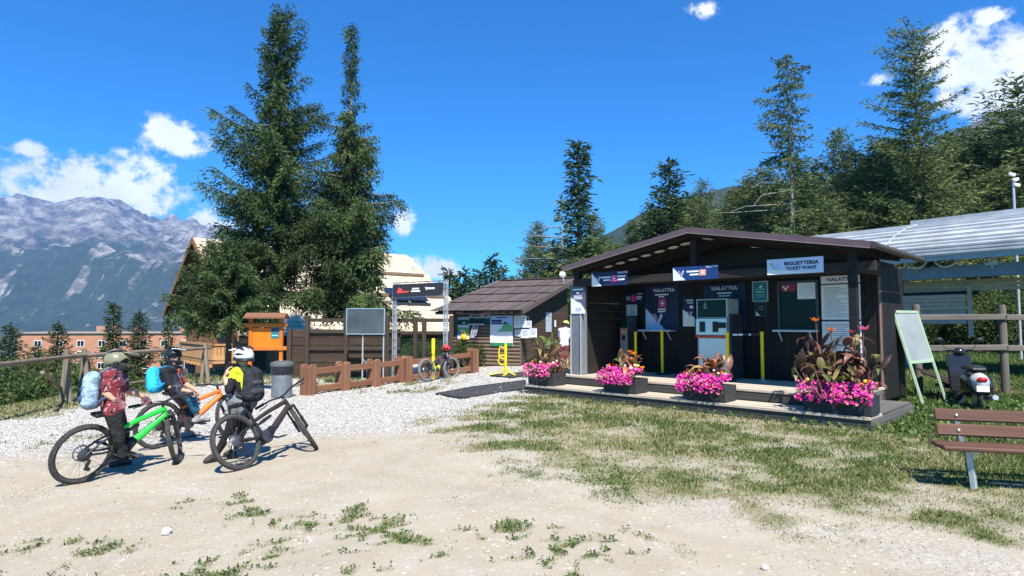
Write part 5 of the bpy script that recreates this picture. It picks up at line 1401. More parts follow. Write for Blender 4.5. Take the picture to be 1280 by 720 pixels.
# blank grey panel on poles
GP = at(457, 402, 20.4)
t = thing('info_panel', 'blank grey panel in a pale frame on thin poles before the spruces', 'panel', (GP.x, GP.y, gz(GP.x, GP.y)))
z0 = gz(GP.x, GP.y); w_ = 46 / F_PX * 20.4 / 2; za, zb = at(457, 417, 20.4).z - z0, at(457, 386.5, 20.4).z - z0
b = MB(); b.span((-w_, 0, za), (w_, .03, zb)); q = plain('dull grey plastic film', (.06, .072, .078), .3, 0, .4, 1.4, .2, .4); b.build('panel', q, t)
b = MB(); e = .03
for a, c in (((-w_ - e, za - e), (w_ + e, za)), ((-w_ - e, zb), (w_ + e, zb + e)), ((-w_ - e, za), (-w_, zb)), ((w_, za), (w_ + e, zb))): b.span((a[0], -.02, a[1]), (c[0], .04, c[1]))
b.build('frame', ALU, t)
for x in (-.1, w_ - .02):
    b = MB(); b.tube([(x, .06, -.1), (x, .06, zb)], .025, 8); b.build('pole', STEEL, t, True)
b = MB(); b.tube([(-.1, .06, .75), (.35, .4, 0)], .02, 6); b.build('brace', STEEL, t)
# truss gantry with banner
TY = 21.0
p0, p1 = at(491, 440, TY), at(559, 440, 20.3)
tz = gz(p0.x, TY)
t = thing('truss_gantry', 'pale aluminium truss gantry carrying a dark sponsor banner', 'gantry', (p0.x, TY, tz), along(p0, p1))
L = (Vector((p1.x, p1.y)) - Vector((p0.x, p0.y))).length
ztop = at(491, 356, TY).z - tz; zlow = at(491, 371.5, TY).z - tz
WTR = plain('pale aluminium tube', (.36, .38, .40), .4, .3, .05)
def truss(name, a, c, s=.05, up=(0, 1, 0), parent=t):
    a, c = Vector(a), Vector(c); x, y, z = basis(c - a, up); b = MB()
    cs = [x * i * s + y * j * s for i, j in ((-1, -1), (1, -1), (1, 1), (-1, 1))]
    for q in cs: b.tube([a + q, c + q], .015, 6)
    n = max(2, int((c - a).length / .25))
    for k in range(n):
        u, v = a + (c - a) * k / n, a + (c - a) * (k + 1) / n
        for i in range(4):
            b.tube([u + cs[i], v + cs[(i + 1) % 4]], .007, 4, cap=False)
    o = b.build(name, WTR, parent, True); return o
truss('upright_truss', (.06, 0, -.05), (.06, 0, ztop)); truss('upright_truss', (L - .06, 0, -.05), (L - .06, 0, ztop + .1))
truss('top_truss', (0, 0, ztop), (L, 0, ztop + .05), .06, (0, 0, 1)); 
b = MB(); b.tube([(0, -.1, zlow - .02), (L, -.1, zlow + .03)], .022, 6); b.build('lower_tube', WTR, t)
b = MB(); b.prism([(.06, -.14, zlow), (L - .1, -.14, zlow + .05), (L - .1, -.14, ztop + .03), (.06, -.14, ztop)], (0, .015, 0)); ban = b.build('banner', plain('charcoal banner cloth', (.022, .022, .03), .6, 0, .15), t)
zm = (ztop + zlow) / 2
b = MB(); b.prism([(.22, -.146, zm - .09), (.62, -.146, zm - .07), (.72, -.146, zm - .01), (.45, -.146, zm - .02), (.38, -.146, zm + .07), (.3, -.146, zm + .1), (.25, -.146, zm + .02)], (0, .004, 0)); b.build('red_logo', plain('bright red print', (.62, .06, .05), .5), ban)
bt = lambda nm, x0, x1, z0, z1, m: (lambda q: (q.span((x0, -.147, z0), (x1, -.143, z1)), q.build(nm, m, ban)))(MB())
bt('lettering', .80, 1.06, zm + .03, zm + .08, WHITE); bt('lettering', .76, 1.1, zm - .05, zm - .005, WHITE)
bt('lettering', 1.36, 1.64, zm + .03, zm + .085, WHITE)
chv = MB(); chv.prism([(1.28, -.147, zm + .1), (1.32, -.147, zm + .1), (1.34, -.147, zm + .05), (1.36, -.147, zm + .1), (1.4, -.147, zm + .1), (1.34, -.147, zm - .01)], (0, .004, 0)); chv.build('emblem', WHITE, ban)
# yellow bicycle stand
g = G(632, 474)
g = Vector((at(632, 440, 19.6).x, 19.6, gz(at(632, 440, 19.6).x, 19.6)))
t = thing('bicycle_stand', 'yellow metal bicycle stand with looped arms before the shed', 'bicycle stand', g, R(-15))
for nm, pts, r_ in (('pole', [(0, 0, 0), (0, 0, 1.02)], .045), ('hook', [(0, 0, .86), (-.18, -.02, .92), (-.22, -.02, .74), (-.2, -.02, .58), (-.02, 0, .52)], .022), ('hook', [(0, 0, .62), (-.14, -.02, .66), (-.25, -.02, .48), (-.16, -.02, .34), (0, 0, .36)], .022),
                    ('foot', [(0, 0, .22), (-.22, -.1, .08), (-.5, -.18, .03)], .025), ('foot', [(0, 0, .26), (.16, .02, .1), (.34, -.02, .02)], .025), ('foot', [(0, 0, .05), (.02, -.34, .02)], .03)):
    b = MB(); b.tube(pts, r_, 9); b.build(nm, YELLOW, t, True)
# yellow padded post behind the leaning bicycle
g = at(541.5, 440, 20.2)
t = thing('padded_post', 'slim yellow padded post behind the bicycle at the barrier', 'post', (g.x, 20.2, gz(g.x, 20.2)))
b = MB(); b.lathe([(.05, .0), (.055, .05), (.055, .68), (.05, .7)], 12); b.build('lower_pad', YELLOW, t, True)
b = MB(); b.lathe([(.045, .7), (.058, .74), (.058, 1.28), (.04, 1.32)], 12); b.build('upper_pad', YELLOW, t, True)
# rubber mats on the gravel
MATM = plain('black rubber grid mat', (.045, .046, .048), .9, 0, .45, 24, .7)
for lab, quad in (('large black rubber mat lying on the gravel before the kiosk step', ((545, 493.5), (590, 485), (656, 476.5), (657, 487), (578, 499))), ('smaller dark mat on the gravel beside the yellow stand', ((613, 470.5), (655, 466), (659, 470), (640, 473)))):
    pts = [G(*q) for q in quad]
    c = sum(pts, Vector()) / len(pts)
    t = thing('rubber_mat', lab, 'mat', c)
    b = MB(); b.prism([p - c + Vector((0, 0, .012)) for p in pts], (0, 0, .018)); b.build('sheet', MATM, t)
    n = (pts[-1] - pts[0]); 
    e = MB()
    for i in range(len(pts)):
        p, q = pts[i] - c, pts[(i + 1) % len(pts)] - c
        e.beam(p + Vector((0, 0, .03)), q + Vector((0, 0, .03)), .05, .02)
    e.build('edge_strip', RUBBER, t)
# small white and navy bag behind the barrier
g = G(514, 473)
t = thing('bag', 'small white and navy bag standing behind the short barrier', 'bag', g + Vector((0, .35, 0)))
b = MB(); b.ell((0, 0, .24), (.2, .14, .24)); b.build('lower_half', plain('navy cloth', (.02, .04, .09), .7), t, True)
b = MB(); b.ell((0, 0, .42), (.19, .13, .15)); b.build('upper_half', WHITE, t, True)
# fence on the right
FNY = 14.0
p0, p1 = at(1147, 440, FNY), at(1255, 440, FNY)
t = thing('paddock_fence', 'grey brown post and rail fence at the edge of the lawn', 'fence', (p0.x, FNY, 0))
FW = wood('grey brown weathered rail', (.10, .085, .07), (.20, .175, .15), 0, .85, 10, .2); FWZ = wood('grey brown weathered post', (.09, .075, .062), (.17, .145, .12), 2, .85, 10, .2)
dx = p1.x - p0.x
for i in range(4):
    b = MB(); x = dx * i; z = gz(p0.x + x, FNY); b.tube([(x, 0, z - .3), (x, 0, z + 2.02), (x, 0, z + 2.07)], [.085, .075, .055], 12); b.build('post', FWZ, t, True)
    if i < 3:
        for zz in (1.77, 1.08):
            b = MB(); b.beam((x - .02, -.09, zz), (x + dx + .02, -.09, zz + .015), .05, .13); b.build('rail', FW, t, bevel=.01)
# A-board leaning on the kiosk wall
GRN = plain('pale green painted frame', (.40, .52, .36), .5, 0, .08)
a0, a1 = Vector((8.14, 12.30, 0)), Vector((8.98, 12.84, 0)); b0, b1 = Vector((7.79, 12.60, 1.90)), Vector((8.62, 13.14, 1.90))
t = thing('sandwich_board', 'blank whiteboard in a pale green frame leaning on the kiosk end wall', 'board', a0)
b = MB(); b.beam((0, 0, 0), b0 - a0, .05, .05); b.build('leg', GRN, t, bevel=.006)
b = MB(); b.beam(a1 - a0, b1 - a0, .05, .05); b.build('leg', GRN, t, bevel=.006)
P = lambda s, k: (a0 + (b0 - a0) * s) * (1 - k) + (a1 + (b1 - a1) * s) * k - a0
nrm = (b0 - a0).cross(a1 - a0).normalized() * .02
b = MB(); b.prism([P(.46, .03), P(.46, .97), P(.985, .97), P(.985, .03)], nrm); b.build('panel', plain('worn whiteboard', (.27, .295, .29), .4, 0, .15, 2), t)
for s in (.45, .99):
    b = MB(); b.beam(P(s, 0), P(s, 1), .04, .05); b.build('rail', GRN, t)
# dark planks heaped by the fence
t = thing('plank_heap', 'low heap of dark boards lying behind the leaning whiteboard', 'boards', (9.9, 13.5, gz(9.9, 13.5)), R(18))
rr = random.Random(9)
for i in range(7):
    b = MB(); b.box((rr.uniform(-.1, .1), -.25 + .12 * i, .12 + .055 * i), (1.7 + rr.uniform(-.3, .2), .14, .04), rot=(.3, rr.uniform(.1, .3), rr.uniform(-.08, .08))); b.build('board', FDARK, t)
# bench
g = G(1212, 611)
t = thing('park_bench', 'park bench with three brown slats on steel legs at the edge of the lawn', 'bench', (g.x, g.y, g.z), R(-17))
BW = wood('worn brown bench slats', (.075, .034, .022), (.16, .078, .05), 0, .6, 12, .2)
LEG = plain('galvanised bench leg', (.42, .46, .47), .45, .4, .25, 8)
x0 = -.26; L = 1.8
LEGD = plain('dark bench support', (.12, .125, .13), .5, .3, .2, 8)
for x in (.04, 1.2):
    b = MB(); b.beam((x, .0, 0), (x - .03, .02, .40), .06, .05); b.build('leg', LEG, t, bevel=.005)
    b = MB(); b.beam((x + .09, .30, 0), (x + .03, .22, .38), .06, .05); b.beam((x + .0, .26, .36), (x - .02, .38, .72), .055, .04); b.build('rear_leg', LEGD, t, bevel=.005)
    b = MB(); b.span((x - .05, -.1, .365), (x + .03, .33, .392)); b.build('seat_bearer', LEG, t)
for i in range(2):
    b = MB(); b.box((x0 + L / 2, -.07 + i * .2, .415 + i * -.004), (L, .17, .045)); b.build('seat_slat', BW, t, bevel=.012)
for z, y in ((.535, .30), (.685, .345)):
    b = MB(); b.box((x0 + .08 + L / 2, y, z), (L, .04, .125), rot=(-.22, 0, 0)); sl = b.build('back_slat', BW, t, bevel=.012)
    for x in (.02, 1.2):
        bb_ = MB(); bb_.lathe([(.016, 0), (.012, .008), (.002, .012)], 10, axis='Y'); bb_.build('bolt', ALU, sl, True, loc=(x, y - .026, z), rot=(math.pi - .22, 0, 0))
# motor scooter seen from behind
def scooter():
    g = G(1222, 513)
    t = thing('motor_scooter', 'small black motor scooter with a pale rear cowl parked on the lawn', 'scooter', g, R(67))
    BK = plain('gloss black scooter paint', (.016, .016, .018), .22, 0, .1, 5, 0, .6); SV = plain('silver grey cowl with reflection', (.50, .51, .53), .25, .2, .05, 5, 0, .6)  # silver cowl colour also carries the white reflection on it
    t.scale = (1.08, 1.08, 1.08)
    def wheel(x):
        b = MB(); pts = [(x + .185 * math.cos(a), 0, .225 + .185 * math.sin(a)) for a in [2 * math.pi * i / 20 for i in range(20)]]; b.tube(pts, .042, 8, closed=True); w = b.build('wheel', RUBBER, t, True)
        b = MB(); b.lathe([(.03, -.06), (.15, -.04), (.155, .04), (.03, .06)], 18, axis='Y', c=(x, 0, .225)); b.build('rim', ALU, w, True)
    wheel(0); wheel(1.2)
    b = MB(); b.prism([(-.30, -.1, .40), (-.22, -.1, .60), (.05, -.1, .70), (.46, -.1, .66), (.52, -.1, .34), (.30, -.1, .22), (.1, -.1, .42), (-.12, -.1, .44)], (0, .2, 0)); b.build('body', BK, t, bevel=.05)
    for s in (-1, 1):
        b = MB(); b.ell((.08, s * .14, .44), (.33, .10, .20)); b.build('side_cowl', BK, t, True)
    b = MB(); b.ell((-.16, 0, .50), (.2, .15, .17)); b.build('rear_cowl', SV, t, True)
    b = MB(); b.ell((-.34, 0, .56), (.03, .08, .05)); b.build('tail_light', plain('red lens', (.4, .02, .02), .3), t, True)
    b = MB(); b.span((-.37, -.09, .36), (-.36, .09, .46)); b.build('number_plate', WHITE, t)
    b = MB(); b.prism([(-.22, -.12, .70), (-.18, -.12, .77), (.12, -.12, .79), (.46, -.12, .76), (.5, -.12, .68), (.1, -.12, .70)], (0, .24, 0)); b.build('seat', plain('black seat vinyl', (.02, .02, .02), .5), t, bevel=.03)
    b = MB(); b.span((.40, -.15, .2), (.86, .15, .27)); b.build('floor_board', BK, t, bevel=.02)
    b = MB(); b.prism([(.84, -.2, .22), (.90, -.2, .24), (1.06, -.17, .92), (1.0, -.17, .94)], (0, .4, 0)); b.build('leg_shield', BK, t, bevel=.03)
    b = MB(); b.tube([(1.2, .09, .225), (1.16, .05, .5), (1.0, 0, .98)], .03, 8); b.build('fork', ALU, t, True)
    b = MB(); b.ell((1.2, 0, .40), (.26, .085, .12)); b.build('front_mudguard', BK, t, True)
    b = MB(); b.tube([(.94, -.34, .98), (1.0, -.16, 1.02), (1.02, 0, 1.0), (1.0, .16, 1.02), (.94, .34, .98)], .018, 8); hb = b.build('handlebar', BLACK, t, True)
    b = MB(); b.ell((1.04, 0, .98), (.1, .11, .08)); b.build('headset', BK, hb, True)
    for s in (-1, 1):
        b = MB(); b.tube([(1.0, s * .2, 1.02), (1.0, s * .3, 1.17)], .006, 5); b.ell((.99, s * .32, 1.2), (.02, .07, .05)); b.build('mirror', BLACK, hb, True)
    b = MB(); b.tube([(.28, -.16, .2), (.1, -.2, .2), (-.25, -.2, .26)], [.03, .045, .045], 8); b.build('exhaust', STEEL, t, True)
    b = MB(); b.tube([(.3, .1, .22), (.24, .24, .02)], .014, 6); b.build('kick_stand', STEEL, t)
scooter()
# pale stone in the track
for px, py, s, lab in ((208, 668, .055, 'pale fist sized stone lying on the dirt track'), (956, 712, .03, 'flat pale stone at the near edge of the track')):
    g = G(px, py); rr = random.Random(int(px))
    t = thing('stone', lab, 'stone', g, rr.uniform(0, 6))
    b = MB(); b.ell((0, 0, s * .45), (s, s * .8, s * .6), 9, 6); b.v = [tuple(c * rr.uniform(.85, 1.15) for c in v) for v in b.v]; b.build('rock', plain('pale limestone', (.55, .53, .5), .9, 0, .15, 20, .4), t)
# ================================================================ BICYCLES
TYRE = plain('dusty bicycle tyre', (.060, .057, .053), .9, 0, .35, 22, .8)
TYREG = plain('pale dusty fat tyre', (.17, .165, .155), .9, 0, .25, 22, .8)
FRBLACK = plain('matt black bicycle frame', (.018, .018, .02), .35, 0, .1, 6, 0, .5)
ROTOR = plain('steel brake disc', (.35, .35, .36), .35, .8, .1)
SPOKE = plain('dark spoke', (.07, .07, .075), .4, .6, .1)
def bicycle(label, contact, heading, lean, steer, paint, lower=None, tyre=TYRE, tr=.031, wr=.335, saddle=True, crank=0.0, group='mountain bicycles'):
    t = thing('bicycle', label, 'bicycle', contact, math.pi / 2 - R(heading), group)
    t.rotation_euler = (R(lean), 0, math.pi / 2 - R(heading))
    h = wr + tr
    lower = lower or paint
    A = Vector((-.423, 0, .906)); Cc = Vector((1.0, 0, .70 + h - .366)); T = Cc + A * .13
    rot = Matrix.Rotation(R(steer), 3, A)
    S = lambda p: Cc + rot @ (Vector(p) - Cc)
    def sb(b): b.v = [tuple(S(v)) for v in b.v]; return b
    def wheel(name, ax, steered):
        ax = Vector(ax)
        b = MB(); n = 40
        b.tube([ax + Vector((wr * math.cos(2 * math.pi * i / n), 0, wr * math.sin(2 * math.pi * i / n))) for i in range(n)], tr, 8, closed=True)
        for i in range(64):                   # tread blocks
            a = 2 * math.pi * i / 64
            for y in (-.55, .0, .55):
                q = a + (.049 if y == 0 else 0)
                b.box(ax + Vector((math.cos(q) * (wr + tr * (.96 - .35 * abs(y))), y * tr, math.sin(q) * (wr + tr * (.96 - .35 * abs(y))))), (.012, .014, .016), rot=(0, -q, 0))
        w = (sb(b) if steered else b).build(name, tyre, t, True)
        b = MB(); b.tube([ax + Vector(((wr - tr * .75) * math.cos(2 * math.pi * i / n), 0, (wr - tr * .75) * math.sin(2 * math.pi * i / n))) for i in range(n)], .014, 6, closed=True)
        (sb(b) if steered else b).build('rim', FRBLACK, w, True)
        b = MB()
        for i in range(28):
            a = 2 * math.pi * i / 28; s = (-1, 1)[i % 2]
            a2 = a + (.5 if (i // 2) % 2 else -.5)
            b.tube([ax + Vector((.025 * math.cos(a2), s * .028, .025 * math.sin(a2))), ax + Vector(((wr - tr) * math.cos(a), 0, (wr - tr) * math.sin(a)))], .0018, 3, cap=False)
        (sb(b) if steered else b).build('spokes', SPOKE, w)
        b = MB(); b.tube([ax + Vector((0, -.06, 0)), ax + Vector((0, -.03, 0)), ax + Vector((0, .03, 0)), ax + Vector((0, .06, 0))], [.012, .028, .028, .012], 10)
        (sb(b) if steered else b).build('hub', FRBLACK, w, True)
        b = MB(); b.tube([ax + Vector((.092 * math.cos(2 * math.pi * i / 18), .042, .092 * math.sin(2 * math.pi * i / 18))) for i in range(18)], .009, 4, closed=True)
        for i in range(5):
            a = i * 1.2566; b.tube([ax + Vector((.02 * math.cos(a), .042, .02 * math.sin(a))), ax + Vector((.09 * math.cos(a + .5), .042, .09 * math.sin(a + .5)))], .004, 4)
        (sb(b) if steered else b).build('brake_disc', ROTOR, w)
        return w
    rear = wheel('rear_wheel', (0, 0, h), False)
    b = MB(); b.lathe([(.02, -.07), (.035, -.066), (.05, -.06), (.07, -.05), (.085, -.04), (.085, -.036), (.03, -.03)], 20, axis='Y', c=(0, 0, h)); b.build('cassette', DKSTEEL, rear)
    FA = Vector((1.205, 0, h))
    wheel('front_wheel', FA, True)
    BB = Vector((.44, 0, h - .02))
    b = MB(); b.tube([BB + Vector((.02, 0, .02)), BB + Vector((.22, 0, .12)), Cc + Vector((-.02, 0, .02))], [.052, .05, .04], 12); fr = b.build('frame', paint, t, True)
    b = MB(); b.tube([T - A * .02, Vector((.62, 0, h + .33)), Vector((.33, 0, h + .22))], [.034, .03, .026], 10); b.build('top_tube', paint, fr, True)
    b = MB(); b.tube([Cc - A * .01, T + A * .01], .031, 12); b.build('head_tube', paint, fr, True)
    b = MB(); b.tube([BB, Vector((.35, 0, h + .2)), Vector((.29, 0, h + .36))], [.034, .024, .022], 10); b.build('seat_tube', lower, fr, True)
    b = MB(); b.tube([BB + Vector((.0, -.075, .0)), BB + Vector((0, .075, 0))], [.085, .085], 18); b.tube([BB + Vector((.03, -.05, .02)), BB + Vector((.16, 0, .09))], [.075, .06], 12); b.build('motor_case', lower, fr, True)
    b = MB()
    for s in (-1, 1):
        b.tube([BB + Vector((-.04, s * .045, .02)), Vector((.2, s * .06, h - .01)), Vector((0, s * .068, h))], [.018, .014, .013], 8)
        b.tube([Vector((.33, s * .03, h + .2)), Vector((.16, s * .05, h + .12)), Vector((0, s * .068, h))], [.013, .013, .011], 8)
    b.build('swing_arm', FRBLACK, t, True)
    b = MB(); b.tube([(.38, 0, h + .16), (.50, 0, h + .21), (.64, 0, h + .265)], [.014, .027, .02], 8); b.build('shock', FRBLACK, t, True)
    b = MB(); b.tube([(.29, 0, h + .34), (.235, 0, h + .45 if saddle else h + .42)], .015, 8); zs = h + .47 if saddle else h + .43; sp = b.build('seat_post', FRBLACK, t, True)
    b = MB(); b.prism([(.06, -.075, zs + .02), (.09, -.07, zs - .02), (.22, -.03, zs - .025), (.36, -.018, zs - .01), (.365, -.018, zs + .015), (.2, -.045, zs + .022)], (0, .0, 0)); b = MB()
    for (xa, wa, xb_, wb_) in ((.05, .07, .12, .075), (.12, .075, .22, .04), (.22, .04, .35, .02)):
        b.prism([(xa, -wa, zs - .02), (xb_, -wb_, zs - .02), (xb_, wb_, zs - .02), (xa, wa, zs - .02)], (0, 0, .045))
    b.build('saddle', BLACK, sp, bevel=.01)
    # fork, bars
    b = MB()
    for s in (-1, 1):
        lo = FA + Vector((-.0, s * .062, 0)); up = Cc + Vector((.005, s * .066, -.01))
        b.tube([lo + Vector((-.03, 0, -.01)), lo + A * .17 + Vector((-.045, 0, 0))], [.022, .024], 10)
    lowers = sb(b).build('fork', FRBLACK, t, True)
    b = MB()
    for s in (-1, 1): b.tube([FA + Vector((-.045, s * .062, 0)) + A * .15, Cc + Vector((.0, s * .064, 0))], .017, 10)
    sb(b).build('stanchion', ROTOR if tyre is TYREG else FRBLACK, lowers, True)
    b = MB(); b.tube([Cc + Vector((0, -.075, 0)), Cc + Vector((0, .075, 0))], .026, 10); b.prism([FA + Vector((-.11, -.03, .30)), FA + Vector((.10, -.03, .375)), FA + Vector((.10, .03, .375)), FA + Vector((-.11, .03, .30))], (.0, 0, .006)); sb(b).build('crown', FRBLACK, lowers, True)
    Bc = T + A * .075 + Vector((.045, 0, .01))
    b = MB(); b.tube([T + A * .02, T + A * .075, Bc], .019, 8); b.tube([Bc + Vector((-.05, .385, .035)), Bc + Vector((-.02, .15, .03)), Bc + Vector((0, .04, 0)), Bc + Vector((0, -.04, 0)), Bc + Vector((-.02, -.15, .03)), Bc + Vector((-.05, -.385, .035))], .0145, 8); hb = sb(b).build('handlebar', FRBLACK, t, True)
    for s in (-1, 1):
        b = MB(); b.tube([Bc + Vector((-.05, s * .39, .035)), Bc + Vector((-.034, s * .265, .033))], .0185, 10); sb(b).build('grip', RUBBER, hb, True)
        b = MB(); b.tube([Bc + Vector((-.02, s * .22, .03)), Bc + Vector((.03, s * .24, .01)), Bc + Vector((.02, s * .36, .0))], .007, 6); sb(b).build('brake_lever', FRBLACK, hb, True)
    # cranks and pedals
    for s in (-1, 1):
        a = crank + (math.pi if s > 0 else 0)
        e = BB + Vector((.172 * math.cos(a), s * .095, -.172 * math.sin(a)))
        b = MB(); b.tube([BB + Vector((0, s * .085, 0)), e], [.018, .013], 8); ck = b.build('crank', FRBLACK, t, True)
        b = MB(); b.box(e + Vector((0, s * .06, 0)), (.1, .1, .018)); b.build('pedal', DKSTEEL, ck, bevel=.004)
    b = MB(); b.lathe([(.08, -.092), (.085, -.09), (.085, -.084), (.08, -.082)], 24, axis='Y', c=tuple(BB)); b.build('chain_ring', DKSTEEL, t)
    b = MB(); b.tube([BB + Vector((0, -.085, .085)), Vector((0, -.06, h + .075))], .004, 4); b.tube([BB + Vector((0, -.085, -.085)), Vector((.04, -.06, h - .17)), Vector((-.02, -.06, h - .06))], .004, 4); b.build('chain', DKSTEEL, t)
    b = MB(); b.box((.03, -.07, h - .12), (.035, .02, .13), rot=(0, .3, 0)); b.ell((.05, -.07, h - .18), (.024, .008, .024)); b.build('derailleur', FRBLACK, t)
    t['_bar'] = 0
    bpy.context.view_layer.update()
    m = t.matrix_world.copy(); del t['_bar']
    return dict(root=t, grip=lambda s, k=.34: m @ S(Bc + Vector((-.04, s * k, .034))), bard=lambda: (m.to_3x3() @ rot @ Vector((0, 1, 0))).normalized(),
                pedal=lambda s: m @ (BB + Vector((.172 * math.cos(crank + (math.pi if s > 0 else 0)), s * .155, -.172 * math.sin(crank + (math.pi if s > 0 else 0)) + .01))), local=lambda *p: m @ Vector(p))
GREENB = plain('bright green bicycle paint', (.02, .62, .05), .3, 0, .05, 4, 0, .5)
ORANGEB = plain('orange bicycle paint', (.85, .17, .02), .3, 0, .05, 4, 0, .5)
PLUM = plain('dark plum bicycle paint', (.10, .03, .04), .35, 0, .05, 4, 0, .5)
BROWNB = plain('brown black bicycle paint', (.035, .024, .022), .35, 0, .1, 4, 0, .5)
LIME = plain('yellow bicycle paint', (.55, .55, .06), .4)
B1 = bicycle('bright green mountain bicycle straddled by the rider in the red jersey', G(98, 604.5), 27, 11, 52, GREENB, FRBLACK, crank=.4)
B2 = bicycle('orange and plum mountain bicycle with its rider seated on the saddle', G(196, 561), 33, 4, 24, ORANGEB, PLUM, crank=.1)
B3 = bicycle('black mountain bicycle leaning on the rider in the yellow jersey', G(303, 587), 27, -21, 46, BROWNB, FRBLACK, crank=.3)
B4 = bicycle('fat tyred bicycle with a dark frame leaning on the short barrier', G(534, 477.5), 34, -7, -8, plain('dark violet bicycle paint', (.06, .045, .09), .35), LIME, TYREG, .05, .315, crank=.2)

# ================================================================ PEOPLE
def capsule(b, p, r0, q, r1, n=12, k=4):
    p, q = Vector(p), Vector(q); d = q - p
    x, y, z = basis(d if d.length > 1e-6 else Vector((0, 0, 1)))
    prof = [(r0 * math.sin(math.pi / 2 * i / k), -r0 * math.cos(math.pi / 2 * i / k)) for i in range(k + 1)] + [(r1 * math.cos(math.pi / 2 * i / k), d.length + r1 * math.sin(math.pi / 2 * i / k)) for i in range(k + 1)]
    vs, fs = [], []
    for (r, h) in prof:
        for j in range(n):
            a = 2 * math.pi * j / n; vs.append(p + z * h + (x * math.cos(a) + y * math.sin(a)) * max(r, 1e-4))
    m = len(prof)
    for i in range(m - 1):
        for j in range(n): fs.append((i * n + j, i * n + (j + 1) % n, (i + 1) * n + (j + 1) % n, (i + 1) * n + j))
    fs.append(tuple(range(n - 1, -1, -1))); fs.append(tuple((m - 1) * n + j for j in range(n)))
    b.add(vs, fs)
def fused(name, b, mats, parent, voxel=.011, smooth=3, ratio=.4, paint=None):
    """melt overlapping limbs into one continuous skin"""
    o = b.build('melt', mats)
    m = o.modifiers.new('r', 'REMESH'); m.mode = 'VOXEL'; m.voxel_size = voxel
    s = o.modifiers.new('s', 'SMOOTH'); s.iterations = smooth; s.factor = .5
    d = o.modifiers.new('d', 'DECIMATE'); d.ratio = ratio
    dg = bpy.context.evaluated_depsgraph_get()
    me = bpy.data.meshes.new_from_object(o.evaluated_get(dg))
    bpy.data.objects.remove(o)
    me.name = name
    me.materials.clear()
    for q in (mats if isinstance(mats, (list, tuple)) else [mats]): me.materials.append(q)
    me.polygons.foreach_set('use_smooth', [True] * len(me.polygons))
    if paint:
        for p in me.polygons: p.material_index = paint(p.center)
    return link(name, me, parent)
SKIN = plain('tanned skin', (.52, .29, .19), .55, 0, .08, 9, 0, .35)
def hand(b, wrist, grip, bard, side, r=1.0, closed=True, up=None, elbow=None):
    """palm, four unequal curled fingers and a thumb from the side of the palm; adds capsules to b"""
    wrist, grip, bard = Vector(wrist), Vector(grip), Vector(bard).normalized()
    f = (grip - wrist).normalized()
    bard = (bard - f * bard.dot(f)).normalized()
    nrm = f.cross(bard).normalized()
    if nrm.z < 0: nrm = -nrm
    k0 = wrist + f * .085 * 1.0 + nrm * .012                     # knuckle line
    for i, (o, ln) in enumerate(((-.030, .9), (-.010, 1.0), (.011, .95), (.030, .78))):
        q = bard * o * side
        capsule(b, wrist + q * .5 + f * .015, .020 * r, k0 + q, .0125 * r, 8, 3)
        if closed: pts = [k0 + q, k0 + q + f * .034 * ln - nrm * .010, k0 + q + f * .036 * ln - nrm * .042, k0 + q + f * .010 * ln - nrm * .052]
        else: pts = [k0 + q, k0 + q * 1.1 + f * .036 * ln - nrm * .006, k0 + q * 1.1 + f * .062 * ln - nrm * .02, k0 + q * 1.05 + f * .078 * ln - nrm * .038]
        for a, c, ra, rc in zip(pts, pts[1:], (.0105, .0098, .009), (.0098, .009, .0082)): capsule(b, a, ra * r, c, rc * r, 7, 3)
    t0 = wrist + f * .03 - bard * .028 * side
    pts = [t0, t0 + f * .026 - bard * .024 * side - nrm * .012, t0 + f * .055 - bard * .018 * side - nrm * (.032 if closed else .012)]
    for a, c, ra, rc in zip(pts, pts[1:], (.014, .0115), (.0115, .0095)): capsule(b, a, ra * r, c, rc * r, 7, 3)
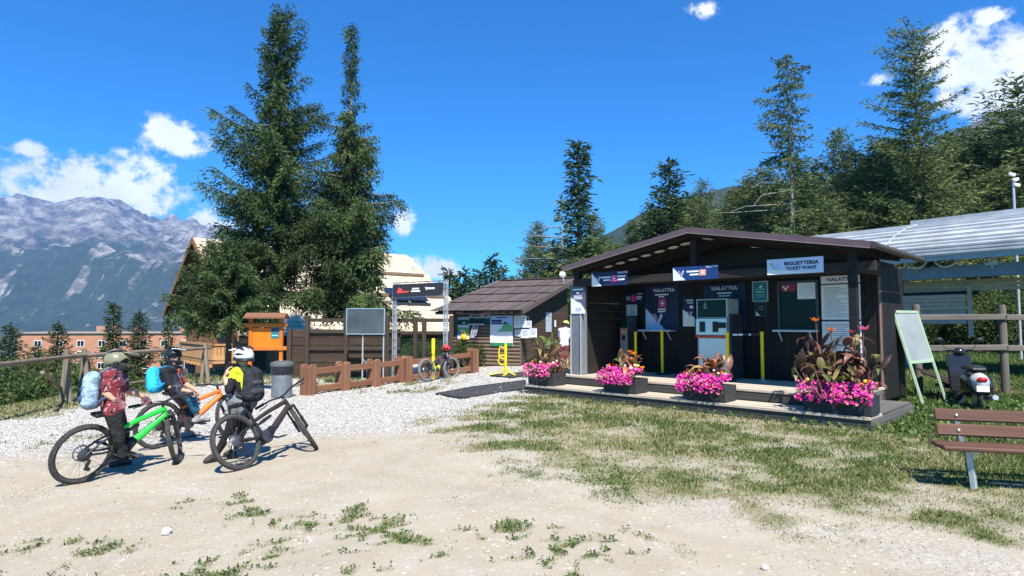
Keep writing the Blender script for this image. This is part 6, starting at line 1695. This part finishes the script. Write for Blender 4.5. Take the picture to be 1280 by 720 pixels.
def person(label, J, look, jersey, trousers, shoes, kit, hands, sleeve=1.0, short=False, sole=None, group=None, helmet=None, gloves=None, collar=None):
    """J: world joints. look: facing of the head (world vector). One continuous body; clothes, helmet, shoes are parts."""
    root = Vector((J['pelvis'].x, J['pelvis'].y, min(J['ankleR'].z, J['ankleL'].z) - .08))
    t = thing('person', label, 'person', root, 0, group)
    P = {k: v - root for k, v in J.items()}
    look = Vector(look).normalized(); sd = look.cross(Vector((0, 0, 1))).normalized()     # sd: the person's right
    head = P['head']; up = (head - P['neck']).normalized(); up = (up + Vector((0, 0, 1.5))).normalized()
    sd = look.cross(up).normalized(); fw = up.cross(sd).normalized()
    hd = lambda x, y, z: head + sd * x + fw * y + up * z          # head space: right, forward, up
    b = MB()
    wst = P['pelvis'].lerp(P['chest'], .45)
    shm = (P['shR'] + P['shL']) / 2
    hipR, hipL = P['hipR'], P['hipL']
    def torso(b, e):
        capsule(b, hipR, .088 + e, hipL, .088 + e); capsule(b, P['pelvis'], .11 + e, wst, .112 + e); 
        x = (P['shR'] - P['shL']).normalized()
        for s in (-1, 1):
            capsule(b, P['pelvis'] + x * s * .045, .085 + e, wst + x * s * .05, .085 + e); capsule(b, wst + x * s * .05, .085 + e, P['chest'] + x * s * .075, .098 + e)
            capsule(b, P['chest'] + x * s * .07, .095 + e, shm + x * s * .10, .062 + e)
        capsule(b, P['shR'], .055 + e, P['shL'], .055 + e)
        capsule(b, shm, .062 + e * .6, P['neck'], .05 + e * .3)
    torso(b, 0)
    capsule(b, P['neck'] - up * .03, .054, hd(0, .0, -.07), .052)
    capsule(b, hd(0, -.012, .02), .088, hd(0, .012, -.005), .082); capsule(b, hd(0, .028, -.045), .062, hd(0, .05, -.082), .034)   # skull, jaw
    capsule(b, hd(0, .092, .01), .010, hd(0, .108, -.022), .014); capsule(b, hd(0, .085, -.058), .016, hd(0, .088, -.06), .016)
    for s in (-1, 1):
        capsule(b, hd(s * .083, -.01, .012), .014, hd(s * .086, -.012, -.02), .012); capsule(b, hd(s * .03, .082, .03), .012, hd(s * .045, .072, .032), .012)
        k = 'R' if s > 0 else 'L'
        capsule(b, P['sh' + k], .052, P['el' + k], .040); capsule(b, P['el' + k], .040, P['el' + k].lerp(P['wr' + k], .35), .042); capsule(b, P['el' + k].lerp(P['wr' + k], .35), .041, P['wr' + k], .027)
        hand(b, P['wr' + k], hands[k][0] - root, hands[k][1], s, closed=hands[k][2] if len(hands[k]) > 2 else True)
        capsule(b, P['hip' + k], .090, P['kn' + k], .058); capsule(b, P['kn' + k], .056, P['kn' + k].lerp(P['ankle' + k], .35), .058); capsule(b, P['kn' + k].lerp(P['ankle' + k], .35), .057, P['ankle' + k], .037)
        toe = P['toe' + k]; capsule(b, P['ankle' + k] + Vector((0, 0, -.03)), .036, toe, .026)
    fused('body', b, SKIN, t, .0095, 2, .45)
    for s in (-1, 1):
        e = MB(); e.ell(hd(s * .032, .084, .012), (.013, .013, .011), 10, 8); ey = e.build('eye', WHITE, t, True)
        e = MB(); e.ell(hd(s * .032, .0945, .012), (.006, .006, .006), 8, 6); e.build('pupil', BLACK, ey, True)
    # jersey
    b = MB(); torso(b, .020)
    for k in 'RL':
        q = P['sh' + k].lerp(P['el' + k], min(1, sleeve)); capsule(b, P['sh' + k], .066, q, .054)
        if sleeve > 1: capsule(b, P['el' + k], .054, P['el' + k].lerp(P['wr' + k], sleeve - 1), .042)
    mats, fn = jersey
    fused('jersey', b, mats, t, .013, 2, .5, (lambda c: fn(c, P)) if fn else None)
    # trousers
    b = MB(); capsule(b, hipR, .108, hipL, .108); capsule(b, P['pelvis'], .128, P['pelvis'].lerp(wst, .35), .128)
    for k in 'RL':
        capsule(b, P['hip' + k], .104, P['kn' + k], .068)
        capsule(b, P['kn' + k], .068, P['kn' + k].lerp(P['ankle' + k], .12 if short else .93), .066 if short else .046)
    fused('shorts' if short else 'trousers', b, trousers, t, .014, 2, .5)
    for k in 'RL':
        a, toe = P['ankle' + k], P['toe' + k]
        b = MB(); capsule(b, a + Vector((0, 0, .01)), .050, a + Vector((0, 0, -.03)), .050); heel = a + (a - toe).normalized() * .045; heel.z = toe.z
        capsule(b, heel, .044, a.lerp(toe, .55) - Vector((0, 0, .0)), .046); capsule(b, a.lerp(toe, .5), .046, toe + (toe - a).normalized() * .01, .036)
        sh = fused('shoe', b, shoes, t, .011, 2, .5)
        b = MB(); d = (toe - heel); d.z = 0; d.normalize(); x_ = d.cross(Vector((0, 0, 1)))
        zz_ = toe.z - .036
        h0, h1 = heel - d * .03, toe + d * .035
        b.prism([Vector((h0.x, h0.y, zz_)) - x_ * .035, Vector((h0.x, h0.y, zz_)) + x_ * .035, Vector((h1.x, h1.y, zz_)) + x_ * .04, Vector((h1.x, h1.y, zz_)) - x_ * .04], (0, 0, .024)); b.build('sole', sole or BLACK, sh, bevel=.008)
        if kit.get('knee'):
            b = MB(); m_ = P['kn' + k]; capsule(b, m_.lerp(P['hip' + k], .12), .092, m_.lerp(P['ankle' + k], .62), .068); fused('knee_pad', b, kit['knee'], t, .014, 2, .5)
        if gloves:
            b = MB(); hand(b, P['wr' + k], hands[k][0] - root, hands[k][1], 1 if k == 'R' else -1, 1.14, hands[k][2] if len(hands[k]) > 2 else True); fused('glove', b, gloves, t, .009, 1, .6)
    # helmet
    if helmet:
        sm, vm, full = helmet['shell'], helmet['visor'], helmet['full']
        n, kx = 18, 9
        b = MB(); vs, fs = [], []
        for i in range(kx + 1):
            th = (math.pi * (.70 if full else .60)) * i / kx
            for j in range(n):
                a = 2 * math.pi * j / n
                f_ = math.cos(a)
                lowcut = 1.0 - ((.34 if full else .24) * min(1, max(0, (f_ - .35) * 4))) * (i / kx)
                tt = th * lowcut
                vs.append(hd(.122 * math.sin(tt) * math.sin(a), (.148 * math.sin(tt) * f_) - .012, .125 * math.cos(tt) + .025))
        for i in range(kx):
            for j in range(n): fs.append((i * n + j, (i + 1) * n + j, (i + 1) * n + (j + 1) % n, i * n + (j + 1) % n))
        b.add(vs, fs); shl = b.build('helmet', sm, t, True)
        so = shl.modifiers.new('thick', 'SOLIDIFY'); so.thickness = .018; so.offset = -1
        b = MB()                               # peak
        w_ = .098
        b.prism([hd(-w_, .08, .105), hd(-w_ * .9, .19, .098), hd(-w_ * .5, .235, .092), hd(w_ * .5, .235, .092), hd(w_ * .9, .19, .098), hd(w_, .08, .105), hd(w_ * .5, .05, .135), hd(-w_ * .5, .05, .135)], up * .012); b.build('visor', vm, shl, bevel=.004)
        for x_ in (-.055, 0, .055):            # vents
            b = MB(); pts = [hd(x_ * (1 + .2 * k_), .10 - .07 * k_, .118 + .032 * math.sin(math.pi * (k_ + .4) / 3.4)) for k_ in range(4)]; b.tube(pts, [.008, .02, .02, .008], 6); b.build('vent', BLACK, shl, True)
        if full:
            b = MB(); pts = [hd(.105 * math.sin(a), .03 + .125 * math.cos(a), -.085 - .004 * math.cos(a)) for a in [-1.6 + 3.2 * i / 12 for i in range(13)]]; b.tube(pts, [.036, .034, .03, .027, .025, .025, .026, .025, .025, .027, .03, .034, .036], 8); b.build('chin_bar', helmet.get('chin', sm), shl, True)
            b = MB()
            for s in (-1, 1): capsule(b, hd(s * .095, .0, -.02), .032, hd(s * .09, .0, -.085), .034)
            b.build('cheek_guard', helmet.get('chin', sm), shl, True)
            b = MB(); pts = [hd(.09 * math.sin(a), .005 + .10 * math.cos(a), .012) for a in [-1.1 + 2.2 * i / 8 for i in range(9)]]; b.tube(pts, .027, 8); b.build('goggles', DARKGLASS, shl, True)
        else:
            b = MB()
            for s in (-1, 1): b.tube([hd(s * .105, .0, .0), hd(s * .085, .02, -.06), hd(s * .03, .05, -.11)], .008, 6)
            b.build('chin_strap', BLACK, shl, True)
            b = MB(); pts = [hd(.118 * math.sin(a), -.012 + .142 * math.cos(a), -.012 - .02 * (math.cos(a) < 0)) for a in [2 * math.pi * i / 20 for i in range(20)]]; b.tube(pts, .02, 6, closed=True); b.build('rim_band', BLACK, shl, True)
            b = MB()
            for s in (-1, 1): b.tube([hd(s * .112, .03, .05), hd(s * .118, -.04, .06), hd(s * .09, -.11, .05)], [.008, .018, .008], 6)
            b.build('vent', BLACK, shl, True)
    return t, P, root, hd
def backpack(label, J, facing, size, main, trim, low=.0):
    """worn on the back, straps over the shoulders"""
    f = Vector(facing).normalized()
    shm = (J['shR'] + J['shL']) / 2; upv = (shm - J['pelvis']).normalized(); sd = (J['shR'] - J['shL']).normalized(); f = (f - upv * f.dot(upv)).normalized()
    w, d, h = size
    c = J['chest'].lerp(J['pelvis'], .28 + low) - f * (.135 + d * .5)
    t = thing('backpack', label, 'backpack', c, 0)
    m = Matrix((sd, f, upv)).transposed()
    L = lambda x, y, z: m @ Vector((x, y, z))
    b = MB(); capsule(b, L(-w * .24, 0, -h * .30), d * .5, L(-w * .2, 0, h * .30), d * .46); capsule(b, L(w * .24, 0, -h * .30), d * .5, L(w * .2, 0, h * .30), d * .46); capsule(b, L(0, -d * .1, -h * .30), d * .52, L(0, -.0, h * .34), d * .5); capsule(b, L(-w * .3, 0, -h * .28), d * .46, L(w * .3, 0, -h * .28), d * .46)
    fused('pack_body', b, main, t, .012, 3, .5)
    b = MB(); capsule(b, L(-w * .2, -d * .42, -h * .22), d * .26, L(w * .2, -d * .42, -h * .22), d * .26); capsule(b, L(-w * .17, -d * .42, .02), d * .2, L(w * .17, -d * .42, .02), d * .2); fused('front_pocket', b, trim, t, .012, 2, .5)
    for s in (-1, 1):
        sh = (J['shR'] if s > 0 else J['shL']).lerp(shm, .35) - c
        ft = J['chest'] + f * .13 + sd * s * .1 - c
        b = MB(); b.tube([L(s * w * .2, d * .35, h * .42), sh + upv * .085 - f * .02, sh + upv * .07 + f * .08, ft, L(s * (w * .55), d * .5 + .06, -h * .25), L(s * w * .32, d * .2, -h * .36)], .019, 6); b.build('strap', trim, t, True)
    return t
def CL(name, c, var=.14):                      # cloth with soft folds
    q = N(name)
    col = q.ramp(q.noise(12, 5), [(.3, tuple(x * (1 - var) for x in c)), (.7, tuple(min(1, x * (1 + var)) for x in c))])
    q.b.inputs['Specular IOR Level'].default_value = .2
    q.bump(q.noise(1.0, 3, .5, q.vec((13, 13, 22)), 1.2), .9, .035)
    return q.done(col, .88)
CHAR = CL('charcoal riding trousers', (.026, .026, .026), .4); BLK = CL('black riding cloth', (.018, .018, .02)); GREYC = CL('grey riding shorts', (.10, .11, .13))
RJ = CL('red jersey cloth', (.23, .035, .045), .3); RPALE = CL('pale pink jersey print', (.42, .28, .28)); YJ = CL('fluorescent yellow jersey cloth', (.55, .72, .03)); TEE = CL('black tee cloth', (.018, .02, .026))
v3 = lambda p: Vector(p)
# --- rider in the red jersey, straddling the green bicycle
def rider1():
    J = {}
    J['head'] = at(147, 453, 7.86); J['neck'] = at(144.5, 466, 7.80); J['chest'] = at(142, 480, 7.76); J['pelvis'] = at(141, 511, 7.72)
    J['shR'] = at(137, 469.5, 7.62); J['shL'] = at(150, 468.5, 7.98)
    J['elR'] = at(131.5, 491, 7.58); J['wrR'] = at(141.5, 499, 7.60); J['elL'] = at(158, 488, 8.10)
    bd = B1['bard'](); gl = B1['grip'](1, .14)
    J['wrL'] = gl + (J['elL'] - gl).normalized() * .10 + Vector((0, 0, .03))
    J['hipR'] = at(141, 514, 7.62); J['hipL'] = at(144, 513, 7.84)
    fr, fl = G(144, 583), G(152, 574)
    J['ankleR'] = fr + Vector((0, 0, .10)); J['ankleL'] = fl + Vector((0, 0, .10))
    J['knR'] = at(149, 549, 7.68); J['knL'] = at(155, 543, 8.02)
    fwd = Vector((math.sin(R(40)), math.cos(R(40)), 0))
    J['toeR'] = J['ankleR'] + fwd * .16 + Vector((0, 0, -.06)); J['toeL'] = J['ankleL'] + fwd * .16 + Vector((0, 0, -.06))
    hR = J['wrR'] + Vector((.06, .05, -.06))
    def jp(c, P):
        h = math.sin(c.z * 55 + c.x * 20 + 3 * math.sin(c.x * 37 + c.y * 51)) * (.6 + .5 * math.sin(c.x * 60 - c.z * 23)); return 2 if h > .72 else (1 if abs(c.x - P['chest'].x) < .05 and c.z < P['chest'].z + .1 and h < -.2 else 0)
    person('person in a red and black jersey and olive helmet straddling the green bicycle', J, (.93, .36, -.05), ([RJ, BLK, RPALE], jp), CHAR, CL('grey shoe', (.07, .07, .08)), {}, {'R': (hR, (.6, .5, .3), False), 'L': (gl, bd)},
           .85, helmet=dict(shell=plain('olive helmet shell', (.19, .185, .12), .35, 0, .25, 9), visor=plain('olive visor', (.24, .235, .15), .4), full=True, chin=BLACK), gloves=CL('pink grey glove', (.26, .12, .13)))
    backpack('pale blue and white backpack worn by the rider in the red jersey', J, fwd, (.28, .19, .44), CL('pale blue pack cloth', (.26, .36, .45), .55), CL('navy pack cloth', (.05, .08, .14)))
# --- rider seated on the orange bicycle
def rider2():
    J = {}
    J['head'] = at(216.5, 446.5, 9.95); J['neck'] = at(213, 460, 9.85); J['chest'] = at(211, 471, 9.78); J['pelvis'] = B2['local'](.20, 0, .93)
    J['shR'] = at(206, 464.5, 9.63); J['shL'] = at(223, 463, 10.0)
    bd = B2['bard'](); gr, gl = B2['grip'](-1), B2['grip'](1)
    J['elR'] = at(213.5, 484, 9.60); J['elL'] = at(232, 480, 10.15)
    J['wrR'] = at(235, 489, 9.66); J['wrL'] = at(243, 487, 9.98); gr = at(243, 493, 9.72); gl = at(248, 494, 9.95); bd = Vector((-.5, .6, .1))
    J['hipR'] = J['pelvis'] + Vector((.075, -.06, -.02)); J['hipL'] = J['pelvis'] + Vector((-.075, .06, -.02))
    pr_ = B2['pedal'](-1); fl = G(234, 547)
    J['ankleR'] = pr_ + Vector((-.05, -.07, .11)); J['ankleL'] = fl + Vector((0, 0, .10))
    J['knR'] = at(240.5, 499, 9.82); J['knL'] = at(236, 512, 10.05)
    fwd = Vector((math.sin(R(38)), math.cos(R(38)), 0))
    J['toeR'] = J['ankleR'] + fwd * .16 + Vector((0.02, -.03, -.06)); J['toeL'] = J['ankleL'] + fwd * .16 + Vector((0, 0, -.06))
    person('person in a black tee and black full face helmet seated on the orange bicycle', J, (.86, -.5, -.12), ([TEE, CL('coral jersey panel', (.5, .14, .1))], lambda c, P: 1 if (c - P['chest']).dot(Vector((.6, .6, 0))) > .10 and abs(c.z - P['chest'].z) < .12 else 0), GREYC, CL('light grey shoe', (.30, .29, .29)), {'knee': CL('blue knee pad', (.03, .12, .22), .4)},
           {'R': (gr, bd), 'L': (gl, bd)}, .8, True, helmet=dict(shell=BLACK, visor=plain('white helmet peak', (.55, .57, .62), .35, 0, .3, 14), full=True, chin=BLACK))
    backpack('bright cyan backpack worn by the seated rider', J, fwd + Vector((0, 0, .1)), (.30, .17, .42), CL('bright cyan pack cloth', (.03, .42, .68), .2), CL('deep cyan pack cloth', (.02, .20, .36)))
# --- rider standing in front of the black bicycle, back to us
def rider3():
    J = {}
    J['head'] = at(304, 447, 8.72); J['neck'] = at(304, 460, 8.72); J['chest'] = at(303, 476, 8.72); J['pelvis'] = at(303, 505, 8.66)
    J['shL'] = at(292.5, 466, 8.60); J['shR'] = at(314, 464.5, 8.90)
    J['elL'] = at(286, 488, 8.45); J['wrL'] = at(281, 471, 8.52); J['elR'] = at(311, 485, 9.12); J['wrR'] = at(302, 494, 9.22)
    J['hipL'] = at(298, 508, 8.60); J['hipR'] = at(308, 507, 8.74)
    fl, fr = G(270, 577), G(291, 573)
    J['ankleL'] = fl + Vector((0, 0, .10)); J['ankleR'] = fr + Vector((0, 0, .10))
    J['knL'] = at(286, 541, 8.62); J['knR'] = at(302, 540, 8.85)
    fc = Vector((-.85, .52, 0))
    J['toeL'] = J['ankleL'] + Vector((-.6, -.75, 0)).normalized() * .13 + Vector((0, 0, -.062)); J['toeR'] = J['ankleR'] + fc * .16 + Vector((0, 0, -.06))
    def jp(c, P):
        if (c - P['shL']).length < .42 and (c - P['elL']).length < .17: return 1
        return 1 if c.z < P['chest'].z - .14 else 0
    person('person in a yellow and black jersey and white helmet, one hand raised', J, (-.88, .42, -.05), ([YJ, BLK], jp), BLK, CL('dark shoe', (.05, .048, .045)), {},
           {'L': (J['wrL'] + Vector((.03, .02, .08)), (.5, -.6, .2), False), 'R': (J['wrR'] + Vector((-.08, .02, .02)), (.2, .9, .2), False)}, 1.35,
           helmet=dict(shell=plain('white helmet shell', (.62, .65, .66), .3, 0, .12, 12), visor=plain('white visor', (.72, .73, .74), .35), full=False))
    backpack('black backpack worn by the rider in the yellow jersey', J, fc, (.29, .2, .46), CL('black pack cloth', (.025, .026, .032), .4), CL('dark grey pack cloth', (.05, .05, .06)))
    t = thing('jacket', 'grey jacket tied round the waist of the rider in the yellow jersey', 'jacket', J['pelvis'])
    b = MB(); o = J['pelvis']; capsule(b, J['hipL'] - o + Vector((-.02, -.0, .06)), .135, J['hipR'] - o + Vector((.02, 0, .06)), .135); capsule(b, Vector((.03, -.13, .03)), .06, Vector((.06, -.14, -.12)), .05); capsule(b, Vector((-.04, -.14, .03)), .05, Vector((-.05, -.14, -.1)), .045); fused('knotted_cloth', b, CL('grey fleece cloth', (.16, .165, .17), .25), t, .014, 2, .5)
# --- person by the shed
def bystander():
    J = {}; Y = 21.0
    g = at(705, 440, Y); z = gz(g.x, Y); o = Vector((g.x, Y, z)); f = Vector((.5, .86, 0)); s = Vector((.86, -.5, 0))
    J['pelvis'] = o + Vector((0, 0, .92)); J['chest'] = o + f * .06 + Vector((0, 0, 1.22)); J['neck'] = o + f * .12 + Vector((0, 0, 1.46)); J['head'] = o + f * .17 + Vector((0, 0, 1.60))
    J['shR'] = J['chest'] + s * .17 + Vector((0, 0, .18)); J['shL'] = J['chest'] - s * .17 + Vector((0, 0, .18))
    for k, q in (('R', 1), ('L', -1)):
        J['el' + k] = J['sh' + k] + s * q * .06 + f * .08 + Vector((0, 0, -.26)); J['wr' + k] = J['el' + k] + f * .2 - s * q * .05 + Vector((0, 0, -.04))
        J['hip' + k] = J['pelvis'] + s * q * .085; J['kn' + k] = o + s * q * .09 + f * .04 + Vector((0, 0, .50)); J['ankle' + k] = o + s * q * .1 + Vector((0, 0, .10)); J['toe' + k] = J['ankle' + k] + f * .15 + Vector((0, 0, -.06))
    t, P, root, hd = person('person in a white shirt, red shorts and lime cap standing beside the shed', J, f, ([CL('white shirt cloth', (.74, .74, .76), .06)], None), CL('dull red shorts', (.26, .05, .06)), BLK, {}, {'R': (J['wrR'] + f * .1, (0, 0, 1)), 'L': (J['wrL'] + f * .1, (0, 0, 1))}, .8, True)
    b = MB(); b.lathe([(.106, .01), (.108, .05), (.085, .10), (.04, .125), (.005, .13)], 16); b.v = [tuple(hd(x, y - .005, z)) for x, y, z in b.v]; cp = b.build('cap', CL('lime cap cloth', (.62, .66, .16)), t, True)
    b = MB(); b.prism([hd(-.075, .085, .03), hd(-.06, .17, .02), hd(.06, .17, .02), hd(.075, .085, .03)], (0, 0, .01)); b.build('cap_peak', CL('lime cap peak', (.6, .64, .2)), cp)
    b = MB(); b.lathe([(.094, -.05), (.1, .0), (.1, .03), (.09, .04)], 14); b.v = [tuple(hd(x, y - .02, z)) for x, y, z in b.v]; b.build('hair', CL('dark hair', (.03, .02, .015)), t, True)
rider1(); rider2(); rider3(); bystander()
# red helmet on the handlebar of the leaning bicycle
gp = B4['grip'](-1, .1)
t = thing('helmet', 'red helmet hanging on the handlebar of the fat tyred bicycle', 'helmet', gp + Vector((0, 0, .06)))
b = MB(); b.ell((0, 0, .02), (.13, .16, .12), 16, 10); b.build('shell', plain('red helmet shell', (.72, .045, .05), .35), t, True)
b = MB(); b.prism([(-.09, -.12, .04), (-.06, -.24, .03), (.06, -.24, .03), (.09, -.12, .04)], (0, 0, .02)); b.build('visor', BLACK, t)
b = MB(); b.tube([(-.12, 0, -.05), (-.1, -.12, -.09), (.1, -.12, -.09), (.12, 0, -.05)], .03, 8); b.build('chin_bar', BLACK, t, True)
# ================================================================ GROUND COVER: grass blades, gravel, pebbles
def scatter(n, rng, ylo, yhi, power=1.0):
    """spots spread over the ground in front, thinning with distance"""
    u = rng.random(n)
    Y = ylo * (yhi / ylo) ** (u ** power)
    X = (rng.random(n) * 2 - 1) * (Y * .93 + .6)
    return X, Y
def clear_of_things(X, Y):
    lx = .70711 * (X - KO[0]) - .70711 * (Y - KO[1]); ly = .70711 * (X - KO[0]) + .70711 * (Y - KO[1])
    ok = ~((lx > -7.3) & (lx < .06) & (ly > -.02) & (ly < 2.6)) & ~((lx > -6.6) & (lx < -.5) & (ly >= 2.5) & (ly < 4.6))
    c, s = math.cos(SRZ), math.sin(SRZ)
    sx = c * (X - SO.x) + s * (Y - SO.y); sy = -s * (X - SO.x) + c * (Y - SO.y)
    return ok & ~((sx > -3.2) & (sx < 0) & (sy > 0) & (sy < 4.6))
def build_grass():
    rng = np.random.default_rng(77)
    X, Y = scatter(520000, rng, 3.6, 40)
    g, v = cover(X, Y)
    patch = fbm(X * 4.2, Y * 4.2, 51, 3); big = fbm(X * .9, Y * .9, 61, 3)
    p = np.clip((g - .08) * 1.25, 0, 1) * sstep(.28, .56, patch + .2 * g) * (1 - .55 * sstep(.5, .2, g))
    right = sstep(4.8, 6.8, X) * sstep(6.5, 8.5, Y)
    p = np.maximum(p, right * .9)
    keep = (rng.random(len(X)) < p) & clear_of_things(X, Y)
    X, Y, g, big, right = X[keep], Y[keep], g[keep], big[keep], right[keep]
    n = len(X); print('blades', n); Z = ground_z(X, Y)
    sc = np.clip(Y / 6.5, .7, 4.5)
    lushk = np.clip(right + .5 * sstep(.75, 1, g), 0, 1)
    h = rng.uniform(.014, .04, n) * (1 + .9 * lushk) * sc ** .75; w = rng.uniform(.0035, .0075, n) * sc
    az = rng.random(n) * 6.283; lean = rng.uniform(.1, 1.1, n) * h
    d = np.stack([np.cos(az), np.sin(az)], 1); az2 = rng.random(n) * 6.283
    b0 = np.stack([X, Y, Z - .004], 1); sd = np.stack([np.cos(az2), np.sin(az2), np.zeros(n)], 1) * w[:, None]
    tip = b0 + np.concatenate([d * lean[:, None], h[:, None]], 1)
    V = np.stack([b0 - sd, b0 + sd, tip + sd * .15], 1).reshape(-1, 3)
    dry = np.clip((.64 - big) * 2.2 + .55 - lushk * .85, 0, 1) * np.where((Y < 7) & (X < 1.2), .35, 1)
    var = np.where(rng.random(n) < dry * .75, rng.uniform(.62, 1, n), rng.uniform(0, .5, n))
    m = mat_foliage('short grass', [(0, (.030, .060, .012)), (.3, (.075, .125, .025)), (.5, (.14, .19, .05)), (.62, (.24, .21, .09)), (1, (.44, .36, .19))], .2)
    tag(link('grass', np_mesh('grass', V, np.arange(3 * n).reshape(n, 3), m, np.repeat(var, 3))), kind='stuff')
    # broad leaved weeds at the foot of the step, in the lush corner and in the track patches
    X, Y = scatter(150000, rng, 3.8, 16)
    lx = .70711 * (X - KO[0]) - .70711 * (Y - KO[1]); ly = .70711 * (X - KO[0]) + .70711 * (Y - KO[1])
    strip = sstep(.42, .05, -ly) * (ly < 0) * (lx > -7.3) * (lx < .4)
    corner = sstep(5.0, 6.2, X) * sstep(8.0, 9.2, Y) * (.35 + .65 * sstep(.42, .6, fbm(X * 2, Y * 2, 91, 3)))
    g, v = cover(X, Y)
    near = sstep(7.5, 6.5, Y) * sstep(.35, .8, g) * (X < 1.2)
    p = np.maximum(np.maximum(strip * .5, corner * .75), near * .62)
    keep = (rng.random(len(X)) < p) & clear_of_things(X, Y)
    X, Y = X[keep], Y[keep]; n = len(X)
    P = np.stack([X, Y, ground_z(X, Y) + rng.uniform(0, .045, n) * np.where(Y > 8, 1.6, .6)], 1)
    D = rng.normal(size=(n, 3)); D[:, 2] = abs(D[:, 2]) * .7 + .1
    sc = np.where(Y > 8, .075, .030) * rng.uniform(.6, 1.3, n)
    V, Fq = leaf_quads(P, D, sc, sc * .3, rng)
    m = mat_foliage('weed leaves', [(0, (.025, .055, .012)), (.5, (.075, .135, .03)), (1, (.17, .24, .07))], .25)
    tag(link('weeds', np_mesh('weeds', V, Fq, m, np.repeat(rng.random(n), 4))), kind='stuff')
def build_stones():
    rng = np.random.default_rng(99)
    def stones(name, X, Y, r, stops):
        n = len(X)
        base = np.array([[1, 0, 0], [-1, 0, 0], [0, 1, 0], [0, -1, 0], [0, 0, 1], [0, 0, -.6]], float)
        a = rng.random(n) * 6.283; c, s = np.cos(a), np.sin(a)
        V = base[None] * rng.uniform(.55, 1.25, (n, 6, 3)) * r[:, None, None] * np.array([1, 1, .62])
        V = np.stack([V[..., 0] * c[:, None] - V[..., 1] * s[:, None], V[..., 0] * s[:, None] + V[..., 1] * c[:, None], V[..., 2]], -1)
        V = V + np.stack([X, Y, ground_z(X, Y) + r * .18], 1)[:, None, :]
        f = np.array([[0, 2, 4], [2, 1, 4], [1, 3, 4], [3, 0, 4], [2, 0, 5], [1, 2, 5], [3, 1, 5], [0, 3, 5]])
        Fq = (f[None] + (np.arange(n) * 6)[:, None, None]).reshape(-1, 3)
        q = N(name + ' stone'); col = q.ramp(q.attr('var'), stops); m = q.done(col, .9)
        tag(link(name, np_mesh(name, V.reshape(-1, 3), Fq, m, np.repeat(rng.random(n), 6))), kind='stuff')
    X, Y = scatter(90000, rng, 6.5, 23)
    g, v = cover(X, Y)
    k = (rng.random(len(X)) < v * .62 * (1 - .6 * g)) & clear_of_things(X, Y)
    X, Y = X[k], Y[k]
    stones('gravel', X, Y, rng.uniform(.008, .021, len(X)) * np.clip(Y / 10, .8, 1.8), [(0, (.22, .205, .185)), (.4, (.46, .44, .40)), (.8, (.62, .60, .56)), (1, (.76, .74, .69))])
    X, Y = scatter(42000, rng, 3.7, 12)
    g, v = cover(X, Y)
    n1 = fbm(X * .7, Y * .7, 13, 4)
    k = (rng.random(len(X)) < (.10 + .75 * sstep(.45, .68, n1) + .3 * v) * (1 - .7 * g)) & clear_of_things(X, Y)
    X, Y = X[k], Y[k]
    stones('pebbles', X, Y, rng.uniform(.0025, .0085, len(X)) * rng.choice([1, 1, 1, 1.8], len(X)) * np.clip(Y / 6, .8, 1.6), [(0, (.24, .215, .185)), (.5, (.42, .38, .33)), (1, (.62, .59, .54))])
build_grass(); build_stones()
